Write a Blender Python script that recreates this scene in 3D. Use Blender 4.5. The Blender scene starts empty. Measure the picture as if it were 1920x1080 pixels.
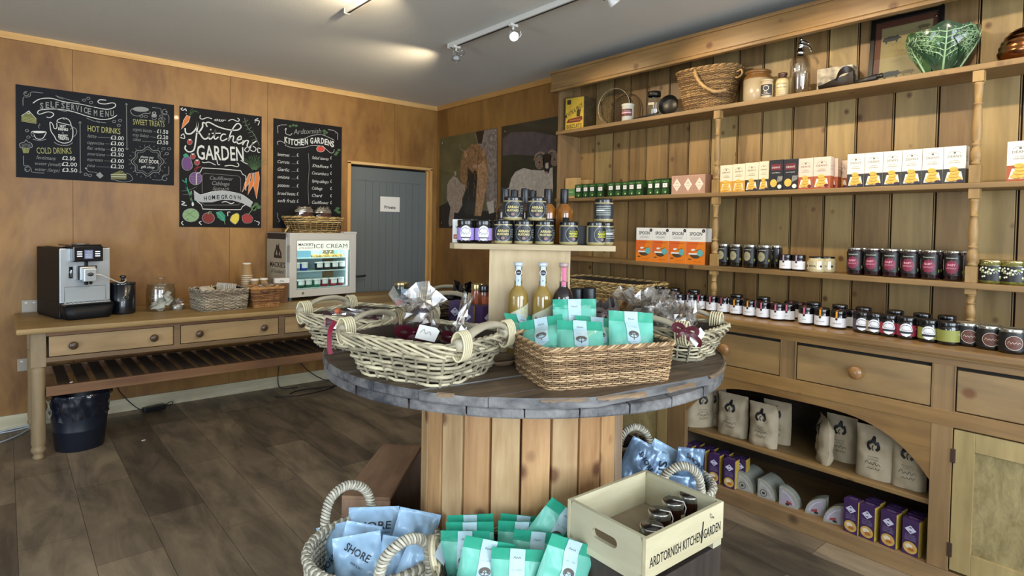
import bpy, bmesh, math, random
from mathutils import Vector, Matrix, noise
from math import sin, cos, pi, radians, sqrt, atan2, floor, hypot
random.seed(7)
scene = bpy.context.scene
COL = scene.collection

# ---------------------------------------------------------------- camera
FPX, CX, CY = 1113.1, 964.6, 459.3
YAW, PIT, ROL = radians(40.715), radians(1.564), radians(1.002)
CAM = Vector((-3.434, -5.255, 1.42))
_f = Vector((sin(YAW)*cos(PIT), cos(YAW)*cos(PIT), -sin(PIT)))
_r = _f.cross(Vector((0, 0, 1))).normalized()
_u = _r.cross(_f)
RT = _r*cos(ROL) + _u*sin(ROL)
UP = -_r*sin(ROL) + _u*cos(ROL)
cd = bpy.data.cameras.new('camera')
cam = bpy.data.objects.new('camera', cd)
COL.objects.link(cam)
cam.matrix_world = Matrix(((RT.x, UP.x, -_f.x, CAM.x), (RT.y, UP.y, -_f.y, CAM.y), (RT.z, UP.z, -_f.z, CAM.z), (0, 0, 0, 1)))
cd.sensor_width = 36.0
cd.lens = 36.0*FPX/1920
cd.shift_x = (960-CX)/1920
cd.shift_y = (CY-540)/1920
cd.clip_start = 0.05
scene.camera = cam

# ---------------------------------------------------------------- world, lights, exposure
w = bpy.data.worlds.new('world'); scene.world = w; w.use_nodes = True
bgn = w.node_tree.nodes['Background']
bgn.inputs[0].default_value = (0.62, 0.78, 1.0, 1); bgn.inputs[1].default_value = 0.4
vs = scene.view_settings
vs.view_transform = 'Standard'; vs.look = 'None'; vs.gamma = 1.0; vs.use_curve_mapping = False
vs.exposure = 0.0
def area(name, loc, target, sx, sy, power, color):
    l = bpy.data.lights.new(name, 'AREA'); l.shape = 'RECTANGLE'; l.size = sx; l.size_y = sy
    l.energy = power; l.color = color
    o = bpy.data.objects.new(name, l); COL.objects.link(o); o.location = loc
    o.rotation_euler = (Vector(target)-Vector(loc)).to_track_quat('-Z', 'Y').to_euler()
    return o
# daylight through the shop windows in the wall behind the camera and the glazed door at the left end
area('window_daylight', (-1.9, -7.35, 1.55), (-1.9, 0, 1.2), 2.6, 1.7, 140, (0.80, 0.90, 1.0))
area('window_daylight', (-4.9, -7.35, 1.55), (-4.4, 0, 1.1), 1.8, 1.7, 115, (0.78, 0.89, 1.0))
area('door_daylight', (-6.25, -3.6, 1.25), (-1.5, -2.6, 0.9), 1.6, 2.0, 72, (0.78, 0.89, 1.0))
SPOTS = []
def spot(name, loc, target, power, size=95, blend=0.55, color=(1.0, 0.81, 0.55), rad=0.02):
    l = bpy.data.lights.new(name, 'SPOT'); l.energy = power; l.color = color
    l.spot_size = radians(size); l.spot_blend = blend; l.shadow_soft_size = rad
    o = bpy.data.objects.new(name, l); COL.objects.link(o); o.location = loc
    o.rotation_euler = (Vector(target)-Vector(loc)).to_track_quat('-Z', 'Y').to_euler()
    return o
for y, tx, ty, tz, pw in ((-2.42, -0.15, -2.7, 1.7, 26), (-3.2, -0.1, -3.5, 1.75, 34), (-4.0, -0.1, -4.1, 1.75, 34), (-4.8, -0.1, -4.7, 1.75, 30)):
    spot('track_spot_light', (-1.0, y, 2.545), (tx, ty, tz), pw)
spot('track_spot_light', (-1.02, -1.80, 2.53), (-1.9, -0.0, 1.95), 40, 110, 0.8)
spot('track_spot_light', (-1.98, -2.6, 2.56), (-2.2, 0.0, 2.2), 45, 110, 0.8)
spot('track_spot_light', (-1.96, -2.30, 2.60), (-2.75, -1.1, 2.70), 9, 120, 0.9)
spot('track_spot_light', (-1.98, -3.6, 2.56), (-3.0, 0.0, 1.8), 40, 100, 0.8)
spot('track_spot_light', (-1.05, -3.5, 2.55), (-1.95, -3.55, 1.1), 26, 70, 0.8)

# ---------------------------------------------------------------- pixel -> point on a known plane
def ray(px, py):
    return RT*((px-CX)/FPX) - UP*((py-CY)/FPX) + _f
def at(px, py, x=None, y=None, z=None):
    d = ray(px, py)
    if x is not None: t = (x-CAM.x)/d.x
    elif y is not None: t = (y-CAM.y)/d.y
    else: t = (z-CAM.z)/d.z
    return CAM + d*t
def proj(p):
    v = Vector(p)-CAM
    return (CX+FPX*v.dot(RT)/v.dot(_f), CY-FPX*v.dot(UP)/v.dot(_f))

# ---------------------------------------------------------------- materials
MATS = {}
def _new(name):
    m = bpy.data.materials.new(name); m.use_nodes = True
    return m, m.node_tree.nodes, m.node_tree.links, m.node_tree.nodes['Principled BSDF']
def c4(c): return (c[0], c[1], c[2], 1.0)
def hx(h):
    r = [int(h[i:i+2], 16)/255 for i in (0, 2, 4)]
    return tuple(x/12.92 if x <= 0.04045 else ((x+0.055)/1.055)**2.4 for x in r)
def mat(name, color=(.5, .5, .5), rough=.5, metal=0, coat=0, emit=None, es=1.0, spec=.5, var=0.0, vs_=12, bump=0.0, bs=60, sheen=0):
    if name in MATS: return MATS[name]
    if isinstance(color, str): color = hx(color)
    m, n, l, b = _new(name)
    b.inputs['Base Color'].default_value = c4(color); b.inputs['Roughness'].default_value = rough
    b.inputs['Metallic'].default_value = metal; b.inputs['Coat Weight'].default_value = coat
    b.inputs['Specular IOR Level'].default_value = spec
    if coat: b.inputs['Coat Roughness'].default_value = .06
    if emit:
        b.inputs['Emission Color'].default_value = c4(emit); b.inputs['Emission Strength'].default_value = es
    if var or bump:
        tc = n.new('ShaderNodeTexCoord'); nz = n.new('ShaderNodeTexNoise')
        nz.inputs['Scale'].default_value = vs_; nz.inputs['Detail'].default_value = 5
        l.new(tc.outputs['Object'], nz.inputs['Vector'])
    if var:
        r = n.new('ShaderNodeValToRGB')
        r.color_ramp.elements[0].position = .3; r.color_ramp.elements[1].position = .7
        r.color_ramp.elements[0].color = c4([x*(1-var) for x in color]); r.color_ramp.elements[1].color = c4([min(1, x*(1+var)) for x in color])
        l.new(nz.outputs['Fac'], r.inputs[0]); l.new(r.outputs[0], b.inputs['Base Color'])
    if bump:
        nb = n.new('ShaderNodeTexNoise'); nb.inputs['Scale'].default_value = bs; nb.inputs['Detail'].default_value = 4
        l.new(tc.outputs['Object'], nb.inputs['Vector'])
        bp = n.new('ShaderNodeBump'); bp.inputs['Strength'].default_value = bump; bp.inputs['Distance'].default_value = .01
        l.new(nb.outputs['Fac'], bp.inputs['Height']); l.new(bp.outputs[0], b.inputs['Normal'])
    MATS[name] = m
    return m
def wood(name, dark, light, axis='z', grain=14, stretch=9, rough=.55, knots=0, knotcol=None, dist=2.0, blotch=.25, rings=True, knot_scale=5, coat=0, bump=.12):
    """procedural timber: grain lines along `axis` in object space, soft blotches, optional knots"""
    if name in MATS: return MATS[name]
    if isinstance(dark, str): dark = hx(dark)
    if isinstance(light, str): light = hx(light)
    m, n, l, b = _new(name)
    tc = n.new('ShaderNodeTexCoord'); mp = n.new('ShaderNodeMapping')
    s = [1, 1, 1]; s['xyz'.index(axis)] = 1.0/stretch
    mp.inputs['Scale'].default_value = s
    oi = n.new('ShaderNodeObjectInfo'); vm = n.new('ShaderNodeVectorMath'); vm.operation = 'MULTIPLY_ADD'; vm.inputs[1].default_value = (9.1, 7.3, 11.7)
    l.new(oi.outputs['Random'], vm.inputs[0]); l.new(tc.outputs['Object'], vm.inputs[2]); OC = vm.outputs[0]
    l.new(OC, mp.inputs['Vector'])
    n1 = n.new('ShaderNodeTexNoise'); n1.inputs['Scale'].default_value = grain; n1.inputs['Detail'].default_value = 6
    n1.inputs['Roughness'].default_value = .62; n1.inputs['Distortion'].default_value = dist*.25
    l.new(mp.outputs[0], n1.inputs['Vector'])
    n2 = n.new('ShaderNodeTexNoise'); n2.inputs['Scale'].default_value = grain*5; n2.inputs['Detail'].default_value = 3
    l.new(mp.outputs[0], n2.inputs['Vector'])
    n3 = n.new('ShaderNodeTexNoise'); n3.inputs['Scale'].default_value = 2.2; n3.inputs['Detail'].default_value = 4
    l.new(OC, n3.inputs['Vector'])
    a = n.new('ShaderNodeMath'); a.operation = 'MULTIPLY_ADD'; l.new(n2.outputs['Fac'], a.inputs[0]); a.inputs[1].default_value = .35
    l.new(n1.outputs['Fac'], a.inputs[2])
    a2 = n.new('ShaderNodeMath'); a2.operation = 'MULTIPLY_ADD'; l.new(n3.outputs['Fac'], a2.inputs[0]); a2.inputs[1].default_value = blotch*2
    l.new(a.outputs[0], a2.inputs[2])
    mr = n.new('ShaderNodeMapRange'); mr.inputs['From Min'].default_value = .45+blotch*.9; mr.inputs['From Max'].default_value = .9+blotch*1.1
    l.new(a2.outputs[0], mr.inputs['Value'])
    mx = n.new('ShaderNodeMix'); mx.data_type = 'RGBA'
    mx.inputs['A'].default_value = c4(dark); mx.inputs['B'].default_value = c4(light)
    l.new(mr.outputs[0], mx.inputs['Factor'])
    out = mx.outputs['Result']
    if knots:
        v = n.new('ShaderNodeTexVoronoi'); v.inputs['Scale'].default_value = knot_scale; v.inputs['Randomness'].default_value = 1.0
        mk = n.new('ShaderNodeMapping'); ks = [1, 1, 1]; ks['xyz'.index(axis)] = .85; mk.inputs['Scale'].default_value = ks
        l.new(OC, mk.inputs['Vector']); l.new(mk.outputs[0], v.inputs['Vector'])
        k = n.new('ShaderNodeMapRange'); k.inputs['From Min'].default_value = knots*.45; k.inputs['From Max'].default_value = knots
        k.inputs['To Min'].default_value = .85; k.inputs['To Max'].default_value = 0
        l.new(v.outputs['Distance'], k.inputs['Value'])
        m2 = n.new('ShaderNodeMix'); m2.data_type = 'RGBA'
        l.new(k.outputs[0], m2.inputs['Factor']); l.new(out, m2.inputs['A']); m2.inputs['B'].default_value = c4(knotcol or [x*.35 for x in dark])
        out = m2.outputs['Result']
    l.new(out, b.inputs['Base Color']); b.inputs['Roughness'].default_value = rough
    b.inputs['Coat Weight'].default_value = coat
    if bump:
        bp = n.new('ShaderNodeBump'); bp.inputs['Strength'].default_value = bump; bp.inputs['Distance'].default_value = .004
        l.new(a.outputs[0], bp.inputs['Height']); l.new(bp.outputs[0], b.inputs['Normal'])
    MATS[name] = m
    return m
def glass(name, color=(1, 1, 1), tr=.85, rough=.03):
    """thin clear glass or film: mostly see-through with a sharp reflection"""
    if name in MATS: return MATS[name]
    m, n, l, b = _new(name)
    out = n['Material Output']; t = n.new('ShaderNodeBsdfTransparent'); t.inputs[0].default_value = c4(color)
    g = n.new('ShaderNodeBsdfGlossy'); g.inputs['Roughness'].default_value = rough
    mx = n.new('ShaderNodeMixShader'); lw_ = n.new('ShaderNodeLayerWeight'); lw_.inputs[0].default_value = .5
    pw = n.new('ShaderNodeMath'); pw.operation = 'POWER'; pw.inputs[1].default_value = 3.0; l.new(lw_.outputs['Facing'], pw.inputs[0])
    ad = n.new('ShaderNodeMath'); ad.operation = 'MULTIPLY_ADD'; ad.inputs[1].default_value = .45; ad.inputs[2].default_value = (1-tr)*.6; ad.use_clamp = True
    l.new(pw.outputs[0], ad.inputs[0]); l.new(ad.outputs[0], mx.inputs[0]); l.new(t.outputs[0], mx.inputs[1]); l.new(g.outputs[0], mx.inputs[2])
    l.new(mx.outputs[0], out.inputs['Surface'])
    MATS[name] = m
    return m

# ---------------------------------------------------------------- mesh builder
_TXT = {}
def glyphs(s, bold=0.0, shear=0.0):
    k = (s, bold, shear)
    if k in _TXT: return _TXT[k]
    c = bpy.data.curves.new('t', 'FONT'); c.body = s; c.size = 1.0; c.align_x = 'LEFT'; c.resolution_u = 2
    c.offset = bold; c.shear = shear; c.fill_mode = 'FRONT'
    o = bpy.data.objects.new('t', c)
    me = o.to_mesh()
    vs_ = [(v.co.x, v.co.y) for v in me.vertices]; fs = [tuple(p.vertices) for p in me.polygons]
    o.to_mesh_clear(); bpy.data.objects.remove(o); bpy.data.curves.remove(c)
    xs = [v[0] for v in vs_] or [0]
    x0, x1 = min(xs), max(xs)
    vs_ = [(v[0]-x0, v[1]) for v in vs_]
    _TXT[k] = (vs_, fs, x1-x0)
    return _TXT[k]
def cr(pts, n=6, closed=False):
    """Catmull-Rom through the points"""
    P = [Vector(p) for p in pts]; out = []; N = len(P)
    rng = range(N) if closed else range(N-1)
    for i in rng:
        if closed: a, b, c, d = P[i-1], P[i], P[(i+1) % N], P[(i+2) % N]
        else: a, b, c, d = P[max(i-1, 0)], P[i], P[i+1], P[min(i+2, N-1)]
        for k in range(n):
            t = k/n
            out.append(.5*((2*b)+(c-a)*t+(2*a-5*b+4*c-d)*t*t+(3*b-a-3*c+d)*t**3))
    if not closed: out.append(P[-1])
    return out
def arc(cx, cy, rx, ry, a0=0, a1=360, n=16):
    return [(cx+rx*cos(radians(a0+(a1-a0)*i/n)), cy+ry*sin(radians(a0+(a1-a0)*i/n))) for i in range(n+1)]
class Fr:
    """flat decal frame: (u,v) -> o + u*x + v*y, lifted by n*k"""
    def __init__(s, o, x=(1, 0, 0), y=(0, 0, 1), n=(0, -1, 0)):
        s.o = Vector(o); s.x = Vector(x).normalized(); s.y = Vector(y).normalized(); s.n = Vector(n).normalized()
    def __call__(s, u, v, k=0): return s.o+s.x*u+s.y*v+s.n*k
class Cyl:
    """label wrapped on an upright cylinder; u is arc length measured from angle a0 (facing direction)"""
    def __init__(s, r, z0=0, a0=-pi/2, c=(0, 0)):
        s.r = r; s.z = z0; s.a = a0; s.c = c
    def __call__(s, u, v, k=0):
        a = s.a+u/s.r; R = s.r+k
        return Vector((s.c[0]+R*cos(a), s.c[1]+R*sin(a), s.z+v))
class MB:
    def __init__(s): s.v = []; s.f = []; s.mi = []; s.sm = []; s.mats = []
    def mat(s, m):
        if m not in s.mats: s.mats.append(m)
        return s.mats.index(m)
    def add(s, vs_, fs, m, smooth=False, M=None):
        b = len(s.v); i = s.mat(m)
        if M is not None: vs_ = [M @ Vector(v) for v in vs_]
        s.v.extend(tuple(v) for v in vs_)
        for f in fs:
            s.f.append(tuple(b+q for q in f)); s.mi.append(i); s.sm.append(smooth)
        return s
    def box(s, c, size, m, M=None, bev=0, rz=0):
        sx, sy, sz = size[0]/2, size[1]/2, size[2]/2
        T = Matrix.Translation(c) @ Matrix.Rotation(rz, 4, 'Z')
        if M is not None: T = M @ T
        if bev:
            bm = bmesh.new(); bmesh.ops.create_cube(bm, size=1)
            for v in bm.verts: v.co = Vector((v.co.x*2*sx, v.co.y*2*sy, v.co.z*2*sz))
            bmesh.ops.bevel(bm, geom=bm.edges[:], offset=bev, segments=2, affect='EDGES', profile=.6)
            bm.verts.index_update()
            s.add([v.co.copy() for v in bm.verts], [tuple(v.index for v in f.verts) for f in bm.faces], m, False, T); bm.free()
            return s
        V = [(x*sx, y*sy, z*sz) for x in (-1, 1) for y in (-1, 1) for z in (-1, 1)]
        F = [(0, 1, 3, 2), (4, 6, 7, 5), (0, 4, 5, 1), (2, 3, 7, 6), (0, 2, 6, 4), (1, 5, 7, 3)]
        return s.add(V, F, m, False, T)
    def b2(s, x0, x1, y0, y1, z0, z1, m, bev=0, M=None):
        return s.box(((x0+x1)/2, (y0+y1)/2, (z0+z1)/2), (abs(x1-x0), abs(y1-y0), abs(z1-z0)), m, M, bev)
    def lathe(s, prof, m, c=(0, 0, 0), seg=24, smooth=True, M=None, sq=None):
        """prof: list of (r,z); ends with r=0 close the shape. sq: superellipse exponent for squarish section"""
        V = []; F = []; T = Matrix.Translation(c)
        if M is not None: T = M @ T
        for r, z in prof:
            for k in range(seg):
                a = 2*pi*k/seg; ca, sa = cos(a), sin(a)
                if sq:
                    q = (abs(ca)**sq+abs(sa)**sq)**(-1/sq); ca *= q; sa *= q
                V.append((r*ca, r*sa, z))
        for i in range(len(prof)-1):
            for k in range(seg):
                k2 = (k+1) % seg
                F.append((i*seg+k, i*seg+k2, (i+1)*seg+k2, (i+1)*seg+k))
        return s.add(V, F, m, smooth, T)
    def tube(s, pts, r, m, seg=6, closed=False, smooth=True, M=None, flat=1.0, caps=True):
        P = [Vector(p) for p in pts]; N = len(P)
        if N < 2: return s
        R = r if isinstance(r, (list, tuple)) else [r]*N
        V = []; F = []
        prev = None
        for i in range(N):
            if closed: t = P[(i+1) % N]-P[i-1]
            else: t = P[min(i+1, N-1)]-P[max(i-1, 0)]
            if t.length < 1e-9: t = Vector((0, 0, 1))
            t.normalize()
            if prev is None:
                a = Vector((0, 0, 1)) if abs(t.z) < .9 else Vector((1, 0, 0))
                u = t.cross(a).normalized()
            else:
                u = prev-t*prev.dot(t)
                if u.length < 1e-6: u = t.cross(Vector((0, 0, 1)))
                u.normalize()
            prev = u; w_ = t.cross(u)
            for k in range(seg):
                a = 2*pi*k/seg
                V.append(P[i]+u*(R[i]*cos(a))+w_*(R[i]*flat*sin(a)))
        for i in range(N if closed else N-1):
            j = (i+1) % N
            for k in range(seg):
                k2 = (k+1) % seg
                F.append((i*seg+k, i*seg+k2, j*seg+k2, j*seg+k))
        if not closed and caps:
            F.append(tuple(range(seg-1, -1, -1))); F.append(tuple((N-1)*seg+k for k in range(seg)))
        return s.add(V, F, m, smooth, M)
    def prism(s, poly, depth, m, fr, k0=0.0, smooth=False):
        """2D polygon in frame fr extruded along its normal from k0 to k0+depth"""
        n = len(poly)
        V = [fr(u, v, k0) for u, v in poly]+[fr(u, v, k0+depth) for u, v in poly]
        F = [tuple(range(n))[::-1], tuple(range(n, 2*n))]+[(i, (i+1) % n, n+(i+1) % n, n+i) for i in range(n)]
        return s.add(V, F, m, smooth)
    def poly(s, pts, m, fr, k=.0004):
        if isinstance(fr, Cyl) and len(pts) > 3:   # wrap round the cylinder in upright strips
            us = [p[0] for p in pts]; u0, u1 = min(us), max(us); n = 12; V = []
            for i in range(n+1):
                u = u0+(u1-u0)*(i/n*.998+.001); vs_ = []
                for j in range(len(pts)):
                    a, b = pts[j-1], pts[j]
                    if (a[0]-u)*(b[0]-u) <= 0 and a[0] != b[0]: vs_.append(a[1]+(b[1]-a[1])*(u-a[0])/(b[0]-a[0]))
                vs_ = vs_ or [0, 0]; V += [fr(u, min(vs_), k), fr(u, max(vs_), k)]
            return s.add(V, [(2*i, 2*i+2, 2*i+3, 2*i+1) for i in range(n)], m)
        return s.add([fr(p[0], p[1], k) for p in pts], [tuple(range(len(pts)))], m)
    def rect(s, u0, v0, u1, v1, m, fr, k=.0004, nu=1, nv=1, smooth=False):
        if nu == 1 and not isinstance(fr, Fr): nu = 6
        V = [fr(u0+(u1-u0)*i/nu, v0+(v1-v0)*j/nv, k) for j in range(nv+1) for i in range(nu+1)]
        F = [(j*(nu+1)+i, j*(nu+1)+i+1, (j+1)*(nu+1)+i+1, (j+1)*(nu+1)+i) for j in range(nv) for i in range(nu)]
        return s.add(V, F, m, smooth)
    def disc(s, u, v, r, m, fr, k=.0006, n=18, ry=None, a=0):
        ry = ry or r
        if isinstance(fr, Cyl):
            q = 10; V = []
            for i in range(q+1): t = -1+2*i/q; hgt = ry*sqrt(max(0, 1-t*t)); V += [fr(u+r*t, v-hgt, k), fr(u+r*t, v+hgt, k)]
            return s.add(V, [(2*i, 2*i+2, 2*i+3, 2*i+1) for i in range(q)], m)
        return s.poly([(u+r*cos(t)*cos(a)-ry*sin(t)*sin(a), v+r*cos(t)*sin(a)+ry*sin(t)*cos(a)) for t in [2*pi*i/n for i in range(n)]], m, fr, k)
    def stroke(s, pts, wd, m, fr, k=.0006, closed=False):
        P = [Vector((p[0], p[1])) for p in pts]; N = len(P); V = []; F = []
        if N < 2: return s
        for i in range(N):
            if closed: t = P[(i+1) % N]-P[i-1]
            else: t = P[min(i+1, N-1)]-P[max(i-1, 0)]
            if t.length < 1e-9: t = Vector((1, 0))
            t.normalize(); q = Vector((-t.y, t.x))*wd/2
            V.append(fr(P[i].x+q.x, P[i].y+q.y, k)); V.append(fr(P[i].x-q.x, P[i].y-q.y, k))
        for i in range(N if closed else N-1):
            j = (i+1) % N
            F.append((2*i, 2*i+1, 2*j+1, 2*j))
        return s.add(V, F, m)
    def text(s, t, u, v, size, m, fr, k=.0006, align='c', bold=0.0, shear=0.0, rot=0, width=None, curve=None):
        """text with baseline at (u,v); width squeezes it to a given length"""
        g, f, wd = glyphs(t, bold, shear)
        if not g: return s
        sx = size if width is None else width/max(wd, 1e-6)
        W = wd*sx; off = {'c': -W/2, 'l': 0, 'r': -W}[align]
        ca, sa = cos(rot), sin(rot); V = []
        for x, y in g:
            X = x*sx+off; Y = y*size
            if curve: Y += curve(X)
            V.append(fr(u+X*ca-Y*sa, v+X*sa+Y*ca, k))
        return s.add(V, f, m)
    def scribble(s, u, v, wd, h, m, fr, k=.0006, seed=0, lw=.0012):
        """an unreadable line of small handwriting or print"""
        rd = random.Random(seed); n = max(4, int(wd/h*2.2)); pts = []
        for i in range(n+1):
            pts.append((u+wd*i/n, v+(h if i % 2 else 0)*rd.uniform(.45, 1)))
        return s.stroke(cr(pts, 3), lw, m, fr, k)
    def build(s, name, parent=None, loc=None, rot=None):
        me = bpy.data.meshes.new(name)
        me.from_pydata([tuple(v) for v in s.v], [], s.f)
        for m in s.mats: me.materials.append(m)
        me.polygons.foreach_set('material_index', s.mi)
        me.polygons.foreach_set('use_smooth', s.sm)
        me.update()
        o = bpy.data.objects.new(name, me); COL.objects.link(o)
        if parent is not None: o.parent = parent
        if loc is not None: o.location = loc
        if rot is not None: o.rotation_euler = rot
        return o
def tag(o, label=None, cat=None, group=None, kind=None):
    if label: o['label'] = label
    if cat: o['category'] = cat
    if group: o['group'] = group
    if kind: o['kind'] = kind
    return o
def thing(name, label, cat, loc=(0, 0, 0), rz=0, group=None, rot=None):
    o = bpy.data.objects.new(name, None); COL.objects.link(o); o.empty_display_size = .05
    o.location = loc; o.rotation_euler = rot if rot is not None else (0, 0, rz)
    return tag(o, label, cat, group)
def struct(o): return tag(o, kind='structure')
KIDS = {}
def dup(root, loc, rz=0, label=None, group=None, rot=None):
    def cp(o, par):
        c = o.copy(); COL.objects.link(c); c.parent = par
        for ch in [x for x in o.children]: cp(ch, c)
        return c
    c = root.copy(); COL.objects.link(c); c.location = loc; c.rotation_euler = rot if rot is not None else (0, 0, rz)
    for ch in list(root.children): cp(ch, c)
    if label: c['label'] = label
    if group: c['group'] = group
    return c
ORD = ['first', 'second', 'third', 'fourth', 'fifth', 'sixth', 'seventh', 'eighth', 'ninth', 'tenth', 'eleventh', 'twelfth', 'thirteenth', 'fourteenth', 'fifteenth', 'sixteenth', 'seventeenth', 'eighteenth']
def row(make, spots, tmpl, group):
    """first spot takes the made thing, the rest copies; tmpl has one {} for the ordinal"""
    base = None; out = []
    for i, (p, rz) in enumerate(spots):
        lab = tmpl.format(ORD[i]) if '{}' in tmpl else tmpl
        if base is None:
            base = make(); base.location = p; base.rotation_euler = (0, 0, rz); base['label'] = lab; base['group'] = group; out.append(base)
        else: out.append(dup(base, p, rz, lab, group))
    return out
# ================================================================ THE ROOM
ZC = 2.673
ply = wood('birch_plywood', '724a1f', 'a0763a', axis='z', grain=3.2, stretch=3.0, rough=.5, dist=5, blotch=.35, coat=.04, bump=.03)
plyR = wood('birch_plywood_side', '6f481e', '9b7034', axis='z', grain=3.0, stretch=3.5, rough=.4, dist=5, blotch=.3, coat=.1, bump=.03)
trimw = wood('pine_trim', 'c09455', 'e0bb7e', axis='x', grain=10, stretch=14, rough=.5)
trimwy = wood('pine_trim_y', 'a8773a', 'cc9c5a', axis='y', grain=10, stretch=14, rough=.5)
basew = wood('pale_skirting', 'b3a98a', 'd9d0b2', axis='x', grain=8, stretch=12, rough=.55)
seam = mat('panel_seam', '4a3018', .9)
ceilm = mat('ceiling_paint', 'd2d1ca', .92, bump=.25, bs=180)
whitew = mat('white_wall', 'cfcbc2', .9)
black = mat('black_plastic', '14171c', .42)
# floor of printed vinyl planks
def floor_mat():
    m, n, l, b = _new('vinyl_plank_floor')
    tc = n.new('ShaderNodeTexCoord'); sp = n.new('ShaderNodeSeparateXYZ'); cb = n.new('ShaderNodeCombineXYZ')
    l.new(tc.outputs['Object'], sp.inputs[0])
    ax = n.new('ShaderNodeMath'); ax.operation = 'ADD'; ax.inputs[1].default_value = 8.012; l.new(sp.outputs[0], ax.inputs[0])
    ay = n.new('ShaderNodeMath'); ay.operation = 'ADD'; ay.inputs[1].default_value = 12.10; l.new(sp.outputs[1], ay.inputs[0])
    l.new(ay.outputs[0], cb.inputs[0]); l.new(ax.outputs[0], cb.inputs[1])
    br = n.new('ShaderNodeTexBrick'); br.inputs['Scale'].default_value = 1; br.inputs['Brick Width'].default_value = .92; br.inputs['Row Height'].default_value = .243
    br.inputs['Mortar Size'].default_value = .0012; br.offset = .37; br.offset_frequency = 2; br.inputs['Mortar Smooth'].default_value = .2
    br.inputs['Color1'].default_value = c4(hx('6b5e4e')); br.inputs['Color2'].default_value = c4(hx('a08f77')); br.inputs['Mortar'].default_value = c4(hx('3a322a'))
    br.inputs['Bias'].default_value = -.1
    l.new(cb.outputs[0], br.inputs['Vector'])
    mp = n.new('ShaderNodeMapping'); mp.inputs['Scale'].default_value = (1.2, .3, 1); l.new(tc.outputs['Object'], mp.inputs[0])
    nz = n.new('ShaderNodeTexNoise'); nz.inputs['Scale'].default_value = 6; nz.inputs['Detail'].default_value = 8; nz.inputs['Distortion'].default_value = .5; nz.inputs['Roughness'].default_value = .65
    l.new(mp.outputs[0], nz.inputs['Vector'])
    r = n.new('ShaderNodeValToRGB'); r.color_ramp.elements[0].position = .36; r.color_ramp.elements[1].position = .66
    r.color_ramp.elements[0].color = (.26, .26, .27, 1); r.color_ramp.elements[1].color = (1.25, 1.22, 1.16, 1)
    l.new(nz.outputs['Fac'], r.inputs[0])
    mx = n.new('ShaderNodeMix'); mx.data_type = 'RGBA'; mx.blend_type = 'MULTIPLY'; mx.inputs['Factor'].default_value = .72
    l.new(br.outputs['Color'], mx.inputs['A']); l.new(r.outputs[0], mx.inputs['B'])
    l.new(mx.outputs['Result'], b.inputs['Base Color']); b.inputs['Roughness'].default_value = .48
    nb = n.new('ShaderNodeBump'); nb.inputs['Strength'].default_value = .15; nb.inputs['Distance'].default_value = .003
    l.new(nz.outputs['Fac'], nb.inputs['Height']); l.new(nb.outputs[0], b.inputs['Normal'])
    MATS['floor'] = m
    return m
XW, YW = -6.45, -7.6
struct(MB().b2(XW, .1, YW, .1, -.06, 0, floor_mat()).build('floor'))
struct(MB().b2(XW, .1, YW, .1, ZC, ZC+.06, ceilm).build('ceiling'))
m = MB().b2(XW, -.965, 0, .08, 0, ZC, ply).b2(-.965, -.085, 0, .08, 2.012, ZC, ply).b2(-.085, .08, 0, .08, 0, ZC, ply)
for x in (-3.06, -2.02, -1.72, -.5, -4.28):
    m.b2(x-.0012, x+.0012, -.0006, 0, .1 if x < -1 else 2.02, ZC-.04, seam)
struct(m.build('wall_left'))
m = MB().b2(0, .08, YW, 0, 0, ZC, plyR)
struct(m.build('wall_right'))
# the two sides behind the camera, with their windows and glazed door
m = MB().b2(XW, 0, YW-.08, YW, 0, .7, whitew).b2(XW, 0, YW-.08, YW, 2.4, ZC, whitew)
for a, b_ in ((XW, -5.8), (-4.0, -3.2), (-.6, 0)): m.b2(a, b_, YW-.08, YW, .7, 2.4, whitew)
struct(m.build('wall_front'))
m = MB().b2(XW-.08, XW, YW, -4.4, 0, ZC, whitew).b2(XW-.08, XW, -2.8, 0, 0, ZC, whitew).b2(XW-.08, XW, -4.4, -2.8, 2.25, ZC, whitew)
struct(m.build('wall_side'))
clear = glass('window_glass', tr=.95)
def window(name, x0, x1):
    f = mat('white_window_frame', 'd8d8d4', .5); m = MB()
    for a, b_ in ((x0, x0+.06), (x1-.06, x1), ((x0+x1)/2-.03, (x0+x1)/2+.03)): m.b2(a, b_, YW-.06, YW, .7, 2.4, f)
    m.b2(x0, x1, YW-.06, YW, .7, .76, f).b2(x0, x1, YW-.06, YW, 2.34, 2.4, f).b2(x0, x1, YW-.032, YW-.028, .76, 2.34, clear)
    struct(m.build(name))
window('window_1', -3.2, -.6); window('window_2', -5.8, -4.0)
m = MB(); f = mat('white_window_frame')
for a, b_ in ((-4.4, -4.32), (-2.88, -2.8), (-3.63, -3.57)): m.b2(XW-.06, XW, a, b_, 0, 2.25, f)
m.b2(XW-.06, XW, -4.32, -2.88, 2.17, 2.25, f).b2(XW-.06, XW, -4.32, -2.88, 0, .12, f).b2(XW-.035, XW-.03, -4.32, -2.88, .12, 2.17, clear)
struct(m.build('door_2'))
# ceiling trim and skirting
struct(MB().b2(XW, 0, -.018, 0, ZC-.046, ZC, trimw, bev=.003).build('trim_1'))
struct(MB().b2(-.018, 0, -2.0, -.018, ZC-.046, ZC, trimwy, bev=.003).build('trim_2'))
struct(MB().b2(XW, -1.02, -.02, 0, 0, .096, basew, bev=.002).b2(-.03, 0, -.02, 0, 0, .096, basew).build('baseboard_left'))
struct(MB().b2(-.02, 0, -2.0, -.02, 0, .096, basew).build('baseboard_right'))
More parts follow.
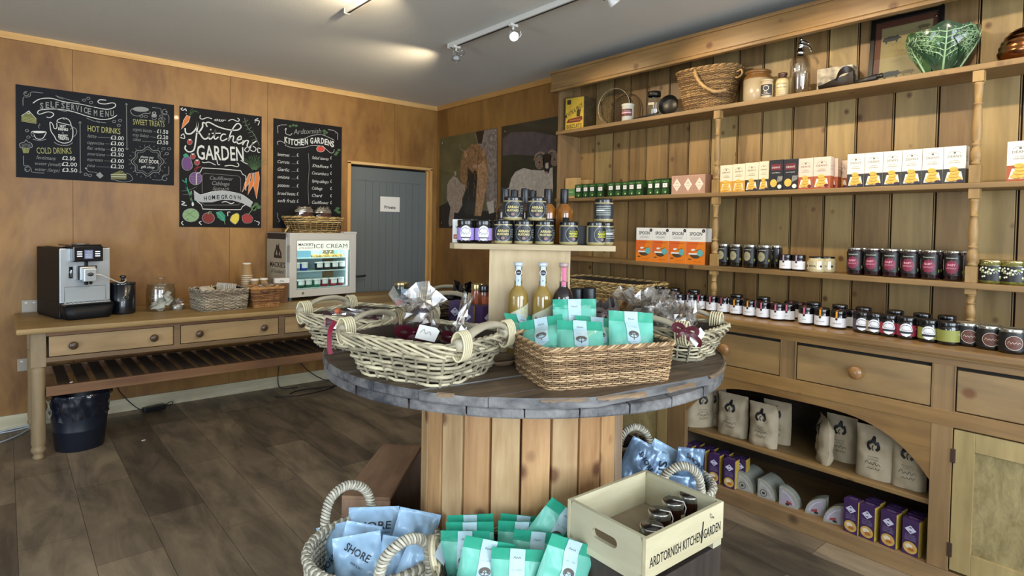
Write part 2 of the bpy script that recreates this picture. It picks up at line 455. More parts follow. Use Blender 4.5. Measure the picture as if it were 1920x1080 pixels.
# grey plank door with its pine lining
lining = wood('pine_door_lining', 'b98645', 'd9a763', axis='z', grain=9, stretch=12, rough=.45)
m = MB()
m.b2(-.995, -.962, -.016, .08, 0, 2.02, lining, .002).b2(-.088, -.062, -.016, .08, 0, 2.02, lining, .002).b2(-.995, -.062, -.016, .08, 2.005, 2.03, trimw, .002)
m.b2(-.962, -.945, .03, .06, 0, 2.0, lining).b2(-.105, -.088, .03, .06, 0, 2.0, lining)
struct(m.build('trim_3'))
greyd = mat('grey_door_paint', '666c6c', .55, bump=.05, bs=120)
gap = mat('dark_gap', '15120f', .9)
m = MB().b2(-.945, -.105, .045, .07, .008, 1.985, greyd)
nb = 9
for i in range(nb):
    a = -.86+(.67)*i/nb; m.b2(a+.0015, a+.67/nb-.0015, .041, .046, .1, 1.85, greyd)
m.b2(-.945, -.86, .037, .046, .008, 1.86, greyd, .002).b2(-.19, -.105, .037, .046, .008, 1.86, greyd, .002).b2(-.945, -.105, .037, .046, 1.86, 1.985, greyd, .002)
m.b2(-.962, -.088, .072, .079, 0, 2.005, gap)
d = struct(m.build('door_1'))
m = MB().lathe([(0, 0), (.022, 0), (.022, .006), (.010, .01), (.010, .035), (.012, .045), (0, .046)], black, M=Matrix.Translation((-.90, .037, .94)) @ Matrix.Rotation(pi/2, 4, 'X'), seg=16)
m.tube(cr([(-.90, -.008, .94), (-.87, -.012, .94), (-.83, -.012, .942), (-.80, -.010, .945)], 4), [.009]*13, black, seg=8)
m.build('handle', d)
paper = mat('white_paper', 'e2dfd8', .7); ink = mat('black_ink', '16161a', .6)
fr = Fr(at(730, 383, y=.036))
m = MB().rect(-.118, -.085, .118, .085, paper, fr, k=.001).rect(-.118, .085, .118, -.085, paper, fr, k=.0)
p0, p1 = at(713, 369, y=.036), at(749.5, 369, y=.036); hw = (p1.x-p0.x)/2
fr = Fr(((p0.x+p1.x)/2, .036, at(730, 383, y=.036).z)); hh = (at(730, 369, y=.036).z-at(730, 397, y=.036).z)/2
m = MB().prism([(-hw, -hh), (hw, -hh), (hw, hh), (-hw, hh)], .0012, paper, fr)
m.text('Private', 0, -.045, .045, ink, fr, k=.0016, bold=.02)
o = m.build('paper_sign'); tag(o, 'white paper sign reading Private on the grey door', 'sign')

# ================================================================ CEILING TRACK LIGHTS
white = mat('white_enamel', 'd9d7d0', .35, coat=.2)
chrome = mat('chrome', 'c9ccd0', .12, metal=1)
bulb_on = mat('lit_bulb', 'fff0cc', .3, emit=(1.0, .82, .5), es=25)
lens = mat('lamp_lens', 'cfd6da', .08, coat=.6)
def track(name, x0, y0, x1, y1, label):
    d = Vector((x1-x0, y1-y0, 0)); L = d.length; a = atan2(d.y, d.x)
    M = Matrix.Translation((x0, y0, ZC)) @ Matrix.Rotation(a, 4, 'Z')
    m = MB().b2(0, L, -.017, .017, -.032, 0, white, .003, M).b2(.01, L-.01, -.006, .006, -.034, -.03, mat('track_slot', '2a2a2a', .6), M=M)
    m.b2(-.012, 0, -.018, .018, -.034, 0, white, .003, M)
    return tag(m.build(name), label, 'light track')
track('ceiling_light_track', -1.12, -1.86, -1.12, -5.2, 'long white light track on the ceiling above the spool table')
track('ceiling_light_track', -1.93, -2.0, -1.93, -5.2, 'white light track whose tip shows at the top edge of the photo').__setitem__('group', 'ceiling light tracks')
def spotlight(name, label, loc, aim, lit=True, glassy=False):
    t = thing(name, label, 'spotlight', loc, group='spotlights on the ceiling track')
    MB().b2(-.028, .028, -.014, .014, -.012, .004, white, .003).lathe([(0, -.03), (.007, -.03), (.007, -.012), (0, -.012)], white, seg=10).build('track_adapter', t)
    dv = Vector(aim).normalized(); M = Matrix.Translation((0, 0, -.062)) @ dv.to_track_quat('Z', 'Y').to_matrix().to_4x4()
    b = MB().lathe([(0, -.055), (.016, -.054), (.02, -.035), (.021, -.01), (.027, .02), (.030, .03), (.0275, .03), (.022, .018), (0, .016)], glass('lamp_glass', (.95, .96, .95), tr=.45) if glassy else white, M=M, seg=20)
    b.tube([(M @ Vector((.024*s, 0, 0))) if i == 1 else ((0, 0, -.03) if i == 0 else (M @ Vector((.024*s, 0, .002)))) for s in (1,) for i in range(2)], .003, chrome, seg=6)
    b.tube([(0, 0, -.03), M @ Vector((-.024, 0, 0))], .003, chrome, seg=6)
    b.build('lamp_head', t)
    MB().lathe([(0, .023), (.012, .024), (.022, .021), (.0225, .018), (0, .017)], bulb_on if lit else lens, M=M, seg=18).build('bulb', t)
    MB().tube([M @ Vector(p) for p in cr([(.02, .012, -.02), (.045, .02, -.03), (.055, .0, -.025), (.04, -.018, -.02), (.02, -.01, -.02)], 5)], .0022, chrome, seg=5).build('handle_loop', t)
    return t
spotlight('track_spotlight', 'clear glass spotlight at the far end of the ceiling track', (-1.12, -1.93, ZC-.034), (-.25, -.35, -.9), False, True)
spotlight('track_spotlight', 'glowing white spotlight in the middle of the ceiling track', (-1.12, -2.52, ZC-.034), (-.35, -.75, -.55), True)
spotlight('track_spotlight', 'unlit looking spotlight cut by the top edge of the photo', (-1.12, -3.28, ZC-.034), (.55, -.25, -.75), False)
# ================================================================ THE PINE DRESSER
pv = [wood('dresser_pine_vertical', '685030', '9a7a4a', axis='z', grain=9, stretch=10, rough=.5, knots=.17, knotcol=hx('4a2a12'), knot_scale=8.2),
      wood('dresser_pine_vertical_pale', '74603c', 'a58a58', axis='z', grain=8, stretch=10, rough=.5, knots=.16, knotcol=hx('50301a'), knot_scale=8.8),
      wood('dresser_pine_vertical_dark', '5e4628', '8c6e42', axis='z', grain=10, stretch=11, rough=.5, knots=.17, knotcol=hx('3f2410'), knot_scale=7.6)]
ph = wood('dresser_pine_long', '6f5230', 'a07c4a', axis='y', grain=9, stretch=12, rough=.42, knots=.13, knotcol=hx('5a3314'), knot_scale=5.5, coat=.15)
phd = wood('dresser_pine_drawer', '7a6040', 'a48556', axis='y', grain=5, stretch=6, rough=.4, knots=.07, knotcol=hx('6a3c18'), knot_scale=2.6, coat=.15, dist=5)
psh = wood('dresser_shelf_pine', '665030', '8e7046', axis='y', grain=9, stretch=12, rough=.5, knots=.15, knotcol=hx('4a2c14'), knot_scale=7)
pst = wood('dresser_stile_pine', '6c5438', '96774e', axis='z', grain=9, stretch=12, rough=.5, knots=.08, knotcol=hx('3f2814'), knot_scale=4)
pdoor = wood('dresser_door_panel', '75663f', 'a39365', axis='z', grain=26, stretch=2.2, rough=.65, blotch=.4, dist=3)
pdoorf = wood('dresser_door_frame', '89754a', 'b09a68', axis='z', grain=9, stretch=9, rough=.55)
pplinth = wood('dresser_plinth_pine', '6b5238', '9a7c54', axis='y', grain=7, stretch=9, rough=.6, knots=.1, knotcol=hx('3a2818'), knot_scale=3, dist=5)
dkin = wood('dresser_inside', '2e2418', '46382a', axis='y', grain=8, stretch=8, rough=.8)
knobw = wood('turned_knob', '7a5630', 'a67a48', axis='x', grain=14, stretch=3, rough=.35, coat=.3)
XF = -.566; Y0 = -2.03; Y1 = -5.93
dr = thing('pine_dresser', 'long waxed pine dresser base with drawers and an arched open bay', 'dresser', (0, 0, 0))
# carcass: stiles, rails, plinth, inside boards
m = MB()
for a, b_ in ((-2.03, -2.12), (-3.289, -3.404), (-4.551, -4.624), (-5.84, -5.93)):
    MB().b2(XF, XF+.03, a, b_, .075, .94, pst, .002).build('stile', dr)
for a, b_ in ((-3.929, -3.995), (-2.68, -2.75), (-5.19, -5.26)):
    MB().b2(XF, XF+.03, a, b_, .70, .94, pst, .002).build('stile', dr)
m = MB().b2(XF-.001, XF+.03, Y0, Y1, .903, .942, ph, .002).b2(XF-.001, XF+.03, Y0, Y1, .658, .722, ph, .002)
m.build('rail', dr)
# arch board across the open bay
fr = Fr((XF+.002, 0, 0), x=(0, -1, 0), y=(0, 0, 1), n=(1, 0, 0))
pts = [(3.404, .66)]
for i in range(33):
    t = -1+2*i/32; pts.append((3.9775+.5735*t, .622-.2*abs(t)**4))
pts.append((4.551, .66))
V = []; F = []
for i in range(33):
    t = -1+2*i/32; y = -(3.9775+.5735*t); z = .622-.2*abs(t)**4
    for x in (XF+.002, XF+.024): V += [(x, y, .66), (x, y, z)]
for i in range(32):
    a = 4*i; b_ = a+4
    F += [(a, a+1, b_+1, b_), (a+2, b_+2, b_+3, a+3), (a+1, a+3, b_+3, b_+1)]
m = MB(); m.add(V, F, ph); m.build('arch_board', dr)
m = MB().b2(-.60, .0, Y0-.0, Y1, .942, .975, ph, .009)
m.b2(-.585, -.54, Y0, Y1, .93, .945, ph, .005)
m.build('worktop', dr)
m = MB().b2(XF, XF+.035, Y0, Y1, 0, .074, pplinth, .003).b2(XF+.004, -.012, -3.404, -4.551, .062, .0735, pplinth)
m.build('plinth', dr)
MB().b2(-.53, -.012, -3.40, -4.555, .305, .327, psh, .004).build('middle_shelf', dr)
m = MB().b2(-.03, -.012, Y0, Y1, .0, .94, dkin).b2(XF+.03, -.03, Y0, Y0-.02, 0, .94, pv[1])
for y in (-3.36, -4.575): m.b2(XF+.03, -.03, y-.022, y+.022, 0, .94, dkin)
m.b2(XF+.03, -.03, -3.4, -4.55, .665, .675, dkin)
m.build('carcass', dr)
def drawer(y0, y1, knobs):
    zc = .8135; o = MB().b2(XF+.001, XF+.022, y0-.004, y1+.004, .726, .889, phd, .003).build('drawer', dr)
    MB().b2(XF+.012, XF+.03, y0, y1, .722, .903, gap).b2(XF-.003, XF+.004, y0+.004, y0, .722, .903, pst).b2(XF-.003, XF+.004, y1, y1-.004, .722, .903, pst).build('beading', o)
    for k in knobs:
        MB().lathe([(0, 0), (.016, .0), (.012, .008), (.013, .014), (.026, .022), (.030, .031), (.026, .040), (.012, .045), (0, .046)], knobw, M=Matrix.Translation((XF+.001, k, zc-.002)) @ Matrix.Rotation(-pi/2, 4, 'Y'), seg=20).build('knob', o)
drawer(-2.125, -2.675, [-2.4]); drawer(-2.755, -3.285, [-3.02]); drawer(-3.35, -3.925, [-3.64]); drawer(-4.0, -4.548, [-4.27]); drawer(-4.628, -5.186, [-4.93]); drawer(-5.264, -5.836, [-5.55])
def cupboard(y0, y1, knob, hinge):
    z0, z1 = .085, .652; o = MB().b2(XF+.012, XF+.02, y0-.06, y1+.06, z0+.06, z1-.06, pdoor)
    o = o.build('door', dr); s = .072
    m = MB().b2(XF+.001, XF+.024, y0-.004, y0-s, z0, z1, pdoorf, .002).b2(XF+.001, XF+.024, y1+s, y1+.004, z0, z1, pdoorf, .002)
    m.b2(XF+.002, XF+.023, y0-s, y1+s, z0, z0+.085, pdoorf, .002).b2(XF+.002, XF+.023, y0-s, y1+s, z1-.075, z1, pdoorf, .002)
    m.build('door_frame', o)
    if knob: MB().lathe([(0, 0), (.012, .0), (.010, .012), (.021, .02), (.023, .028), (.015, .034), (0, .035)], knobw, M=Matrix.Translation((XF+.001, knob, .60)) @ Matrix.Rotation(-pi/2, 4, 'Y'), seg=18).build('knob', o)
    for z in (.165, .545):
        MB().b2(XF-.004, XF+.004, hinge-.008, hinge+.008, z-.028, z+.028, mat('dark_hinge', '3a2418', .6), .002).build('hinge', o)
cupboard(-2.12, -2.70, -2.65, -2.125); cupboard(-2.70, -3.289, -3.18, -2.705); cupboard(-4.624, -5.23, None, -4.628); cupboard(-5.23, -5.84, None, -5.83)

# ---- open rack above, standing on the dresser
rk = thing('plate_rack', 'tall pine shelf rack with knotty board back and turned posts standing on the dresser', 'shelves', (0, 0, .975))
def zz(z): return z-.975
m = MB(); y = -2.055; i = 0; rd = random.Random(4)
while y > -5.88:
    wd = min(rd.uniform(.145, .19), y+5.9)
    m.b2(-.022, -.008, y-.003, y-wd+.0115, 0, zz(2.59), pv[rd.randrange(3)], .002)
    m.b2(-.021, -.009, y-wd+.0085, y-wd+.004, 0, zz(2.59), pv[2], .002)
    y -= wd
m.b2(-.008, -.002, -2.03, -5.9, 0, zz(2.59), gap)
m.build('back_boards', rk)
m = MB().b2(-.245, -.002, -2.03, -2.055, 0, zz(2.56), pst, .002)
m.build('side_panel', rk); MB().b2(-.245, -.002, -5.89, -5.915, 0, zz(2.56), pst, .002).build('side_panel', rk)
for z0, z1 in ((2.137, 2.163), (1.630, 1.654), (1.193, 1.220)):
    MB().b2(-.258, -.022, -2.02, -5.92, zz(z0), zz(z1), psh, .004).build('shelf', rk)
m = MB().b2(-.30, -.275, -2.005, -5.93, zz(2.475), zz(2.585), ph, .002)
m.b2(-.305, -.262, -2.0, -5.94, zz(2.452), zz(2.474), ph, .008).b2(-.312, -.27, -2.0, -5.94, zz(2.583), zz(2.603), ph, .005)
m.b2(-.28, -.002, -2.005, -2.03, zz(2.455), zz(2.585), pst, .002).b2(-.28, -.002, -2.02, -5.92, zz(2.575), zz(2.59), dkin)
m.build('cornice', rk)
postm = wood('turned_post_pine', '7e6238', 'ab8a58', axis='z', grain=12, stretch=6, rough=.5)
def post(y, z0, z1):
    h = z1-z0; s = min(1, h/.44)
    pr = [(.011, .075*s), (.018, .082*s), (.018, .088*s), (.013, .094*s), (.02, .105*s), (.021, .13*s), (.016, .15*s), (.011, .158*s), (.018, .163*s), (.018, .17*s), (.011, .176*s), (.017, .19*s), (.019, .24*s), (.015, h*.66), (.0125, h*.70), (.0165, h*.705), (.0165, h*.715), (.0125, h*.72), (.015, h*.80), (.0165, h-.06*s), (.02, h-.052*s), (.012, h-.045*s)]
    MB().lathe(pr, postm, seg=16).box((0, 0, .038*s), (.042, .042, .076*s), postm, bev=.002).box((0, 0, h-.024*s), (.04, .04, .048*s), postm, bev=.002).build('turned_post', rk, (-.232, y, zz(z0)))
for y in (-3.36, -4.597):
    post(y, .975, 1.193); post(y, 1.220, 1.630); post(y, 1.654, 2.137)

# ================================================================ THE LONG SIDE TABLE
tt = wood('worn_table_top', '80683e', 'aa8c5a', axis='x', grain=8, stretch=10, rough=.5, knots=.05, knotcol=hx('5a4426'), knot_scale=4, blotch=.4)
tf = wood('table_pine_frame', '5e4a32', '866a48', axis='x', grain=9, stretch=10, rough=.55)
td = wood('table_drawer_pine', '866c46', 'ab8e64', axis='x', grain=5, stretch=7, rough=.5, dist=4, blotch=.35)
tl = wood('table_leg_pine', '7c6a4e', 'a08a68', axis='z', grain=9, stretch=9, rough=.55)
tr_ = wood('rack_rail_wood', '5e3e26', '86603e', axis='x', grain=8, stretch=10, rough=.6)
tslat = wood('dark_slat', '33271d', '4a3a2c', axis='y', grain=8, stretch=8, rough=.7)
XL, XR, YF = -3.385, -.47, -.80
st = thing('long_side_table', 'long worn pine table with a row of knobbed drawers against the left wall', 'table', (0, 0, 0))
MB().b2(XL, XR, -.845, -.035, .757, .792, tt, .012).build('tabletop', st)
m = MB().b2(-3.31, XR-.05, YF+.004, YF+.03, .733, .757, tr_, .001).b2(-3.31, XR-.05, YF, YF+.03, .578, .606, tf, .002)
for a, b_ in ((-2.578, -2.54), (-1.89, -1.848), (-1.19, -1.152), (-.62, -.58)): m.b2(a, b_, YF+.001, YF+.03, .60, .74, tf, .001)
m.b2(-3.31, XR-.05, -.10, -.07, .58, .757, tf).b2(-3.3, -3.27, -.78, -.09, .58, .757, tf).b2(XR-.1, XR-.07, -.78, -.09, .58, .757, tf)
m.b2(-3.24, XR-.1, YF+.02, YF+.03, .6, .74, gap)
m.build('frame', st)
def tdrawer(x0, x1, ks):
    o = MB().b2(x0+.004, x1-.004, YF+.002, YF+.02, .610, .730, td, .003).build('drawer', st)
    for k in ks:
        MB().lathe([(0, 0), (.013, .0), (.011, .01), (.022, .018), (.0245, .026), (.018, .033), (0, .035)], mat('dark_turned_knob', '4b382a', .35, coat=.3), M=Matrix.Translation((k, YF+.002, .668)) @ Matrix.Rotation(pi/2, 4, 'X'), seg=18).build('knob', o)
tdrawer(-3.238, -2.578, (-3.118, -2.695)); tdrawer(-2.54, -1.89, (-2.427, -2.001)); tdrawer(-1.848, -1.19, (-1.727, -1.31)); tdrawer(-1.152, -.62, (-1.03, -.74))
def leg(x, y):
    m = MB().box((0, 0, .655), (.073, .073, .205), tl, bev=.003)
    m.lathe([(0, 0), (.026, 0), (.030, .012), (.024, .028), (.026, .034), (.036, .046), (.037, .062), (.031, .074), (.034, .084), (.0365, .10), (.0345, .3), (.0365, .52), (.0365, .555), (0, .556)], tl, seg=28)
    m.build('leg', st, (x, y, 0))
for x in (-3.283, XR-.09):
    for y in (-.764, -.10): leg(x, y)
m = MB().b2(-3.248, XR-.12, -.81, -.785, .374, .434, tr_, .004)
m.build('rack_rail', st)
MB().b2(-3.248, XR-.12, -.17, -.145, .374, .434, tr_, .004).build('rack_rail', st)
x = -3.19
while x < XR-.2:
    MB().b2(x, x+.062, -.79, -.16, .418, .432, tslat, .002).build('slat', st)
    x += .098
# ================================================================ CHALK MENU BOARDS
chalkb = mat('chalkboard_blue_black', '0e131b', .7, spec=.25, var=.15, vs_=6)
chalkk = mat('chalkboard_black', '101012', .7, spec=.25, var=.15, vs_=6)
chw = mat('white_chalk', 'd2d4d0', .9); chg = mat('grey_chalk', '8b8d8c', .9); chy = mat('yellow_chalk', 'a3a36a', .9)
chgr = mat('green_chalk', '6f9a68', .9); cho = mat('orange_chalk', 'cf7a3e', .9); chr_ = mat('red_chalk', '9c3b3c', .9)
chp = mat('purple_chalk', '6b4a7c', .9); cht = mat('teal_chalk', '3a8f76', .9); chye = mat('bright_yellow_chalk', 'd9c64e', .9)
chdg = mat('dark_green_chalk', '4b6b45', .9); chpk = mat('pale_green_chalk', '87a77a', .9); chrd = mat('bright_red_chalk', 'c8453c', .9)
class Board:
    def __init__(s, ox, oy, sc, y=-.007):
        s.ox = ox; s.oy = oy; s.sc = sc; s.y = y; s.fr = Fr((0, y, 0)); s.m = MB()
    def p(s, x, y): q = at(s.ox+x*s.sc, s.oy+y*s.sc, y=s.y); return (q.x, q.z)
    def S(s, pts, w, c, smooth=4, k=.0007):
        P = [s.p(*q) for q in pts]
        if smooth: P = cr([(a, b) for a, b in P], smooth) if False else [(v.x, v.y) for v in cr([Vector((a, b)) for a, b in P], smooth)]
        s.m.stroke(P, w, c, s.fr, k)
    def F(s, pts, c, k=.0005): s.m.poly([s.p(*q) for q in pts], c, s.fr, k)
    def E(s, x, y, rx, ry, c, k=.0005, a=0, n=18):
        s.F([(x+rx*cos(t)*cos(a)-ry*sin(t)*sin(a), y+rx*cos(t)*sin(a)+ry*sin(t)*cos(a)) for t in [2*pi*i/n for i in range(n)]], c, k)
    def EO(s, x, y, rx, ry, w, c, a0=0, a1=360, k=.0008):
        s.S([(x+rx*cos(radians(a0+(a1-a0)*i/16)), y+ry*sin(radians(a0+(a1-a0)*i/16))) for i in range(17)], w, c, 0, k)
    def T(s, t, x0, x1, yb, h, c, bold=0, shear=0, curve=None, level=True, yb2=None, k=.001):
        a = s.p(x0, yb); b = s.p(x1, yb2 if yb2 is not None else yb); wd = b[0]-a[0]
        hz = s.p(x0, yb-h)[1]-a[1]; size = hz/.70
        rot = atan2(b[1]-a[1], wd) if yb2 is not None else 0
        s.m.text(t, a[0]+wd/2 if not rot else (a[0]+b[0])/2, a[1] if not rot else (a[1]+b[1])/2, size, c, s.fr, k=k, bold=bold, shear=shear, width=wd, rot=rot, curve=curve)
def board(name, label, m, x0, x1, z0, z1, body, screws):
    m.prism([(x0, z0), (x1, z0), (x1, z1), (x0, z1)], -.006, body, Fr((0, -.007, 0)), k0=0)
    o = m.build(name); tag(o, label, 'chalkboard', 'hand lettered chalkboards on the left wall')
    for x, z in screws: MB().lathe([(0, 0), (.007, 0), (.006, .004), (0, .005)], chrome, M=Matrix.Translation((x, -.007, z)) @ Matrix.Rotation(pi/2, 4, 'X'), seg=12).build('screw_cap', o)
    return o
# -- self service menu
B = Board(0, 130, 340/1597)
lw = .0042
B.S([(290, 298), (350, 262), (450, 255), (560, 285), (700, 305), (840, 335), (940, 352), (1005, 335), (1018, 310), (990, 295), (930, 305), (880, 300), (862, 285), (880, 268), (935, 272)], .005, chw)
B.S([(330, 385), (345, 362), (420, 350), (520, 352), (640, 372), (760, 410), (880, 440), (970, 435), (1030, 405)], .005, chw)
B.S([(330, 385), (350, 395), (420, 375), (465, 385), (470, 405), (440, 425), (410, 420)], .005, chw)
for a in ((490, 232, 700, 290), (500, 240, 560, 262), (760, 428, 880, 470), (850, 455, 935, 470), (745, 315, 830, 332), (480, 345, 590, 372)): B.S([(a[0], a[1]), ((a[0]+a[2])/2, (a[1]+a[3])/2+4), (a[2], a[3])], .003, chg)
for ch, x, y in zip('SELFSERVICEMENU', (352, 402, 446, 488, 540, 584, 628, 668, 712, 738, 772, 826, 880, 928, 972), (345, 338, 334, 336, 342, 350, 358, 366, 376, 384, 394, 408, 414, 416, 412)):
    B.T(ch, x, x+(30 if ch != 'I' else 8), y, 52, chg, .015)
for x, y in ((740, 272), (778, 255), (802, 292), (1005, 460), (1058, 450), (1046, 494), (238, 540), (250, 597), (755, 925), (792, 935), (1440, 698), (1490, 700), (1470, 742), (1245, 412), (1285, 415), (1420, 412), (1412, 440), (1440, 438)): B.EO(x, y, 15, 10, .003, chg)
# arrows
B.S([(705, 460), (708, 908)], .0035, chg, 0); B.S([(692, 475), (705, 458), (718, 475)], .003, chg, 0); B.S([(696, 900), (708, 914), (720, 900)], .003, chg, 0)
B.S([(1113, 300), (1118, 705)], .0035, chg, 0); B.S([(1100, 312), (1113, 298), (1126, 314)], .003, chg, 0); B.S([(1105, 695), (1118, 708), (1130, 696)], .003, chg, 0)
# corners
for pts in ([(380, 209), (275, 200), (268, 232), (240, 245), (205, 248), (203, 320)], [(1340, 335), (1412, 346), (1420, 378), (1440, 398), (1485, 405), (1486, 475)], [(207, 760), (210, 845), (250, 850), (275, 880), (285, 905), (390, 914)], [(1340, 972), (1420, 975), (1430, 945), (1450, 930), (1485, 925), (1486, 855)]): B.S(pts, .003, chg, 3)
for x, y in ((232, 214), (1452, 372), (240, 880), (1450, 960)): B.EO(x, y, 22, 20, .003, chg, 0, 300)
# teapot
B.S([(500, 458), (515, 440), (560, 428), (600, 440), (620, 470), (615, 490), (500, 462)], .004, chw)
B.S([(500, 470), (500, 515), (478, 520), (462, 480), (440, 468), (448, 540), (480, 590), (500, 625), (560, 650), (620, 635), (640, 590), (640, 520), (620, 490)], .0045, chw)
B.S([(620, 530), (640, 510), (672, 530), (670, 570), (640, 600)], .004, chg); B.S([(475, 640), (520, 665), (600, 668), (640, 645)], .004, chg)
B.E(572, 436, 14, 8, chw)
B.T('HOT', 527, 580, 512, 26, chw, .03); B.T('DRINKS', 512, 600, 535, 22, chw, .03); B.T('&', 545, 562, 565, 16, chg); B.T('SWEET', 512, 598, 592, 22, chw, .03); B.T('TREATS', 512, 606, 616, 22, chw, .03)
# cake, cup, cupcake
B.F([(188, 405), (255, 365), (320, 440), (322, 478), (188, 458)], mat('dim_yellow_chalk', '6d6f45', .9))
for k in range(4): B.S([(190, 415+k*14), (320, 442+k*12)], .0025, chy, 0, k=.0009)
B.S([(188, 410), (255, 365), (320, 438)], .003, chw, 0); B.EO(250, 380, 14, 10, .003, chw)
B.S([(275, 555), (300, 545), (400, 550), (398, 575), (370, 612), (320, 610), (300, 575)], .004, chw); B.E(345, 553, 55, 10, chw); B.S([(300, 570), (275, 560), (280, 585), (315, 595)], .003, chg); B.S([(290, 615), (350, 628), (405, 615)], .004, chg); B.S([(345, 520), (338, 500), (352, 490), (345, 480)], .003, chg)
B.F([(190, 690), (265, 690), (250, 738), (205, 738)], mat('dim_yellow_chalk')); B.S([(180, 690), (175, 655), (215, 640), (230, 620), (245, 640), (278, 655), (275, 690), (180, 690)], .004, chg)
for k in range(5): B.S([(200+k*14, 692), (208+k*10, 736)], .002, chy, 0, k=.001)
for k in range(3): B.S([(190, 665+k*10), (230, 655+k*10), (270, 668+k*8)], .002, chg, 3, k=.001)
B.T('COLD DRINKS', 325, 632, 742, 55, chy, 0, yb2=744)
B.T('HOT DRINKS', 772, 1060, 545, 52, chy, .005, yb2=572)
B.T('SWEET TREATS', 1172, 1450, 485, 50, chy, 0, yb2=508)
def item(t, x0, x1, y, h=30): B.T(t, x0, x1, y, h, chg, -.006, .35)
def price(t, x0, x1, y): B.T(t, x0, x1, y, 34, chw, .004)
item('fentimans', 320, 490, 790, 34); price('£2.50', 548, 662, 796); item('water (small)', 310, 540, 840, 30); price('£2.00', 545, 678, 848); item('water (large)', 310, 525, 892, 30); price('£3.50', 548, 680, 900)
for t, a, b, y, y2, p in (('latte', 770, 850, 598, 615, '£3.00'), ('cappuccino', 768, 915, 655, 665, '£3.00'), ('flat white', 765, 925, 705, 718, '£3.00'), ('americano', 768, 925, 755, 762, '£2.50'), ('espresso', 768, 905, 805, 818, '£3.00'), ('tea', 768, 835, 858, 868, '£2.20')):
    item(t, a, b, y); price(p, 975, 1090, y2); B.S([(b+12, y), (965, y+3)], .0018, chg, 0)
for t, a, b, y, y2, p in (('organic biscuits', 1170, 1340, 540, 560, '£1.50'), ('tray bakes', 1170, 1310, 588, 608, '£2.20'), ('cakes', 1170, 1240, 628, 655, '£3.50')):
    item(t, a, b, y); price(p, 1382, 1480, y2); B.S([(b+12, y+6), (1372, y+12)], .0018, chg, 0)
# tray bake, bun, starburst, tag, cake slice
B.E(1240, 352, 72, 22, chg, a=.05); B.S([(1148, 370), (1170, 400), (1215, 412), (1270, 388), (1320, 388), (1320, 372)], .004, chg); B.S([(1148, 370), (1160, 350), (1185, 345)], .003, chg)
B.E(1357, 408, 24, 16, chg); B.EO(1357, 385, 14, 10, .003, chw); B.S([(1338, 425), (1345, 440), (1370, 440), (1378, 425)], .003, chg)
pts = [(1300+132*(1+.10*cos(8*t))*cos(t), 812+118*(1+.10*cos(8*t))*sin(t)) for t in [2*pi*i/64 for i in range(65)]]; B.S(pts, .004, chg, 0)
pts = [(1300+112*(1+.10*cos(8*t))*cos(t), 812+100*(1+.10*cos(8*t))*sin(t)) for t in [2*pi*i/64 for i in range(65)]]; B.S(pts, .0025, chg, 0)
for i in range(24):
    t = 2*pi*i/24+.1; B.S([(1300+152*cos(t), 812+134*sin(t)), (1300+168*cos(t), 812+148*sin(t))], .0025, chg, 0)
B.T('please pay', 1235, 1355, 778, 22, chw, 0, .3); B.T('NEXT DOOR', 1225, 1398, 820, 32, chw, .01); B.T('at the', 1285, 1335, 840, 12, chg, 0, .3); B.T('gift shop', 1240, 1360, 866, 22, chw, 0, .3)
B.F([(880, 905), (912, 938), (880, 962), (845, 930)], chg); B.S([(760, 872), (780, 900), (830, 905), (868, 918)], .003, chg); B.E(758, 872, 10, 8, chg)
B.F([(975, 925), (1060, 890), (1115, 925), (1112, 970), (978, 965)], mat('dim_yellow_chalk')); B.S([(975, 925), (1112, 928)], .003, chw, 0, k=.001); B.S([(978, 945), (1112, 948)], .003, chw, 0, k=.001); B.S([(1112, 915), (1150, 930), (1165, 975), (1090, 992), (975, 965)], .003, chg)
B.E(1072, 906, 12, 10, chw)
x0, x1, z0, z1 = -3.369, -2.427, 1.711, 2.334
board('menu_board', 'wide chalkboard headed SELF SERVICE MENU above the coffee machine', B.m, x0, x1, z0, z1, chalkb, [B.p(229, 209), B.p(1465, 371), B.p(229, 886), B.p(1469, 962), B.p(572, 437), B.p(1072, 906)])
# -- kitchen garden
B = Board(320, 180, 340/1412)
sw = [[(232, 150), (228, 172), (250, 180), (285, 168), (322, 178)], [(448, 195), (480, 182), (520, 198), (535, 185), (520, 172)], [(245, 512), (262, 520), (300, 515), (350, 538)], [(420, 545), (470, 540), (520, 550), (530, 532), (515, 520)], [(398, 828), (430, 822), (470, 838), (495, 828)],
      [(95, 92), (80, 100), (95, 112), (115, 100), (122, 118)], [(680, 175), (655, 190), (690, 195), (680, 228)], [(80, 310), (100, 295), (108, 330), (75, 322)], [(700, 412), (680, 405), (678, 435), (695, 440)], [(85, 820), (110, 830), (85, 845), (125, 852)], [(95, 975), (85, 990), (100, 1005)], [(240, 975), (222, 985), (240, 1003)], [(465, 905), (445, 905), (445, 935)], [(665, 975), (690, 985), (680, 1005)]]
for q in sw: B.S(q, .006, chw)
B.T('our', 340, 430, 193, 26, chw, .01, .4)
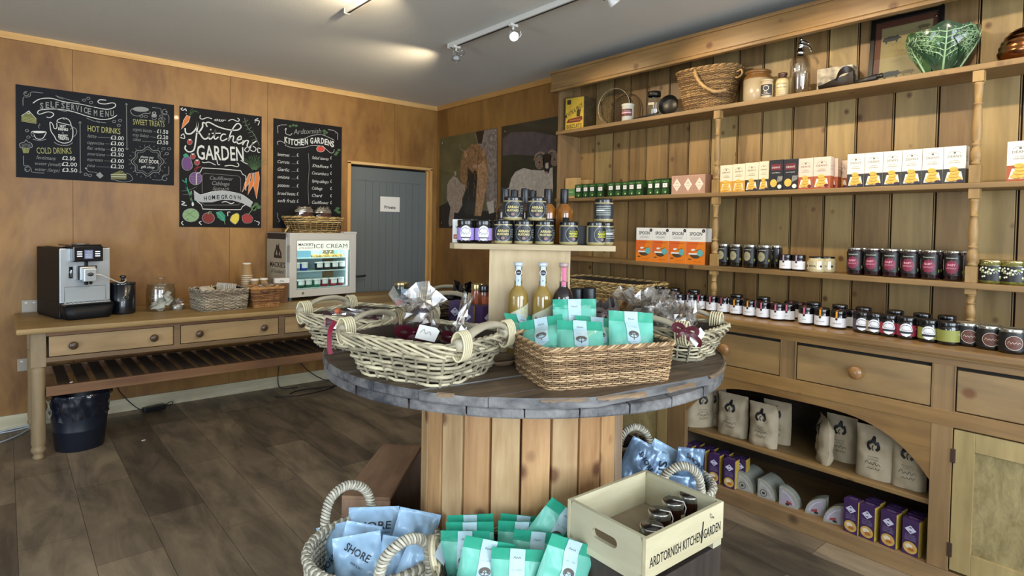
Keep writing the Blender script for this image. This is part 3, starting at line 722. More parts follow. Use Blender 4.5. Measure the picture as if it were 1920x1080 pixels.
# script word Kitchen
ks = .0105
B.S([(112, 250), (120, 290), (160, 292), (200, 250), (212, 200), (205, 270), (195, 350), (180, 420), (140, 435), (112, 410), (118, 385)], ks, chw)
B.S([(275, 215), (250, 208), (248, 240), (225, 275), (205, 285), (225, 290), (245, 320), (265, 335), (290, 325), (300, 300)], ks, chw)
B.S([(302, 292), (297, 325), (310, 335), (335, 310), (350, 262), (338, 320), (350, 335), (372, 318)], ks*.9, chw); B.E(312, 262, 6, 6, chw)
B.S([(285, 240), (275, 215), (300, 205), (370, 240), (450, 262), (520, 265), (548, 240), (530, 215), (505, 225), (470, 280), (450, 350)], ks*.9, chw)
B.S([(320, 290), (390, 290)], ks*.7, chw, 0)
B.S([(430, 300), (405, 298), (388, 325), (398, 348), (425, 340), (440, 330)], ks*.9, chw)
B.S([(452, 345), (470, 315), (490, 315), (485, 350), (500, 362), (520, 345), (548, 335), (545, 312), (525, 325), (515, 355), (530, 372), (560, 360)], ks*.9, chw)
B.S([(565, 345), (560, 380), (580, 350), (605, 350), (595, 385), (612, 400), (640, 370), (668, 350)], ks*.9, chw)
B.S([(640, 390), (665, 410), (650, 432), (620, 420), (600, 395), (575, 420), (600, 435), (625, 395), (640, 360)], ks*.55, chw)
B.T('GARDEN', 205, 570, 492, 112, chw, .012, yb2=505)
B.S([(345, 440), (360, 500), (368, 532), (385, 535)], .006, chw); B.S([(545, 500), (575, 520), (600, 530)], .006, chw)
# ornamental frame
B.S([(200, 690), (200, 605), (232, 592), (245, 560), (400, 568), (545, 582), (560, 610), (585, 622), (585, 735)], .006, chw, 0)
B.S([(205, 820), (238, 845), (250, 880), (400, 885), (545, 885), (560, 860), (585, 845)], .006, chw, 0)
B.S([(245, 755), (245, 622), (262, 602), (525, 622), (545, 640), (545, 745)], .0025, chg, 0); B.S([(245, 830), (262, 850), (530, 848), (545, 830)], .0025, chg, 0)
B.T('Cauliflower', 305, 485, 650, 30, chg, -.004, .35); B.T('Cabbage', 322, 458, 692, 32, chg, -.004, .35); B.T('Spinach', 325, 455, 730, 26, chg, -.004, .35)
rib = mat('pale_ribbon_chalk', 'a9adaf', .9)
up_ = [(180, 735), (230, 768), (320, 745), (400, 738), (480, 748), (560, 770), (640, 828)]; dn = [(620, 868), (560, 835), (480, 812), (400, 808), (320, 828), (240, 828), (185, 812)]
for i in range(6): B.F([up_[i], up_[i+1], dn[5-i], dn[6-i]], rib, .0009)
B.S(up_, .003, chw, 4, .0012)
for ch, x, y in zip('HOMEGROWN', (258, 292, 322, 358, 392, 422, 456, 488, 522), (812, 808, 804, 803, 802, 800, 802, 804, 806)): B.T(ch, x, x+24, y, 32, mat('dark_lettering', '22262a', .9), .02, k=.0015)
# vegetables in coloured chalk
B.F([(125, 150), (152, 160), (140, 200), (82, 258), (100, 190)], cho); B.S([(125, 150), (152, 160), (140, 200), (82, 258), (100, 190), (125, 150)], .003, chw, 0)
for a in (-50, -20, 10, 40): B.S([(150, 155), (175+a*.4, 125-abs(a)*.2), (200+a*.5, 118+a*.4)], .003, chdg)
for x, y in ((148, 358), (172, 470), (205, 518)): B.E(x, y, 20, 22, chr_); B.EO(x, y, 20, 22, .003, chg); B.F([(x-12, y-22), (x+14, y-22), (x, y-8)], chw, .001)
B.F([(105, 475), (140, 470), (165, 520), (165, 560), (130, 580), (95, 560), (88, 510)], chp); B.S([(105, 475), (140, 470), (165, 520), (165, 560), (130, 580), (95, 560), (88, 510), (105, 475)], .004, chg); B.F([(95, 460), (118, 445), (138, 460), (130, 480), (108, 478)], cht, .001)
B.E(194, 642, 50, 50, chp); B.EO(194, 642, 50, 50, .004, chg); B.S([(190, 590), (210, 560), (240, 550)], .004, chr_); B.S([(195, 590), (185, 570), (215, 545)], .003, chr_)
for k in range(3): B.S([(150+k*8, 625+k*18), (195, 632+k*20), (240, 622+k*18)], .002, chg, 3, .001)
B.S([(120, 640), (122, 700), (150, 770), (175, 850)], .010, cht); B.S([(90, 655), (118, 680), (122, 720)], .007, cht); B.S([(160, 740), (155, 800), (180, 850)], .008, chpk); B.E(172, 842, 9, 16, chw, .001); B.S([(85, 740), (150, 730), (205, 705)], .002, chg); B.S([(90, 770), (170, 760)], .002, chg)
for i in range(14): a = radians(-150+i*10); B.S([(650, 590), (650+60*cos(a), 560+60*sin(a)), (650+(90+i % 3*14)*cos(a), 560+(100)*sin(a))], .003, chdg, 2)
for q in ([(610, 605), (640, 598), (625, 660), (555, 750), (580, 670)], [(630, 600), (660, 600), (650, 680), (600, 770), (610, 680)], [(650, 600), (685, 588), (692, 640), (668, 800), (645, 700)]): B.F(q, cho); B.S(q+[q[0]], .0025, chw, 0)
for i in range(9): B.S([(575, 170+i*0), (580, 180)], .002, chdg, 0)
B.S([(575, 170), (585, 215), (610, 260), (650, 300), (690, 385)], .003, chg)
for i in range(6): x, y = 582+i*14, 200+i*28; B.S([(x, y), (x-22, y+4)], .005, chdg, 0); B.S([(x+4, y), (x+20, y-14)], .005, chdg, 0)
B.E(157, 928, 64, 52, chpk); B.EO(157, 928, 64, 52, .004, chg); B.S([(110, 940), (150, 915), (190, 890)], .003, chdg); B.S([(120, 900), (160, 930), (200, 950)], .003, chdg)
B.E(293, 950, 48, 42, mat('dark_red_chalk', '7c3430', .9)); B.EO(293, 950, 48, 42, .004, chg); B.S([(293, 920), (300, 900), (320, 905)], .005, chpk)
B.F([(352, 905), (395, 895), (425, 930), (425, 975), (395, 970), (365, 945)], cht); B.S([(360, 905), (400, 940), (425, 1000)], .0035, chpk)
B.F([(478, 985), (462, 965), (478, 930), (515, 912), (532, 925), (530, 965), (505, 998)], chye); B.S([(478, 985), (462, 965), (478, 930), (515, 912), (532, 925), (530, 965), (505, 998), (478, 985)], .003, chg)
B.F([(555, 935), (600, 915), (640, 950), (625, 985), (580, 990), (560, 970)], chr_); B.S([(555, 935), (600, 915), (640, 950), (625, 985), (580, 990), (560, 970), (555, 935)], .003, chg); B.S([(605, 920), (630, 890), (650, 850)], .004, chpk)
for x, y in ((665, 845), (685, 865), (650, 880), (640, 870)): B.E(x, y, 18, 15, chdg)
board('menu_board', 'chalkboard titled Kitchen GARDEN with coloured vegetables drawn round a HOME GROWN ribbon', B.m, -2.389, -1.771, 1.39, 2.334, chalkk, [B.p(122, 138), B.p(658, 204), B.p(130, 957), B.p(656, 973)])
# -- price list
S = B.S
B = Board(320, 180, 340/1412)
B.S([(835, 290), (832, 235), (860, 225), (905, 225)], .003, chw, 0); B.S([(1225, 262), (1270, 268), (1300, 290), (1300, 340)], .003, chw, 0)
B.T('Ardtornish', 955, 1175, 298, 40, chg, 0, .3, yb2=290)
B.S([(888, 265), (900, 250), (895, 290), (930, 305), (945, 290)], .004, chw)
for ch, x, y in zip('KITCHENGARDENS', (886, 918, 932, 960, 986, 1014, 1044, 1086, 1116, 1142, 1170, 1198, 1224, 1248), (362, 372, 378, 382, 382, 380, 375, 368, 366, 367, 370, 378, 386, 395)): B.T(ch, x, x+(24 if ch != 'I' else 8), y, 44, chw, .03)
B.S([(885, 320), (960, 338), (1040, 330), (1100, 308), (1180, 302), (1275, 345)], .003, chw); B.S([(890, 385), (960, 405), (1040, 400), (1100, 385), (1180, 392), (1240, 440), (1265, 440), (1275, 415)], .003, chw)
B.S([(835, 380), (830, 358), (860, 352), (900, 378)], .003, chw)
B.E(1168, 412, 32, 24, chrd); B.EO(1168, 412, 32, 24, .003, chw); B.S([(1168, 395), (1150, 385)], .005, chdg); B.S([(1168, 395), (1190, 385)], .005, chdg)
for x, y in ((930, 235), (955, 228), (978, 232)): B.E(x, y, 11, 9, chdg)
for x, y in ((1195, 272), (1212, 285), (1200, 292), (1310, 420), (1295, 440), (1285, 455)): B.E(x, y, 13, 9, chdg)
B.S([(1072, 445), (1078, 560), (1070, 700), (1076, 845)], .003, chg)
for t, y in (('beetroot', 465), ('Carrots', 522), ('Garlic', 582), ('onions', 640), ('potatoes', 705), ('broad beans', 768), ('soft fruit', 825)):
    B.T(t, 832, 925 if len(t) < 10 else 970, y, 26, chw, -.002, .3); B.T('£', 982, 995, y+5, 26, chw, .0); B.S([(940, y+5), (975, y+6)], .0018, chg, 0)
for t, y in (('Salad leaves', 490), ('Shallots', 552), ('Cucumbers', 610), ('Spring cabbages', 672), ('Cabbage', 728), ('Chard', 785), ('Cauliflower', 838)):
    B.T(t, 1100, 1230 if len(t) > 7 else 1180, y, 24, chw, -.002, .3); B.T('£', 1243, 1254, y+2, 24, chw, .0)
B.S([(830, 910), (835, 950), (850, 975), (835, 980)], .004, chg)
for x, y in ((1300, 875), (1290, 890), (1308, 905)): B.E(x, y, 16, 10, chdg)
board('menu_board', 'narrow chalkboard headed KITCHEN GARDENS with a price list above the ice cream freezer', B.m, -1.672, -1.053, 1.39, 2.334, chalkk, [B.p(848, 232), B.p(1288, 288)])

# ================================================================ POSTERS ON THE END WALL
def poster(name, label, y0, y1, z0, z1, draw, bg):
    class P(Board):
        def p(s, x, y): q = at(s.ox+x*s.sc, s.oy+y*s.sc, x=-.006); return (-q.y, q.z)
    b = P(820, 190, 240/1037); b.fr = Fr((-.006, 0, 0), x=(0, -1, 0), y=(0, 0, 1), n=(-1, 0, 0))
    b.m.prism([(-y0, z0), (-y1, z0), (-y1, z1), (-y0, z1)], -.004, bg, b.fr)
    draw(b)
    o = b.m.build(name); tag(o, label, 'poster', 'animal posters on the end wall')
    return b, o
olive = mat('poster_olive', '5a5432', .35, coat=.25, var=.25, vs_=5); dkg = mat('poster_dark_green', '2a2c20', .35, coat=.25, var=.35, vs_=4)
brn = mat('poster_brown_fur', '86633f', .4, coat=.2, var=.45, vs_=45); brnl = mat('poster_tan_fur', 'a8805a', .4, coat=.2, var=.4, vs_=50); drk = mat('poster_dark', '1f1812', .4, coat=.2)
bark = mat('poster_bark', '80736a', .4, coat=.2, var=.5, vs_=30); wool = mat('poster_wool', 'b8ab9c', .4, coat=.2, var=.18, vs_=30); calf = mat('poster_calf_fur', '9d8976', .4, coat=.2, var=.3, vs_=45)
heather = mat('poster_heather', '4d4548', .4, coat=.2, var=.3, vs_=12); pinkn = mat('poster_nose', 'a8806c', .4, coat=.2); hornm = mat('poster_horn', '8a7360', .4, coat=.2, var=.3, vs_=60)
hornd = mat('poster_horn_dark', '4a3a30', .4)
def cow(b):
    b.F([(16, 850), (16, 1025), (483, 1025), (483, 900), (240, 870), (120, 800)], drk, .0003)
    b.F([(305, 250), (483, 218), (483, 850), (440, 900), (400, 880), (395, 600), (340, 420)], bark, .0004)
    b.F([(310, 248), (380, 235), (360, 345), (330, 340)], drk, .0006); b.F([(398, 820), (455, 800), (462, 900), (420, 912)], wool, .0007)
    b.F([(235, 400), (205, 425), (190, 500), (185, 620), (205, 700), (230, 700), (300, 930), (355, 930), (385, 780), (412, 620), (405, 480), (375, 400), (340, 350), (280, 345)], brn, .0008)
    b.F([(330, 520), (385, 470), (412, 600), (385, 780), (355, 930), (310, 920), (318, 760)], brnl, .001)
    b.F([(250, 540), (285, 580), (325, 585), (315, 760), (300, 930), (190, 930), (205, 800), (240, 700)], drk, .0012)
    b.F([(268, 360), (330, 345), (362, 380), (358, 450), (325, 540), (318, 585), (295, 580), (280, 520), (230, 440), (235, 395)], brn, .0014)
    for i in range(26):
        rd = random.Random(i); x = 245+rd.random()*110; y = 370+rd.random()*60; b.S([(x, y), (x-6+rd.random()*12, y+30), (x-10+rd.random()*20, y+62)], .0035, brnl if i % 2 else drk if i % 5 == 0 else brn, 3, .0017+.0001*(i % 4))
    b.E(305, 527, 20, 18, pinkn, .0022); b.E(305, 573, 13, 12, drk, .0022)
    b.S([(182, 348), (190, 385), (215, 402), (240, 392), (262, 375)], .009, hornm, 4, .002); b.S([(355, 372), (385, 392), (415, 388), (436, 362)], .009, hornm, 4, .002)
    b.F([(215, 405), (240, 398), (245, 440), (225, 470)], brnl, .0018); b.F([(362, 400), (392, 398), (385, 440), (368, 450)], brnl, .0018)
    for i in range(46):
        rd = random.Random(100+i); x = 195+rd.random()*205; y = 500+rd.random()*330; b.S([(x, y), (x+rd.uniform(-8, 8), y+25), (x+rd.uniform(-10, 10), y+50)], .003, (brnl, brn, drk)[i % 3], 2, .0016)
    b.F([(100, 640), (130, 605), (165, 620), (190, 660), (225, 680), (228, 720), (200, 790), (205, 840), (170, 905), (140, 900), (130, 1000), (98, 1015), (92, 980), (108, 860), (78, 790), (80, 680)], calf, .0024)
    b.F([(138, 565), (155, 570), (155, 605), (140, 608)], calf, .0024)
    for i in range(30):
        rd = random.Random(200+i); x = 90+rd.random()*120; y = 640+rd.random()*150; b.S([(x, y), (x+rd.uniform(-8, 8), y+12), (x+rd.uniform(-10, 10), y+28)], .003, (wool, brn, calf)[i % 3], 2, .0027)
def sheep(b):
    b.F([(530, 300), (600, 250), (780, 245), (960, 280), (965, 420), (800, 445), (640, 430), (530, 440)], heather, .0004)
    b.F([(525, 470), (640, 440), (965, 440), (965, 560), (700, 545), (600, 640), (525, 700)], dkg, .0005)
    b.F([(575, 720), (600, 620), (635, 570), (700, 540), (760, 555), (850, 560), (935, 535), (938, 690), (925, 830), (560, 830)], wool, .0008)
    for i in range(40):
        rd = random.Random(300+i); x = 610+rd.random()*310; y = 575+rd.random()*150; b.S([(x, y), (x+rd.uniform(-6, 6), y+8), (x+rd.uniform(-12, 12), y+16)], .0035, (calf, wool)[i % 2], 2, .001)
    b.F([(860, 430), (895, 420), (925, 440), (915, 530), (905, 580), (880, 590), (862, 550), (850, 480)], drk, .0012); b.F([(878, 500), (900, 495), (902, 540), (888, 548), (875, 535)], wool, .0015)
    b.E(885, 578, 12, 10, pinkn, .0015)
    for cx, cy, s in ((828, 495, -1), (950, 470, 1)):
        for r, k, mm in ((36, .0012, hornm), (30, .0013, hornd), (27, .0014, hornm), (20, .0015, hornd), (17, .0016, hornm), (9, .0017, hornd)): b.E(cx, cy, r, r*1.55, mm, k)
    b.S([(868, 425), (835, 415), (800, 435), (785, 480)], .016, hornm, 4, .0018); b.S([(900, 425), (920, 402), (955, 410), (975, 445)], .016, hornm, 4, .0018)
b, o = poster('animal_poster', 'poster of a shaggy brown highland cow and pale calf beside the grey door', -.055, -.988, 1.415, 2.343, cow, olive)
b2_, o2 = poster('animal_poster', 'poster of a white black-faced horned sheep next to the dresser', -1.065, -1.97, 1.415, 2.343, sheep, dkg)
for ob, bb, l in ((o, b, ((42, 338), (453, 262), (36, 985))), (o2, b2_, ((551, 243),))):
    for q in l:
        y_, z_ = bb.p(*q); MB().lathe([(0, 0), (.007, 0), (.006, .004), (0, .005)], chrome, M=Matrix.Translation((-.008, -y_, z_)) @ Matrix.Rotation(-pi/2, 4, 'Y'), seg=12).build('screw_cap', ob)
# ================================================================ PRODUCT BUILDERS (front faces local -Y)
def jar(name, label, cat, r, h, body, lid, lid_h=.016, lidr=1.0, lab=None, lz=(.15, .75), lw=None, art=None, neck=.92, seg=22, group=None, sq=None, extra=None):
    t = thing(name, label, cat, group=group)
    hb = h-lid_h
    MB().lathe([(0, 0), (r*.86, 0), (r*.97, .004), (r, .01), (r, hb-.012), (r*.985, hb-.007), (r*neck, hb-.001), (r*neck, hb+lid_h*.4), (0, hb+lid_h*.4)], body, seg=seg, sq=sq).build('jar_body', t)
    R = r*neck*lidr+.0015
    MB().lathe([(R*.99, hb-.001), (R, hb+.001), (R, h-.003), (R*.97, h), (R*.88, h), (R*.85, h-.0012), (0, h-.0012)], lid, seg=seg).build('lid', t)
    if lab:
        w_ = lw or 2.6*r; c = Cyl(r+.0006, 0)
        m = MB().rect(-w_/2, lz[0]*h, w_/2, lz[1]*h, lab, c, k=0, nu=16, smooth=True)
        if art: art(m, c, r, h)
        m.build('label', t)
    if extra: extra(t, r, h)
    return t
def carton(name, label, cat, w_, d, h, base, front=None, right=None, top=None, left=None, group=None, bev=.0008):
    m = MB().box((0, 0, h/2), (w_, d, h), base, bev=bev)
    if front: front(m, Fr((0, -d/2, 0)))
    if right: right(m, Fr((w_/2, 0, 0), x=(0, 1, 0), n=(1, 0, 0)))
    if left: left(m, Fr((-w_/2, 0, 0), x=(0, -1, 0), n=(-1, 0, 0)))
    if top: top(m, Fr((0, 0, h), x=(1, 0, 0), y=(0, 1, 0), n=(0, 0, 1)))
    return tag(m.build(name), label, cat, group)
class Surf:
    """a puffed packet: u in metres across, v in metres up; sgn=-1 is the front"""
    def __init__(s, w_, h, th, seed=0, gus=0.0, crump=.004, sgn=-1, taper=0.0, toph=.2, puff=1.0):
        s.w = w_; s.h = h; s.th = th; s.seed = seed; s.cr = crump; s.sg = sgn; s.tp = taper; s.toph = toph; s.gus = gus; s.puff = puff
    def __call__(s, u, v, k=0):
        a = max(-1, min(1, 2*u/s.w)); t = max(0, min(1, v/s.h))
        prof = (1-abs(a)**(2.6*s.puff))**.55*.9+.1*(1-abs(a))
        low = s.gus+(1-s.gus)*min(1, t/.22)**.6 if t < .22 else 1
        hi = 1 if t < 1-s.toph-.25 else max(0.03, 1-((t-(1-s.toph-.25))/.27)**1.3) if t < 1-s.toph+.02 else .03
        th = s.th/2*prof*low*hi
        n = noise.noise(Vector((u*22+s.seed*7.3, v*22, s.sg*3+s.seed)))*s.cr*(.35+min(1, th/(s.th/2+1e-6)))
        n += noise.noise(Vector((u*60+s.seed*3.3, v*45, s.sg*5)))*s.cr*.35
        y = s.sg*(th+k)+n
        bow = .012*sin(t*pi)*s.cr/.004*.3
        return Vector((u*(1-s.tp*t), y+bow, v))
def pouch(name, label, cat, w_, h, th, body, head=None, seed=0, gus=.35, crump=.004, taper=0, toph=.2, art=None, back=None, group=None, nu=14, nv=18, puff=1.0, partname='printed_panel'):
    m = MB(); f = Surf(w_, h, th, seed, gus, crump, -1, taper, toph, puff); bk = Surf(w_, h, th, seed, gus, crump, 1, taper, toph, puff)
    def grid(S_, flip, m_, v0, v1, n):
        V = [S_(w_*(i/nu-.5), v0+(v1-v0)*j/n) for j in range(n+1) for i in range(nu+1)]
        F = [(j*(nu+1)+i, j*(nu+1)+i+1, (j+1)*(nu+1)+i+1, (j+1)*(nu+1)+i) for j in range(n) for i in range(nu)]
        if flip: F = [q[::-1] for q in F]
        m.add(V, F, m_, True)
    vh = h*(1-toph)
    if head:
        grid(f, False, body, 0, vh, nv); grid(bk, True, body, 0, vh, nv); grid(f, False, head, vh, h, 4); grid(bk, True, head, vh, h, 4)
    else: grid(f, False, body, 0, h, nv); grid(bk, True, back or body, 0, h, nv)
    # side walls, so that the packet has an edge
    for sx in (-.5, .5):
        V = []; F = []
        for j in range(nv+1):
            v = h*j/nv; V += [f(w_*sx, v), bk(w_*sx, v)]
        for j in range(nv): F.append((2*j, 2*j+1, 2*j+3, 2*j+2))
        m.add(V, F, body, True)
    V = [f(w_*(i/nu-.5), 0) for i in range(nu+1)]+[bk(w_*(i/nu-.5), 0) for i in range(nu+1)]
    m.add(V, [(i, i+1, nu+2+i, nu+1+i) for i in range(nu)], body)
    if art: art(m, f)
    return tag(m.build(name), label, cat, group)
def superpts(a, b, e, n):
    raw = []
    for i in range(400):
        t = 2*pi*i/400; c, s_ = cos(t), sin(t)
        raw.append(Vector((a*abs(c)**(2/e)*(1 if c >= 0 else -1), b*abs(s_)**(2/e)*(1 if s_ >= 0 else -1), 0)))
    L = [0]
    for i in range(400): L.append(L[-1]+(raw[(i+1) % 400]-raw[i]).length)
    out = []; j = 0
    for k in range(n):
        t = L[-1]*k/n
        while L[j+1] < t: j += 1
        f = (t-L[j])/max(1e-9, L[j+1]-L[j]); out.append(raw[j].lerp(raw[(j+1) % 400], f))
    return out
def wicker(t, w0, d0, w1, d1, h, mats, r=.0035, pitch=.009, stake=.03, e=7, amp=None, seg=5, rim=.008, rimmats=None, jit=.25, seed=1, base=True, dip=0, z0=0, wall='wicker_wall', rimname='braided_rim', strands=3, sub=2, twine=1.0, liner=None):
    """woven basket centred on t's origin: bottom size w0 x d0, top w1 x d1"""
    rd = random.Random(seed); amp = amp or r*1.15
    per = 2*(w0+d0)*.95; n = int(per/stake)//2*2+ (1 if False else 0); N = n*sub
    def P(s, z, off):
        f = z/h; a = (w0+(w1-w0)*f)/2; b = (d0+(d1-d0)*f)/2
        q = U[s % N]; nq = (U[(s+1) % N]-U[(s-1) % N]); nn = Vector((nq.y, -nq.x, 0)).normalized()
        zz_ = z
        if dip: zz_ = z*(1+dip*(abs(q.x)/(w0/2))**3)
        return Vector((q.x*a/(w0/2), q.y*b/(d0/2), z0+zz_))+nn*off
    U = superpts(w0/2, d0/2, e, N)
    m = MB()
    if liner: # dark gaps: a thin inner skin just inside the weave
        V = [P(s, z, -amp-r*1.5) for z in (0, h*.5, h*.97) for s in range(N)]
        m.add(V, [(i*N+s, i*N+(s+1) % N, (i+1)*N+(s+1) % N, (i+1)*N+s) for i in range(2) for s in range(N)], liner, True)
    rows = int(h/pitch)
    for j in range(rows):
        z = r+(h-r)*j/max(1, rows-1); pts = []; ph = rd.uniform(-.3, .3); mm = mats[rd.randrange(len(mats))]; rr = r*rd.uniform(1-jit, 1+jit*.6)
        for s in range(N):
            o = amp*cos(pi*(s/sub+j)/twine+ (ph if twine != 1 else 0)); pts.append(P(s, min(h, z+rd.uniform(-1, 1)*pitch*jit*.35), o))
        # change strand every so often for colour variety
        k = 0
        while k < N:
            L = rd.randrange(N//4, N//2+2); e_ = min(N, k+L); seg_ = [pts[q % N] for q in range(k, e_+1)]
            m.tube(seg_, rr, mats[rd.randrange(len(mats))], seg=seg, caps=False); k = e_
    for k in range(n): m.tube([P(k*sub, z, 0) for z in (0, h*.33, h*.66, h)], r*.8, mats[-1], seg=seg, caps=False)
    if base:
        V = [P(s, 0, 0)+Vector((0, 0, .003)) for s in range(N)]; m.add(V+[Vector((0, 0, z0+.003))], [(s, (s+1) % N, N) for s in range(N)], mats[-1])
        V = [P(s, 0, 0)+Vector((0, 0, .001)) for s in range(N)]; m.add(V+[Vector((0, 0, z0+.001))], [((s+1) % N, s, N) for s in range(N)], mats[-1])
    m.build(wall, t)
    if rim:
        m = MB(); rm = rimmats or mats; turns = n//2
        for q in range(strands):
            pts = []; M_ = N*2
            for s in range(M_):
                a_ = 2*pi*(turns*s/M_+q/strands); i0 = s//2; p = P(i0, h, 0); p2 = P(i0+1, h, 0); p = p.lerp(p2, .5*(s % 2)); i_ = U[i0 % N]
                nq = (U[(i0+1) % N]-U[(i0-1) % N]); nn = Vector((nq.y, -nq.x, 0)).normalized()
                pts.append(p+nn*(rim*.62*cos(a_))+Vector((0, 0, rim*.62*sin(a_)+rim*.3)))
            m.tube(pts, rim*.52, rm[q % len(rm)], seg=seg+1, closed=True)
        m.build(rimname, t)
    return P, N
def bent_handle(t, p0, p1, rise, r, wmat, bmat, lean=(0, 0, 0), name='handle', flat=.75, shoulder=.25):
    a, b = Vector(p0), Vector(p1); up = Vector((0, 0, 1))*rise+Vector(lean)
    c = [a-up*.15, a, a.lerp(b, shoulder*.45)+up*.62, a.lerp(b, .32)+up*.97, a.lerp(b, .5)+up*1.03, a.lerp(b, .68)+up*.97, a.lerp(b, 1-shoulder*.45)+up*.62, b, b-up*.15]
    m = MB().tube(cr(c, 5), r, wmat, seg=9, flat=flat)
    for e, o in ((a, b), (b, a)):
        d = (o-e).normalized()
        for k in range(5):
            q = e-d*(.024-k*.0088)+Vector((0, 0, -.004)); nn = Vector((d.y, -d.x, 0)); R1 = r*1.45
            m.tube([q+nn*(R1*cos(2*pi*i/14))+Vector((0, 0, 1))*(R1*1.9*sin(2*pi*i/14)) for i in range(14)], .0031, bmat, seg=5, closed=True)
        m.tube([e-d*.032, e+d*.022], r*1.15, wmat, seg=8)
    return m.build(name, t)
def ribbon(m, pts, wd, mt, up=(0, 0, 1)):
    P = cr(pts, 5); V = []; F = []
    for i, p in enumerate(P):
        t_ = (P[min(i+1, len(P)-1)]-P[max(i-1, 0)]).normalized(); q = t_.cross(Vector(up))
        if q.length < .2: q = t_.cross(Vector((1, 0, 0)))
        q = q.normalized()*wd/2; V += [p+q, p-q]
    m.add(V, [(2*i, 2*i+1, 2*i+3, 2*i+2) for i in range(len(P)-1)], mt, True)
def bow(m, c, s, mt, rz=0):
    """a tied ribbon bow of half-width s"""
    M = Matrix.Translation(c) @ Matrix.Rotation(rz, 4, 'Z')
    for sx in (-1, 1):
        ribbon(m, [M @ Vector((sx*x*s, y*s, z*s)) for x, y, z in ((0, 0, 0), (.5, -.1, .35), (1.0, -.15, .3), (1.05, -.1, -.1), (.5, -.2, -.2), (0, -.05, 0))], s*.45, mt, up=(0, 1, .3))
        ribbon(m, [M @ Vector((sx*x*s, y*s, z*s)) for x, y, z in ((0, 0, 0), (.3, -.2, -.4), (.6, -.1, -.8))], s*.3, mt, up=(0, 1, 0))
    m.lathe([(0, -s*.16), (s*.16, -s*.08), (s*.16, s*.08), (0, s*.16)], mt, seg=8, M=M)
def crinkle(m, c, w_, d, h, mt, seed=0, n=13, top=1.0, sharp=.35):
    """crumpled clear film: a faceted open bag"""
    rd = random.Random(seed); V = []; F = []; nz = 6
    for j in range(nz+1):
        f = j/nz
        for k in range(n):
            a = 2*pi*k/n; g = 1+rd.uniform(-sharp, sharp)*(.4+f); s_ = (1-.25*f)*g if f < .75 else (.55+top*(f-.75)*1.6)*g
            V.append((c[0]+w_/2*s_*cos(a), c[1]+d/2*s_*sin(a), c[2]+h*f+(rd.uniform(-.12, .22)*h if j == nz else rd.uniform(-.03, .03)*h)))
    for j in range(nz):
        for k in range(n):
            k2 = (k+1) % n; F += [(j*n+k, j*n+k2, (j+1)*n+k2), (j*n+k, (j+1)*n+k2, (j+1)*n+k)]
    m.add(V, F, mt, False)
film = glass('clear_film', (.93, .91, .89), tr=.55, rough=.12)
claret = mat('claret_ribbon', '4a0c1c', .42, sheen=0)
jarglass = mat('dark_glass', '0d0c0d', .08, coat=.7)

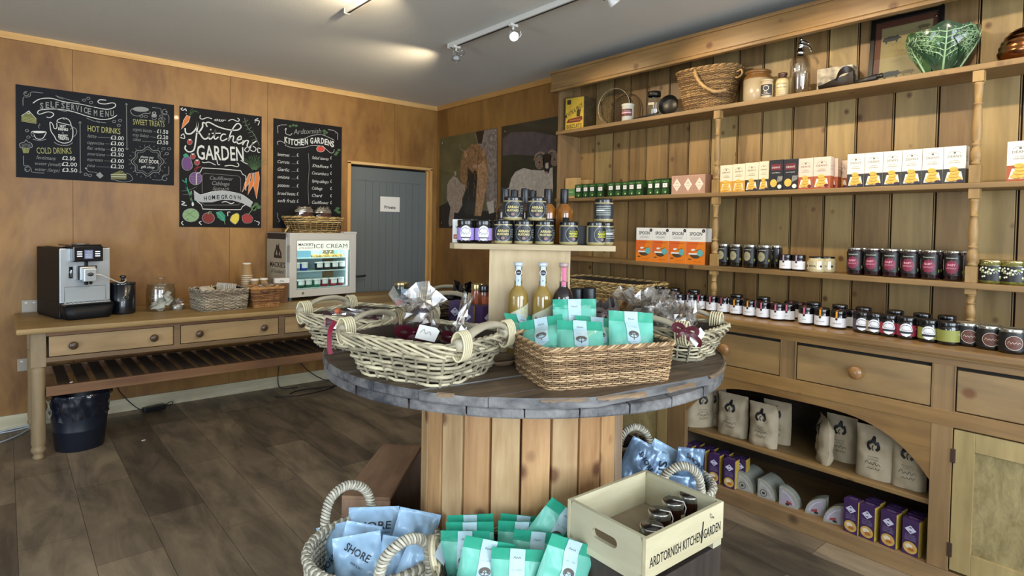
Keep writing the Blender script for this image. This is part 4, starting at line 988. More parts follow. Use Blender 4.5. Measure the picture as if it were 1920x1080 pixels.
# ================================================================ ON THE LONG SIDE TABLE
TZ = .792
silver = mat('brushed_silver', 'c3ccd2', .32, metal=.55, bump=.03, bs=300); dsil = mat('satin_steel', 'a9adb0', .28, metal=.9)
blk = mat('satin_black', '0b0e13', .5, spec=.3); blkg = mat('gloss_black', '0a0c10', .12, coat=.5); scr = mat('display_screen', '2c3142', .2, emit=(.25, .3, .5), es=.5)
btn = mat('lit_buttons', 'e8eaf0', .4, emit=(.9, .92, 1), es=.8)
def coffee_machine():
    a = radians(14); F = Vector((-3.172, -.535, 0)); W = .285; D = .40
    c = F+Vector((cos(a), sin(a), 0))*W/2
    t = thing('coffee_machine', 'black and silver bean to cup coffee machine at the left end of the long table', 'coffee machine', (c.x, c.y, TZ), a)
    w2 = W/2
    MB().b2(-w2, w2, .004, D, .008, .455, blk, .008).b2(-w2-.001, -w2+.002, .02, D-.02, .11, .114, gap).b2(-w2, w2, .02, D-.03, 0, .01, blk).b2(-w2+.03, w2-.03, .06, D-.06, .452, .462, blkg, .004).build('housing', t)
    m = MB().b2(-w2+.003, w2-.002, -.008, .006, .105, .452, silver, .003)
    m.build('front_panel', t)
    h = MB().b2(-.085, .082, -.062, .08, .368, .468, blkg, .006).b2(-.095, .076, -.055, .16, .468, .478, blkg, .003); h.lathe([(0, 0), (.05, 0), (.05, .004), (0, .005)], dsil, c=(-.01, .04, .478), seg=24)
    fr = Fr((0, -.0622, .368)); h.rect(-.024, .018, .024, .075, scr, fr, k=.0006)
    for i in range(3):
        for s in (-1, 1): h.rect(s*.050-.014, .036+i*.014-.003, s*.050+.014, .036+i*.014+.003, btn, fr, k=.0008)
    for i in range(5): h.scribble(-.018, .024+i*.01, .036, .005, btn, fr, k=.001, seed=i, lw=.0008)
    h.build('display_head', t)
    m = MB().b2(-.008, .008, -.03, -.006, .215, .37, blk, .002).b2(-.045, .045, -.055, -.006, .245, .335, dsil, .006).b2(-.054, .054, -.04, -.006, .25, .34, blkg, .003).b2(-.034, .038, -.085, -.05, .24, .325, silver, .006)
    m.lathe([(.008, -.022), (.009, 0), (0, 0)], blk, c=(-.012, -.055, .242), seg=12).lathe([(.008, -.022), (.009, 0), (0, 0)], blk, c=(.014, -.055, .242), seg=12)
    fr = Fr((.002, -.0855, .286)); m.disc(0, 0, .018, blkg, fr, k=.0005, ry=.012); m.stroke(cr([(-.012, -.002), (-.004, .005), (.004, .002), (.012, .004)], 4), .003, silver, fr, k=.001)
    m.build('spout', t)
    MB().tube([(-.082, -.014, .33), (-.082, -.016, .27)], .009, dsil, seg=10).tube([(-.082, -.012, .335), (-.082, -.012, .262)], .0115, blkg, seg=10).build('tap_lever', t)
    m = MB(); fr = Fr((0, -.0085, 0))
    m.stroke([(-.115, .112), (-.115, .205), (.115, .205), (.115, .112)], .0022, gap, fr, k=.0006); m.build('service_hatch', t)
    m = MB().b2(-.135, .135, -.085, .01, .085, .102, blkg, .005)
    V = []; m.lathe([(0, 0), (.118, 0), (.128, .01), (.142, .085), (0, .085)], blk, seg=36, sq=7, M=Matrix.Translation((0, -.012, 0)) @ Matrix.Scale(.62, 4, (0, 1, 0)))
    m.b2(-.12, .12, -.078, -.012, .102, .106, silver, .001)
    for i in range(11): m.b2(-.112+i*.021, -.104+i*.021, -.074, -.016, .106, .1065, gap)
    m.build('drip_tray', t)
    return t
cm = coffee_machine()
t = thing('milk_container', 'black cylindrical milk container with a knobbed lid beside the coffee machine', 'container', (-2.815, -.42, TZ))
m = MB().lathe([(0, 0), (.070, 0), (.073, .004), (.074, .01), (.0755, .205), (.072, .207), (0, .207)], mat('navy_black', '0c1119', .25, coat=.4), seg=36)
fr = Cyl(.0757, .115, -pi/2+.1); m.disc(0, 0, .017, chrome, fr, k=.0006, ry=.014); m.disc(0, 0, .013, blkg, fr, k=.001, ry=.010); m.stroke([(-.009, -.001), (0, .003), (.009, .001)], .003, chrome, fr, k=.0014)
m.build('body', t)
MB().lathe([(.0775, .203), (.078, .212), (.074, .216), (.02, .222), (.012, .226), (.009, .238), (.018, .248), (.020, .256), (.012, .262), (0, .262)], mat('smoky_lid', '20242a', .12, coat=.5), seg=30).build('lid', t)
o = MB().tube(cr([(-3.0, -.56, TZ+.285), (-2.96, -.575, TZ+.282), (-2.90, -.555, TZ+.25), (-2.85, -.52, TZ+.222), (-2.82, -.495, TZ+.220), (-2.805, -.47, TZ+.232), (-2.806, -.43, TZ+.236)], 6), .0042, mat('pale_hose', 'c9c4ba', .3), seg=8).build('milk_hose')
tag(o, 'thin pale milk hose from the coffee machine spout to the black container', 'hose')
cg = glass('jar_glass', (.93, .95, .94), tr=.86)
t = thing('glass_biscuit_jar', 'clear round glass jar with lid holding white teabags', 'jar', (-2.585, -.40, TZ))
MB().lathe([(0, .002), (.075, .002), (.088, .01), (.092, .03), (.092, .15), (.086, .172), (.083, .180), (.088, .184), (.088, .188), (.080, .186), (.084, .17), (.089, .15), (.089, .03), (.084, .012), (0, .008)], cg, seg=40).build('glass_body', t)
MB().lathe([(0, .206), (.03, .205), (.07, .196), (.092, .190), (.092, .186), (.07, .184), (.03, .19), (0, .19)], cg, seg=40).lathe([(0, .205), (.012, .205), (.012, .214), (.028, .224), (.030, .234), (.022, .240), (0, .241)], cg, seg=24).build('lid', t)
bagm = mat('teabag_paper', 'dcd8d2', .8, var=.06); rd = random.Random(3)
def teabag():
    m = MB(); s = .028; V = [(-s, -s, 0), (0, -s, .001), (s, -s, 0), (-s, 0, .001), (0, 0, .009), (s, 0, .001), (-s, s, 0), (0, s, .001), (s, s, 0), (0, 0, -.006)]
    m.add(V, [(0, 1, 4, 3), (1, 2, 5, 4), (3, 4, 7, 6), (4, 5, 8, 7), (0, 9, 2, 1), (0, 3, 6, 9), (6, 7, 8, 9), (2, 9, 8, 5)], bagm); return m
TBL = []
base = None
for i in range(30):
    a = rd.uniform(0, 2*pi); rr = rd.uniform(.01, .056); z = TZ+.018+.0032*i
    rot = (rd.uniform(-.9, .9), rd.uniform(-.9, .9), a)
    if base is None: base = tag(teabag().build('teabag', loc=(-2.585+rr*cos(a), -.40+rr*sin(a), z), rot=rot), 'white square teabag in the pile inside the clear glass jar', 'teabag', 'teabags in the glass jar')
    else: dup(base, (-2.585+rr*cos(a), -.40+rr*sin(a), z), rot=rot)
o = MB().tube(cr([(-.012, 0, 0), (-.004, .002, .07), (.008, 0, .10), (.012, 0, .13)], 4), .004, mat('steel_spoon', 'c8c9c8', .2, metal=1), seg=8, flat=.5).build('spoon', loc=(-2.58, -.415, TZ+.055)); tag(o, 'small steel handle standing among the teabags in the glass jar', 'spoon')
# wrapped sweets beside the grey tray
o = MB(); crinkle(o, (0, 0, 0), .10, .08, .07, glass('packet_film', (.9, .9, .9), tr=.45, rough=.15), seed=5); o.lathe([(0, 0), (.032, 0), (.036, .03), (0, .04)], mat('white_packets', 'cfcac2', .6), seg=12)
tag(o.build('clear_packet', loc=(-2.478, -.40, TZ)), 'small crumpled clear packet behind the left end of the grey tray basket', 'packet')
# grey tray basket with napkins and stirrers
wg = [mat('grey_willow', '9a8e7a', .7, var=.25, vs_=25), mat('grey_willow_pale', 'b5aa94', .7, var=.2, vs_=25), mat('grey_willow_dark', '786c5a', .75, var=.25, vs_=25)]
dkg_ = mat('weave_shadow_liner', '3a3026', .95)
t = thing('grey_wicker_tray', 'grey rectangular wicker tray basket holding napkins and stirrers', 'basket', (-2.228, -.515, TZ), radians(6))
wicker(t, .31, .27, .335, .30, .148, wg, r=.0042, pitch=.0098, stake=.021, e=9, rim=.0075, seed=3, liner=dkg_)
napm = mat('paper_napkin', 'd8d2c6', .9); m = MB()
for i in range(9): m.box((-.02+i*.0095, .02, .105), (.004, .12, .14), napm, rz=.1*(i % 3-1))
tag(m.build('napkin_stack', loc=(-2.20, -.50, TZ+.01), rot=(0, .12, .3)), 'folded white paper napkins standing in the grey tray basket', 'napkins', kind='stuff')
stm = wood('birch_stirrer', 'c8b080', 'e0cc9e', axis='z', grain=20, stretch=8); base = None
for i in range(7):
    p = (-2.275+.012*i+.002*(i % 2), -.545+.01*(i % 3), TZ+.055)
    if base is None: base = tag(MB().box((0, 0, .06), (.006, .0016, .14), stm).build('wooden_stirrer', loc=p, rot=(.15, -.35, .2)), 'thin birch stirrer standing in the grey tray basket', 'stirrer', 'wooden stirrers in the tray basket')
    else: dup(base, p, rot=(.15*(i % 3-1), -.38+.13*i, .2+.3*i))
o = MB().lathe([(0, 0), (.05, 0), (.053, .012), (.046, .016), (0, .016)], mat('white_cup_lid', 'd9d2c8', .4), seg=24).build('white_plastic_disc', loc=(-2.30, -.47, TZ+.135), rot=(.25, .1, 0)); tag(o, 'white plastic cup cover lying at the left in the grey tray basket', 'cup cover')
# brown basket of biscuits
wb = [mat('brown_willow', '96683c', .6, var=.3, vs_=30), mat('brown_willow_light', 'b3844e', .6, var=.25, vs_=30), mat('brown_willow_dark', '70492a', .65, var=.25, vs_=30)]
t = thing('brown_wicker_basket', 'small brown wicker basket full of wrapped shortbread biscuits beside the freezer', 'basket', (-1.915, -.545, TZ), radians(-4))
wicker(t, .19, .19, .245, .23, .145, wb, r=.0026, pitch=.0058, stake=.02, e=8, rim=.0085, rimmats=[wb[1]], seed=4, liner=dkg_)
MB().tube([(-.06, -.112, .122), (-.03, -.115, .118), (0, -.115, .12), (.03, -.115, .118), (.06, -.112, .122)], .0035, mat('burnt_cane', '3a2216', .6), seg=5).build('hoop', t)
bism = mat('shortbread_crust', 'd8a868', .7, var=.2, vs_=60); base = None; rd = random.Random(9)
def biscuit():
    m = MB().box((0, 0, 0), (.052, .03, .012), bism, bev=.003); crinkle(m, (0, 0, -.012), .075, .05, .028, film, seed=3, n=9); return m
for i in range(16):
    p = (-1.915+rd.uniform(-.09, .09), -.545+rd.uniform(-.08, .08), TZ+.142+rd.uniform(-.01, .014)); r_ = (rd.uniform(-.5, .5), rd.uniform(-.5, .5), rd.uniform(0, 3))
    if base is None: base = tag(biscuit().build('wrapped_shortbread', loc=p, rot=r_), 'clear wrapped golden shortbread finger heaped in the small brown basket', 'biscuit', 'wrapped shortbread in the brown basket')
    else: dup(base, p, rot=r_)
# cups behind
kraft = mat('kraft_cup', '9d7f55', .75); cw = mat('white_cup_rim', 'e2ddd2', .5)
def cup(): return MB().lathe([(.040, 0), (.0415, .002), (.0405, .004), (.030, .10), (0, .10)], kraft, seg=24).lathe([(.0425, .0), (.0432, .003), (.0418, .005)], cw, seg=24).lathe([(.0308, .093), (.0318, .097), (.0305, .102), (.024, .102), (.023, .098), (0, .098)], cw, seg=24)
base = None
for k in range(7):
    lab = 'kraft paper cup on top of the upturned cup stack' if k == 6 else 'kraft paper cup in the upturned cup stack behind the brown basket'
    z = TZ+.13+k*.0155 if k < 6 else TZ+.13+6*.0155
    p = (-1.956, -.25, TZ+.115+k*.0165)
    if base is None: base = tag(cup().build('paper_cup', loc=p), lab, 'paper cup', 'upturned paper cups behind the brown basket')
    else: dup(base, p, label=lab)
o = MB().b2(-.08, .12, -.05, .06, 0, .112, mat('brown_carton', '6a4a30', .8), .002).build('cup_carton', loc=(-1.925, -.25, TZ)); tag(o, 'plain brown carton behind the brown basket carrying the paper cups', 'box')
for x, y, l in ((-1.925, -.34, 'small lidded paper cup in front of the upturned cup stack'), (-1.845, -.31, 'small lidded paper cup left of the white label card')):
    o = MB().lathe([(0, 0), (.024, 0), (.031, .072), (0, .072)], kraft, seg=20).lathe([(.033, .068), (.034, .074), (.029, .082), (.022, .082), (0, .080)], cw, seg=20).build('small_cup', loc=(x, y, TZ+.113)); tag(o, l, 'cup')
o = MB().box((0, 0, .02), (.115, .045, .04), mat('white_card', 'd9d7d2', .7), bev=.001).text('Milk', .0, .008, .02, ink, Fr((0, -.0228, .002)), k=.0005).build('label_card', loc=(-1.745, -.43, TZ+.16), rot=(0, 0, radians(-6))); tag(o, 'small white card box with black lettering behind the brown basket', 'card box')
tag(MB().b2(-.05, .05, -.03, .03, 0, .158, mat('brown_carton')).build('carton', loc=(-1.75, -.42, TZ)), 'plain brown carton under the white card box', 'box')

# ---- ice cream freezer
def freezer():
    fl = Vector((-1.677, -.403, 0)); fr_ = Vector((-1.040, -.30, 0)); a = atan2(fr_.y-fl.y, fr_.x-fl.x); W = (fr_-fl).length
    W = .645; c = fl+Vector((cos(a), sin(a), 0))*W/2; D = .36
    t = thing('ice_cream_freezer', 'white countertop display freezer with lit glass door reading ICE CREAM', 'freezer', (c.x, c.y, TZ), a)
    gr = mat('freezer_grey', 'b9b8b2', .4); gl = mat('freezer_frame', 'c6c5bf', .35, coat=.2); cream = mat('freezer_side_cream', 'a79c86', .55); dk = mat('freezer_dark_band', '2b2526', .5); nv = mat('freezer_navy', '1c2230', .5)
    w2 = W/2; z0, z1 = .026, .562
    m = MB().b2(-w2, -w2+.03, .045, D, z0, z1, gr, .003).b2(w2-.03, w2, .045, D, z0, z1, gr, .003).b2(-w2, w2, .045, D, z0, z0+.045, gr, .003).b2(-w2, w2, .045, D, z1-.04, z1, gr, .003).b2(-w2, w2, D-.03, D, z0, z1, gr)
    m.b2(-w2+.03, w2-.03, D-.034, D-.03, z0+.04, z1-.04, mat('freezer_liner', 'c9dcda', .5)).b2(-w2+.028, w2-.028, .05, D-.03, z0+.03, .096, mat('freezer_liner')).b2(-w2+.028, -w2+.032, .05, D-.03, .09, z1-.04, mat('freezer_liner')).b2(w2-.032, w2-.028, .05, D-.03, .09, z1-.04, mat('freezer_liner'))
    fr = Fr((-w2, .045, 0), x=(0, -1, 0), n=(-1, 0, 0))
    m.rect(-(D-.05), z1-.055, -.004, z1-.006, dk, fr, k=.0007).rect(-(D-.05), z0+.05, -.004, z1-.058, cream, fr, k=.0007).rect(-(D-.05), z0+.004, -.004, z0+.05, nv, fr, k=.0007)
    u = -.135
    m.text("MACKIE'S", u, .275, .060, dk, fr, k=.0014, bold=.02, width=.245).text('of Scotland', u, .225, .045, dk, fr, k=.0014, shear=.3, width=.22).text('ICE CREAM', u, .13, .05, dk, fr, k=.0014, width=.2)
    # the printed rustic figure on the side panel: a seated cow and barrel scene in dark print
    m.poly([(u-.06, .35), (u+.07, .35), (u+.06, .40), (u+.035, .43), (u-.03, .43), (u-.055, .39)], dk, fr, k=.0014).poly([(u-.028, .43), (u+.03, .43), (u+.022, .48), (u-.02, .485)], dk, fr, k=.0014)
    m.disc(u, .475, .02, cream, fr, k=.0018).poly([(u-.03, .38), (u-.01, .42), (u+.0, .37)], cream, fr, k=.0018).poly([(u+.02, .38), (u+.035, .41), (u+.045, .37)], cream, fr, k=.0018)
    m.build('cabinet', t)
    li = MB()
    for z in (.233, .343): li.b2(-w2+.03, w2-.03, .06, D-.035, z, z+.008, mat('freezer_shelf', 'd3e6e4', .3))
    li.build('wire_shelf', t)
    m = MB().b2(w2-.052, w2-.036, .058, .075, z0+.06, z1-.13, mat('freezer_lamp', 'eafcff', .5, emit=(.72, .95, 1.0), es=5)).b2(-w2+.036, -w2+.044, .058, .07, z0+.06, z1-.13, mat('freezer_lamp'))
    m.build('lamp', t)
    d = MB(); z0d, z1d = z0+.004, z1
    d.b2(-w2+.008, -w2+.07, 0, .042, z0d, z1d, gl, .004).b2(w2-.062, w2, 0, .042, z0d, z1d, gl, .004).b2(-w2+.06, w2-.055, 0.0005, .0415, z0d, z0d+.062, gl, .004).b2(-w2+.06, w2-.055, .0005, .0415, z1d-.06, z1d, gl, .004)
    for (a0, b0, a1, b1) in ((-w2+.068, z0d+.06, -w2+.075, z1d-.058), (w2-.067, z0d+.06, w2-.06, z1d-.058), (-w2+.068, z0d+.058, w2-.06, z0d+.065), (-w2+.068, z1d-.063, w2-.06, z1d-.056)): d.b2(a0, a1, .004, .03, b0, b1, mat('freezer_gasket', '8b8a86', .6), .001)
    d.lathe([(0, 0), (.011, 0), (.011, .003), (.005, .003), (0, .001)], chrome, M=Matrix.Translation((-w2+.125, -.001, z0d+.032)) @ Matrix.Rotation(pi/2, 4, 'X'), seg=14)
    d.b2(w2-.13, w2+.004, -.004, .05, z1-.004, z1+.014, gl, .003).b2(-w2-.001, -w2+.012, .0, .02, z1-.24, z1-.1, mat('freezer_gasket'), .002)
    dd = d.build('door', t)
    h = MB().b2(-w2+.074, w2-.066, .006, .012, z1d-.146, z1d-.062, mat('freezer_header', 'e6eae0', .5, emit=(.8, .95, .85), es=.35), .001); fr = Fr((0, .006, z1d-.146))
    h.text("MACKIE'S", -w2+.155, .040, .030, mat('print_dark', '26262c', .6), fr, k=.001, bold=.02, width=.135).text('of Scotland', -w2+.155, .016, .020, mat('print_dark'), fr, k=.001, shear=.3, width=.13).text('ICE CREAM', .07, .018, .052, mat('print_grey', '4a4e50', .6), fr, k=.001, bold=-.003, width=.325)
    h.build('header_sign', dd)
    MB().b2(-w2+.073, w2-.065, .016, .019, z0d+.06, z1d-.144, glass('freezer_glass', (.95, 1, 1), tr=.93)).build('glass_pane', dd)
    for x in (-w2+.04, w2-.05):
        for y in (.05, D-.04): MB().lathe([(0, 0), (.018, 0), (.014, .02), (.010, .03), (0, .03)], mat('grey_foot', '6b7074', .5), c=(x, y, 0), seg=14).build('foot', t)
    l = bpy.data.lights.new('freezer_lamp_light', 'AREA'); l.shape = 'RECTANGLE'; l.size = .5; l.size_y = .02; l.energy = 2.2; l.color = (.7, .95, 1.0)
    o = bpy.data.objects.new('freezer_lamp_light', l); COL.objects.link(o); M = Matrix.Translation((c.x, c.y, TZ)) @ Matrix.Rotation(a, 4, 'Z')
    o.matrix_world = M @ Matrix.Translation((0, .075, z1-.045)) @ Matrix.Rotation(radians(25), 4, 'X')
    return t, M, a
fz, FM, FA = freezer()
def tub(label, side, lidc, r=.036, h=.066, art=None):
    m = MB().lathe([(0, 0), (r*.82, 0), (r*.98, h), (0, h)], side, seg=22)
    fr = Cyl(r*.93, 0); m.rect(-.03, h*.35, .03, h*.85, mat('tub_white', 'dfe4e2', .5), fr, k=.003, nu=5)
    t = tag(m.build('ice_cream_tub'), label, 'ice cream tub', 'ice cream tubs in the freezer')
    MB().lathe([(r*1.03, h-.008), (r*1.04, h+.002), (r*.98, h+.006), (0, h+.005)], lidc, seg=22).build('lid', t)
    return t
wl = mat('tub_lid', 'e4e8e6', .4)
spec = [(.0975, [(-.16, 'dark green ice cream tub at the left of the bottom shelf', '1f5c40'), (-.085, 'second green ice cream tub on the bottom shelf', '2c6e4c'), (-.01, 'third green ice cream tub on the bottom shelf', '3a8a60'), (.072, 'first red banded ice cream tub on the bottom shelf', '9c3440'), (.152, 'middle red banded ice cream tub on the bottom shelf', 'a33a46'), (.232, 'rightmost red banded ice cream tub on the bottom shelf', '8f3040')]),
        (.2415, [(-.205, 'pale ice cream tub at the left edge of the middle freezer shelf', '7f93b0'), (-.125, 'bright blue ice cream tub on the middle shelf', '2a47b0'), (.012, 'first black ice cream tub on the middle shelf', '22262a'), (.092, 'second black ice cream tub on the middle shelf', '2b3034'), (.165, 'third black ice cream tub on the middle shelf', '25292c'), (.240, 'rightmost black ice cream tub on the middle shelf', '2e3236')])]
for z, row_ in spec:
    for i, (x, l, c) in enumerate(row_):
        o = tub(l+' of the freezer' if 'freezer' not in l else l, mat('tub_'+c, c, .45), wl); o.location = FM @ Vector((x, .105+.01*(i % 2), z)); o.rotation_euler = (0, 0, FA)
for x, l in ((-.02, 'first golden dessert pot on the top freezer shelf'), (.06, 'second golden dessert pot on the top freezer shelf'), (.14, 'third golden dessert pot on the top freezer shelf'), (.22, 'rightmost golden dessert pot on the top freezer shelf')):
    m = MB().lathe([(0, 0), (.034, 0), (.036, .02), (0, .03)], mat('golden_dessert', 'd69a3c', .5, var=.3, vs_=60), seg=16).lathe([(.036, 0), (.038, .055), (0, .055)], cg, seg=16)
    o = tag(m.build('dessert_pot', loc=FM @ Vector((x, .11, .3515)), rot=(0, 0, FA)), l, 'dessert pot', 'dessert pots in the freezer')
o = MB().box((0, 0, .031), (.13, .1, .06), mat('grey_blue_box', '6c8a96', .5), bev=.002).build('frozen_carton', loc=FM @ Vector((-.13, .15, .3515)), rot=(0, 0, FA)); tag(o, 'grey blue carton at the left of the top freezer shelf', 'carton')
# basket on the freezer with two dark cakes in foil
wt = [mat('straw_willow', 'b79a62', .6, var=.25, vs_=30), mat('straw_willow_pale', 'cdb27a', .6, var=.2, vs_=30), mat('straw_willow_dark', '8a6e40', .65, var=.25, vs_=30)]
t = thing('straw_coloured_basket', 'oblong straw coloured willow basket standing on top of the freezer', 'basket', tuple(FM @ Vector((-.005, .165, .564))), FA)
wicker(t, .36, .24, .46, .30, .125, wt, r=.0052, pitch=.0155, stake=.045, e=6, rim=.0105, seed=6, liner=dkg_, sub=3)
MB().tube(cr([(-.22, .0, .06), (-.25, -.02, .03), (-.28, -.03, .0), (-.285, -.035, -.002)], 4), .004, wt[1], seg=6).tube(cr([(-.22, .03, .06), (-.245, .0, .03), (-.265, -.0, .012)], 4), .004, wt[1], seg=6).build('loose_cane', t)
for s, x, l in ((0, -.095, 'left dark fruit cake in shiny wrapping in the basket on the freezer'), (1, .085, 'right dark fruit cake in shiny wrapping in the basket on the freezer')):
    t = thing('wrapped_fruit_cake', l, 'cake', tuple(FM @ Vector((x, .16, .636))), FA+(.12 if s else -.1), group='wrapped cakes in the basket on the freezer')
    m = MB().lathe([(0, 0), (.06, 0), (.066, .02), (.064, .085), (.05, .105), (0, .11)], mat('fruit_cake', '4a2a22', .75, var=.5, vs_=90, bump=.5, bs=120), seg=28, M=Matrix.Scale(1.05, 4, (1, 0, 0))); m.build('cake', t)
    m = MB().b2(-.085, .085, -.06, .06, 0, .03, mat('black_tray', '121212', .4), .004); m.build('tray', t)
    m = MB(); crinkle(m, (0, 0, .1), .17, .11, .045, mat('foil_film', 'c9c2b4', .18, metal=.75), seed=8+s, n=15, sharp=.16, top=.2); m.build('foil_top', t)
    m = MB(); crinkle(m, (0, 0, .01), .19, .13, .13, film, seed=3+s, n=13, sharp=.08, top=.4); m.build('wrapper', t)
# sockets, bin, cables
def socket(x, z, label, plug):
    m = MB().box((x, -.006, z), (.088, .012, .086), mat('socket_white', 'a39a8a', .4), bev=.004).b2(x-.028, x-.014, -.0135, -.012, z+.02, z+.03, white).b2(x+.014, x+.028, -.0135, -.012, z+.02, z+.03, white)
    o = m.build('wall_socket'); tag(o, label, 'socket')
    if plug: MB().box((x+.035, -.03, z-.012), (.045, .04, .05), black, bev=.006).tube(cr([(x+.035, -.045, z-.035), (x+.04, -.06, z-.12), (x+.1, -.05, z-.18)], 5), .004, black).build('plug', o)
socket(-3.30, .83, 'white double wall socket behind the left side of the coffee machine', False)
socket(-3.325, .43, 'white wall socket with a black plug beside the table leg', True)
t = thing('waste_bin', 'black plastic bin with a black liner under the left end of the long table', 'bin', (-3.075, -.655, 0))
bb = mat('bin_plastic', '121a28', .38, coat=.15)
m = MB().lathe([(0, 0), (.125, 0), (.128, .004), (.140, .12), (.1425, .125), (.141, .13), (.160, .33), (.165, .335), (.165, .345), (.158, .345), (.156, .33), (.122, .01), (0, .01)], bb, seg=40); m.build('bin_body', t)
V = []; F = []; n = 64; nz_ = 9; rd = random.Random(2)
for j in range(nz_):
    z = .36-.16*j/(nz_-1) if j else .352
    for k in range(n):
        a = 2*pi*k/n; R = (.163 if j == 0 else .172-.016*(.36-z)/.16*1.4)+noise.noise(Vector((cos(a)*4, sin(a)*4, z*26)))*.016+noise.noise(Vector((cos(a)*12, sin(a)*12, z*60)))*.004
        V.append((R*cos(a), R*sin(a), z+(noise.noise(Vector((cos(a)*3, sin(a)*3, 5)))*.03 if j == nz_-1 else 0)))
for j in range(nz_-1):
    for k in range(n): F.append((j*n+k, j*n+(k+1) % n, (j+1)*n+(k+1) % n, (j+1)*n+k))
m = MB(); m.add(V, F, mat('bin_liner', '0e1624', .14, coat=.9), True); m.build('bin_liner', t)
cb_ = mat('black_cable', '101012', .5)
o = MB().box((-2.58, -.12, .018), (.15, .055, .034), black, bev=.006, rz=.2).build('power_adapter'); tag(o, 'black power adapter lying on the floor against the skirting', 'power adapter')
MB().tube(cr([(-2.655, -.135, .02), (-2.70, -.12, .05), (-2.76, -.06, .12), (-2.80, -.05, .2), (-2.80, -.05, .36)], 6), .0035, cb_).tube(cr([(-2.505, -.11, .02), (-2.47, -.10, .04), (-2.45, -.10, .035), (-2.46, -.08, .012), (-2.50, -.06, .008)], 5), .003, cb_).build('cable', o)
o = MB().tube(cr([(-1.62, -.05, .36), (-1.63, -.05, .2), (-1.64, -.06, .06), (-1.62, -.1, .008), (-1.5, -.14, .006)], 6), .004, cb_).tube(cr([(-1.60, -.05, .36), (-1.5, -.05, .26), (-1.38, -.08, .12), (-1.25, -.12, .03), (-1.12, -.2, .008), (-1.2, -.3, .006), (-1.5, -.25, .006), (-1.62, -.3, .006)], 6), .0045, cb_).tube(cr([(-1.1, -.15, .006), (-1.3, -.35, .006), (-1.6, -.40, .006), (-1.75, -.33, .006)], 6), .004, cb_).build('power_cables')
tag(o, 'black cables hanging down to the floor under the right half of the table', 'cable')
wc = mat('white_cable', 'b9c4cc', .4)
o = MB().tube(cr([(-3.28, -.03, .012), (-3.36, -.2, .006), (-3.50, -.33, .005), (-3.68, -.40, .005)], 6), .0045, wc).tube(cr([(-3.26, -.04, .012), (-3.38, -.08, .006), (-3.52, -.1, .005), (-3.75, -.2, .005)], 6), .0045, wc).tube(cr([(-3.2, -.03, .04), (-3.3, -.045, .02), (-3.5, -.06, .006), (-3.7, -.06, .006)], 6), .004, wc).build('white_cable')
tag(o, 'white cable loops on the floor at the left edge beside the table leg', 'cable')
o = MB().box((0, 0, .002), (.02, .012, .003), paper, rz=.4).build('paper_scrap', loc=tuple(at(269, 826, z=0))); tag(o, 'tiny white paper scrap on the floor in front of the table', 'scrap')
tag(MB().box((0, 0, .002), (.02, .012, .003), paper, rz=1.1).build('paper_scrap', loc=tuple(at(134, 717, z=.434))), 'tiny white paper scrap lying on the dark slats under the table', 'scrap')
# ================================================================ GOODS ON THE DRESSER
Z2, Z3, ZW, ZT = 1.654, 1.220, .975, 2.163
FX = -pi/2   # turned to face the room
def yat(px, py, x): return at(px, py, x=x).y
def spots_from_px(pxs, py, X, z): return [(Vector((X, yat(p, py, X), z)), FX) for p in pxs]
def contact(px, py, z, r):
    p = at(px, py, z=z); d = Vector((p.x-CAM.x, p.y-CAM.y, 0)).normalized(); return p+d*r
pr_dark = mat('print_dark'); 
# --- shelf 2: kraft pouches, herb cartons, patterned boxes
cream_ = mat('kraft_board', 'b8945e', .7, var=.1)
def kf(m, f): m.rect(-.05, .02, .05, .075, mat('leaf_green_label', '5a8a50', .6), f).text('GROWN', 0, .045, .012, mat('pale_print', 'd8dcc8', .7), f, k=.001)
o = carton('kraft_box', 'tall kraft carton with a green label at the left end of the second shelf', 'box', .115, .05, .155, cream_, kf); o.location = (-.17, yat(1071, 350, -.19), Z2); o.rotation_euler = (0, 0, FX)
o = carton('kraft_box', 'kraft carton behind the green packets at the left end of the second shelf', 'box', .09, .05, .145, cream_); o.location = (-.075, yat(1095, 350, -.1), Z2); o.rotation_euler = (0, 0, FX)
for q in (o,): q['group'] = 'kraft cartons on the second shelf'
gdark = mat('herb_green', '17341b', .4, var=.25, vs_=30); glime = mat('herb_lime', '3a6428', .45); gleaf = mat('herb_leaf', '2f5c2a', .5, var=.3, vs_=40)
def herb(wd, i):
    def fr_(m, f):
        w2 = wd/2
        m.rect(-w2+.002, .083, w2-.002, .097, glime, f).rect(-w2*.55, .05, w2*.62, .078, paper, f, k=.0008).text(('Basil', 'Thyme', 'Sage', 'Mint', 'Dill', 'Bay')[i % 6], 0, .062, .008, pr_dark, f, k=.0012).disc(-.002, .026, w2*.65, gleaf, f, k=.0007, ry=.018).disc(.004, .02, .005, mat('herb_flower', 'd8dc9a', .6), f, k=.0011)
        m.text('Herbs', 0, .0865, .007, mat('pale_print'), f, k=.0012)
    return fr_
E_ = [(1076.7, 1090), (1090.9, 1102.5), (1103, 1115), (1115.6, 1129), (1137.4, 1150.5), (1151, 1164), (1164.9, 1176), (1176.3, 1189.5), (1190, 1204), (1211.9, 1224), (1224.5, 1237.5), (1238.2, 1253)]
X = -.205
for i, (a, b) in enumerate(E_):
    ya, yb = yat(a, 362, X), yat(b, 362, X); wd = ya-yb-.001; z = Z2; tall = 0
    o = carton('herb_carton', f'small dark green herb carton, {ORD[i]} from the left in the second shelf row', 'box', wd, .05, .102+(.006 if i in (7, 8, 10, 11) else 0), gdark, herb(wd, i), right=lambda m, f: m.rect(-.024, .06, .024, .1, gleaf, f), group='green herb cartons on the second shelf')
    o.location = (X+.03+(.012 if i in (3,) else 0), (ya+yb)/2, Z2); o.rotation_euler = (0, 0, FX)
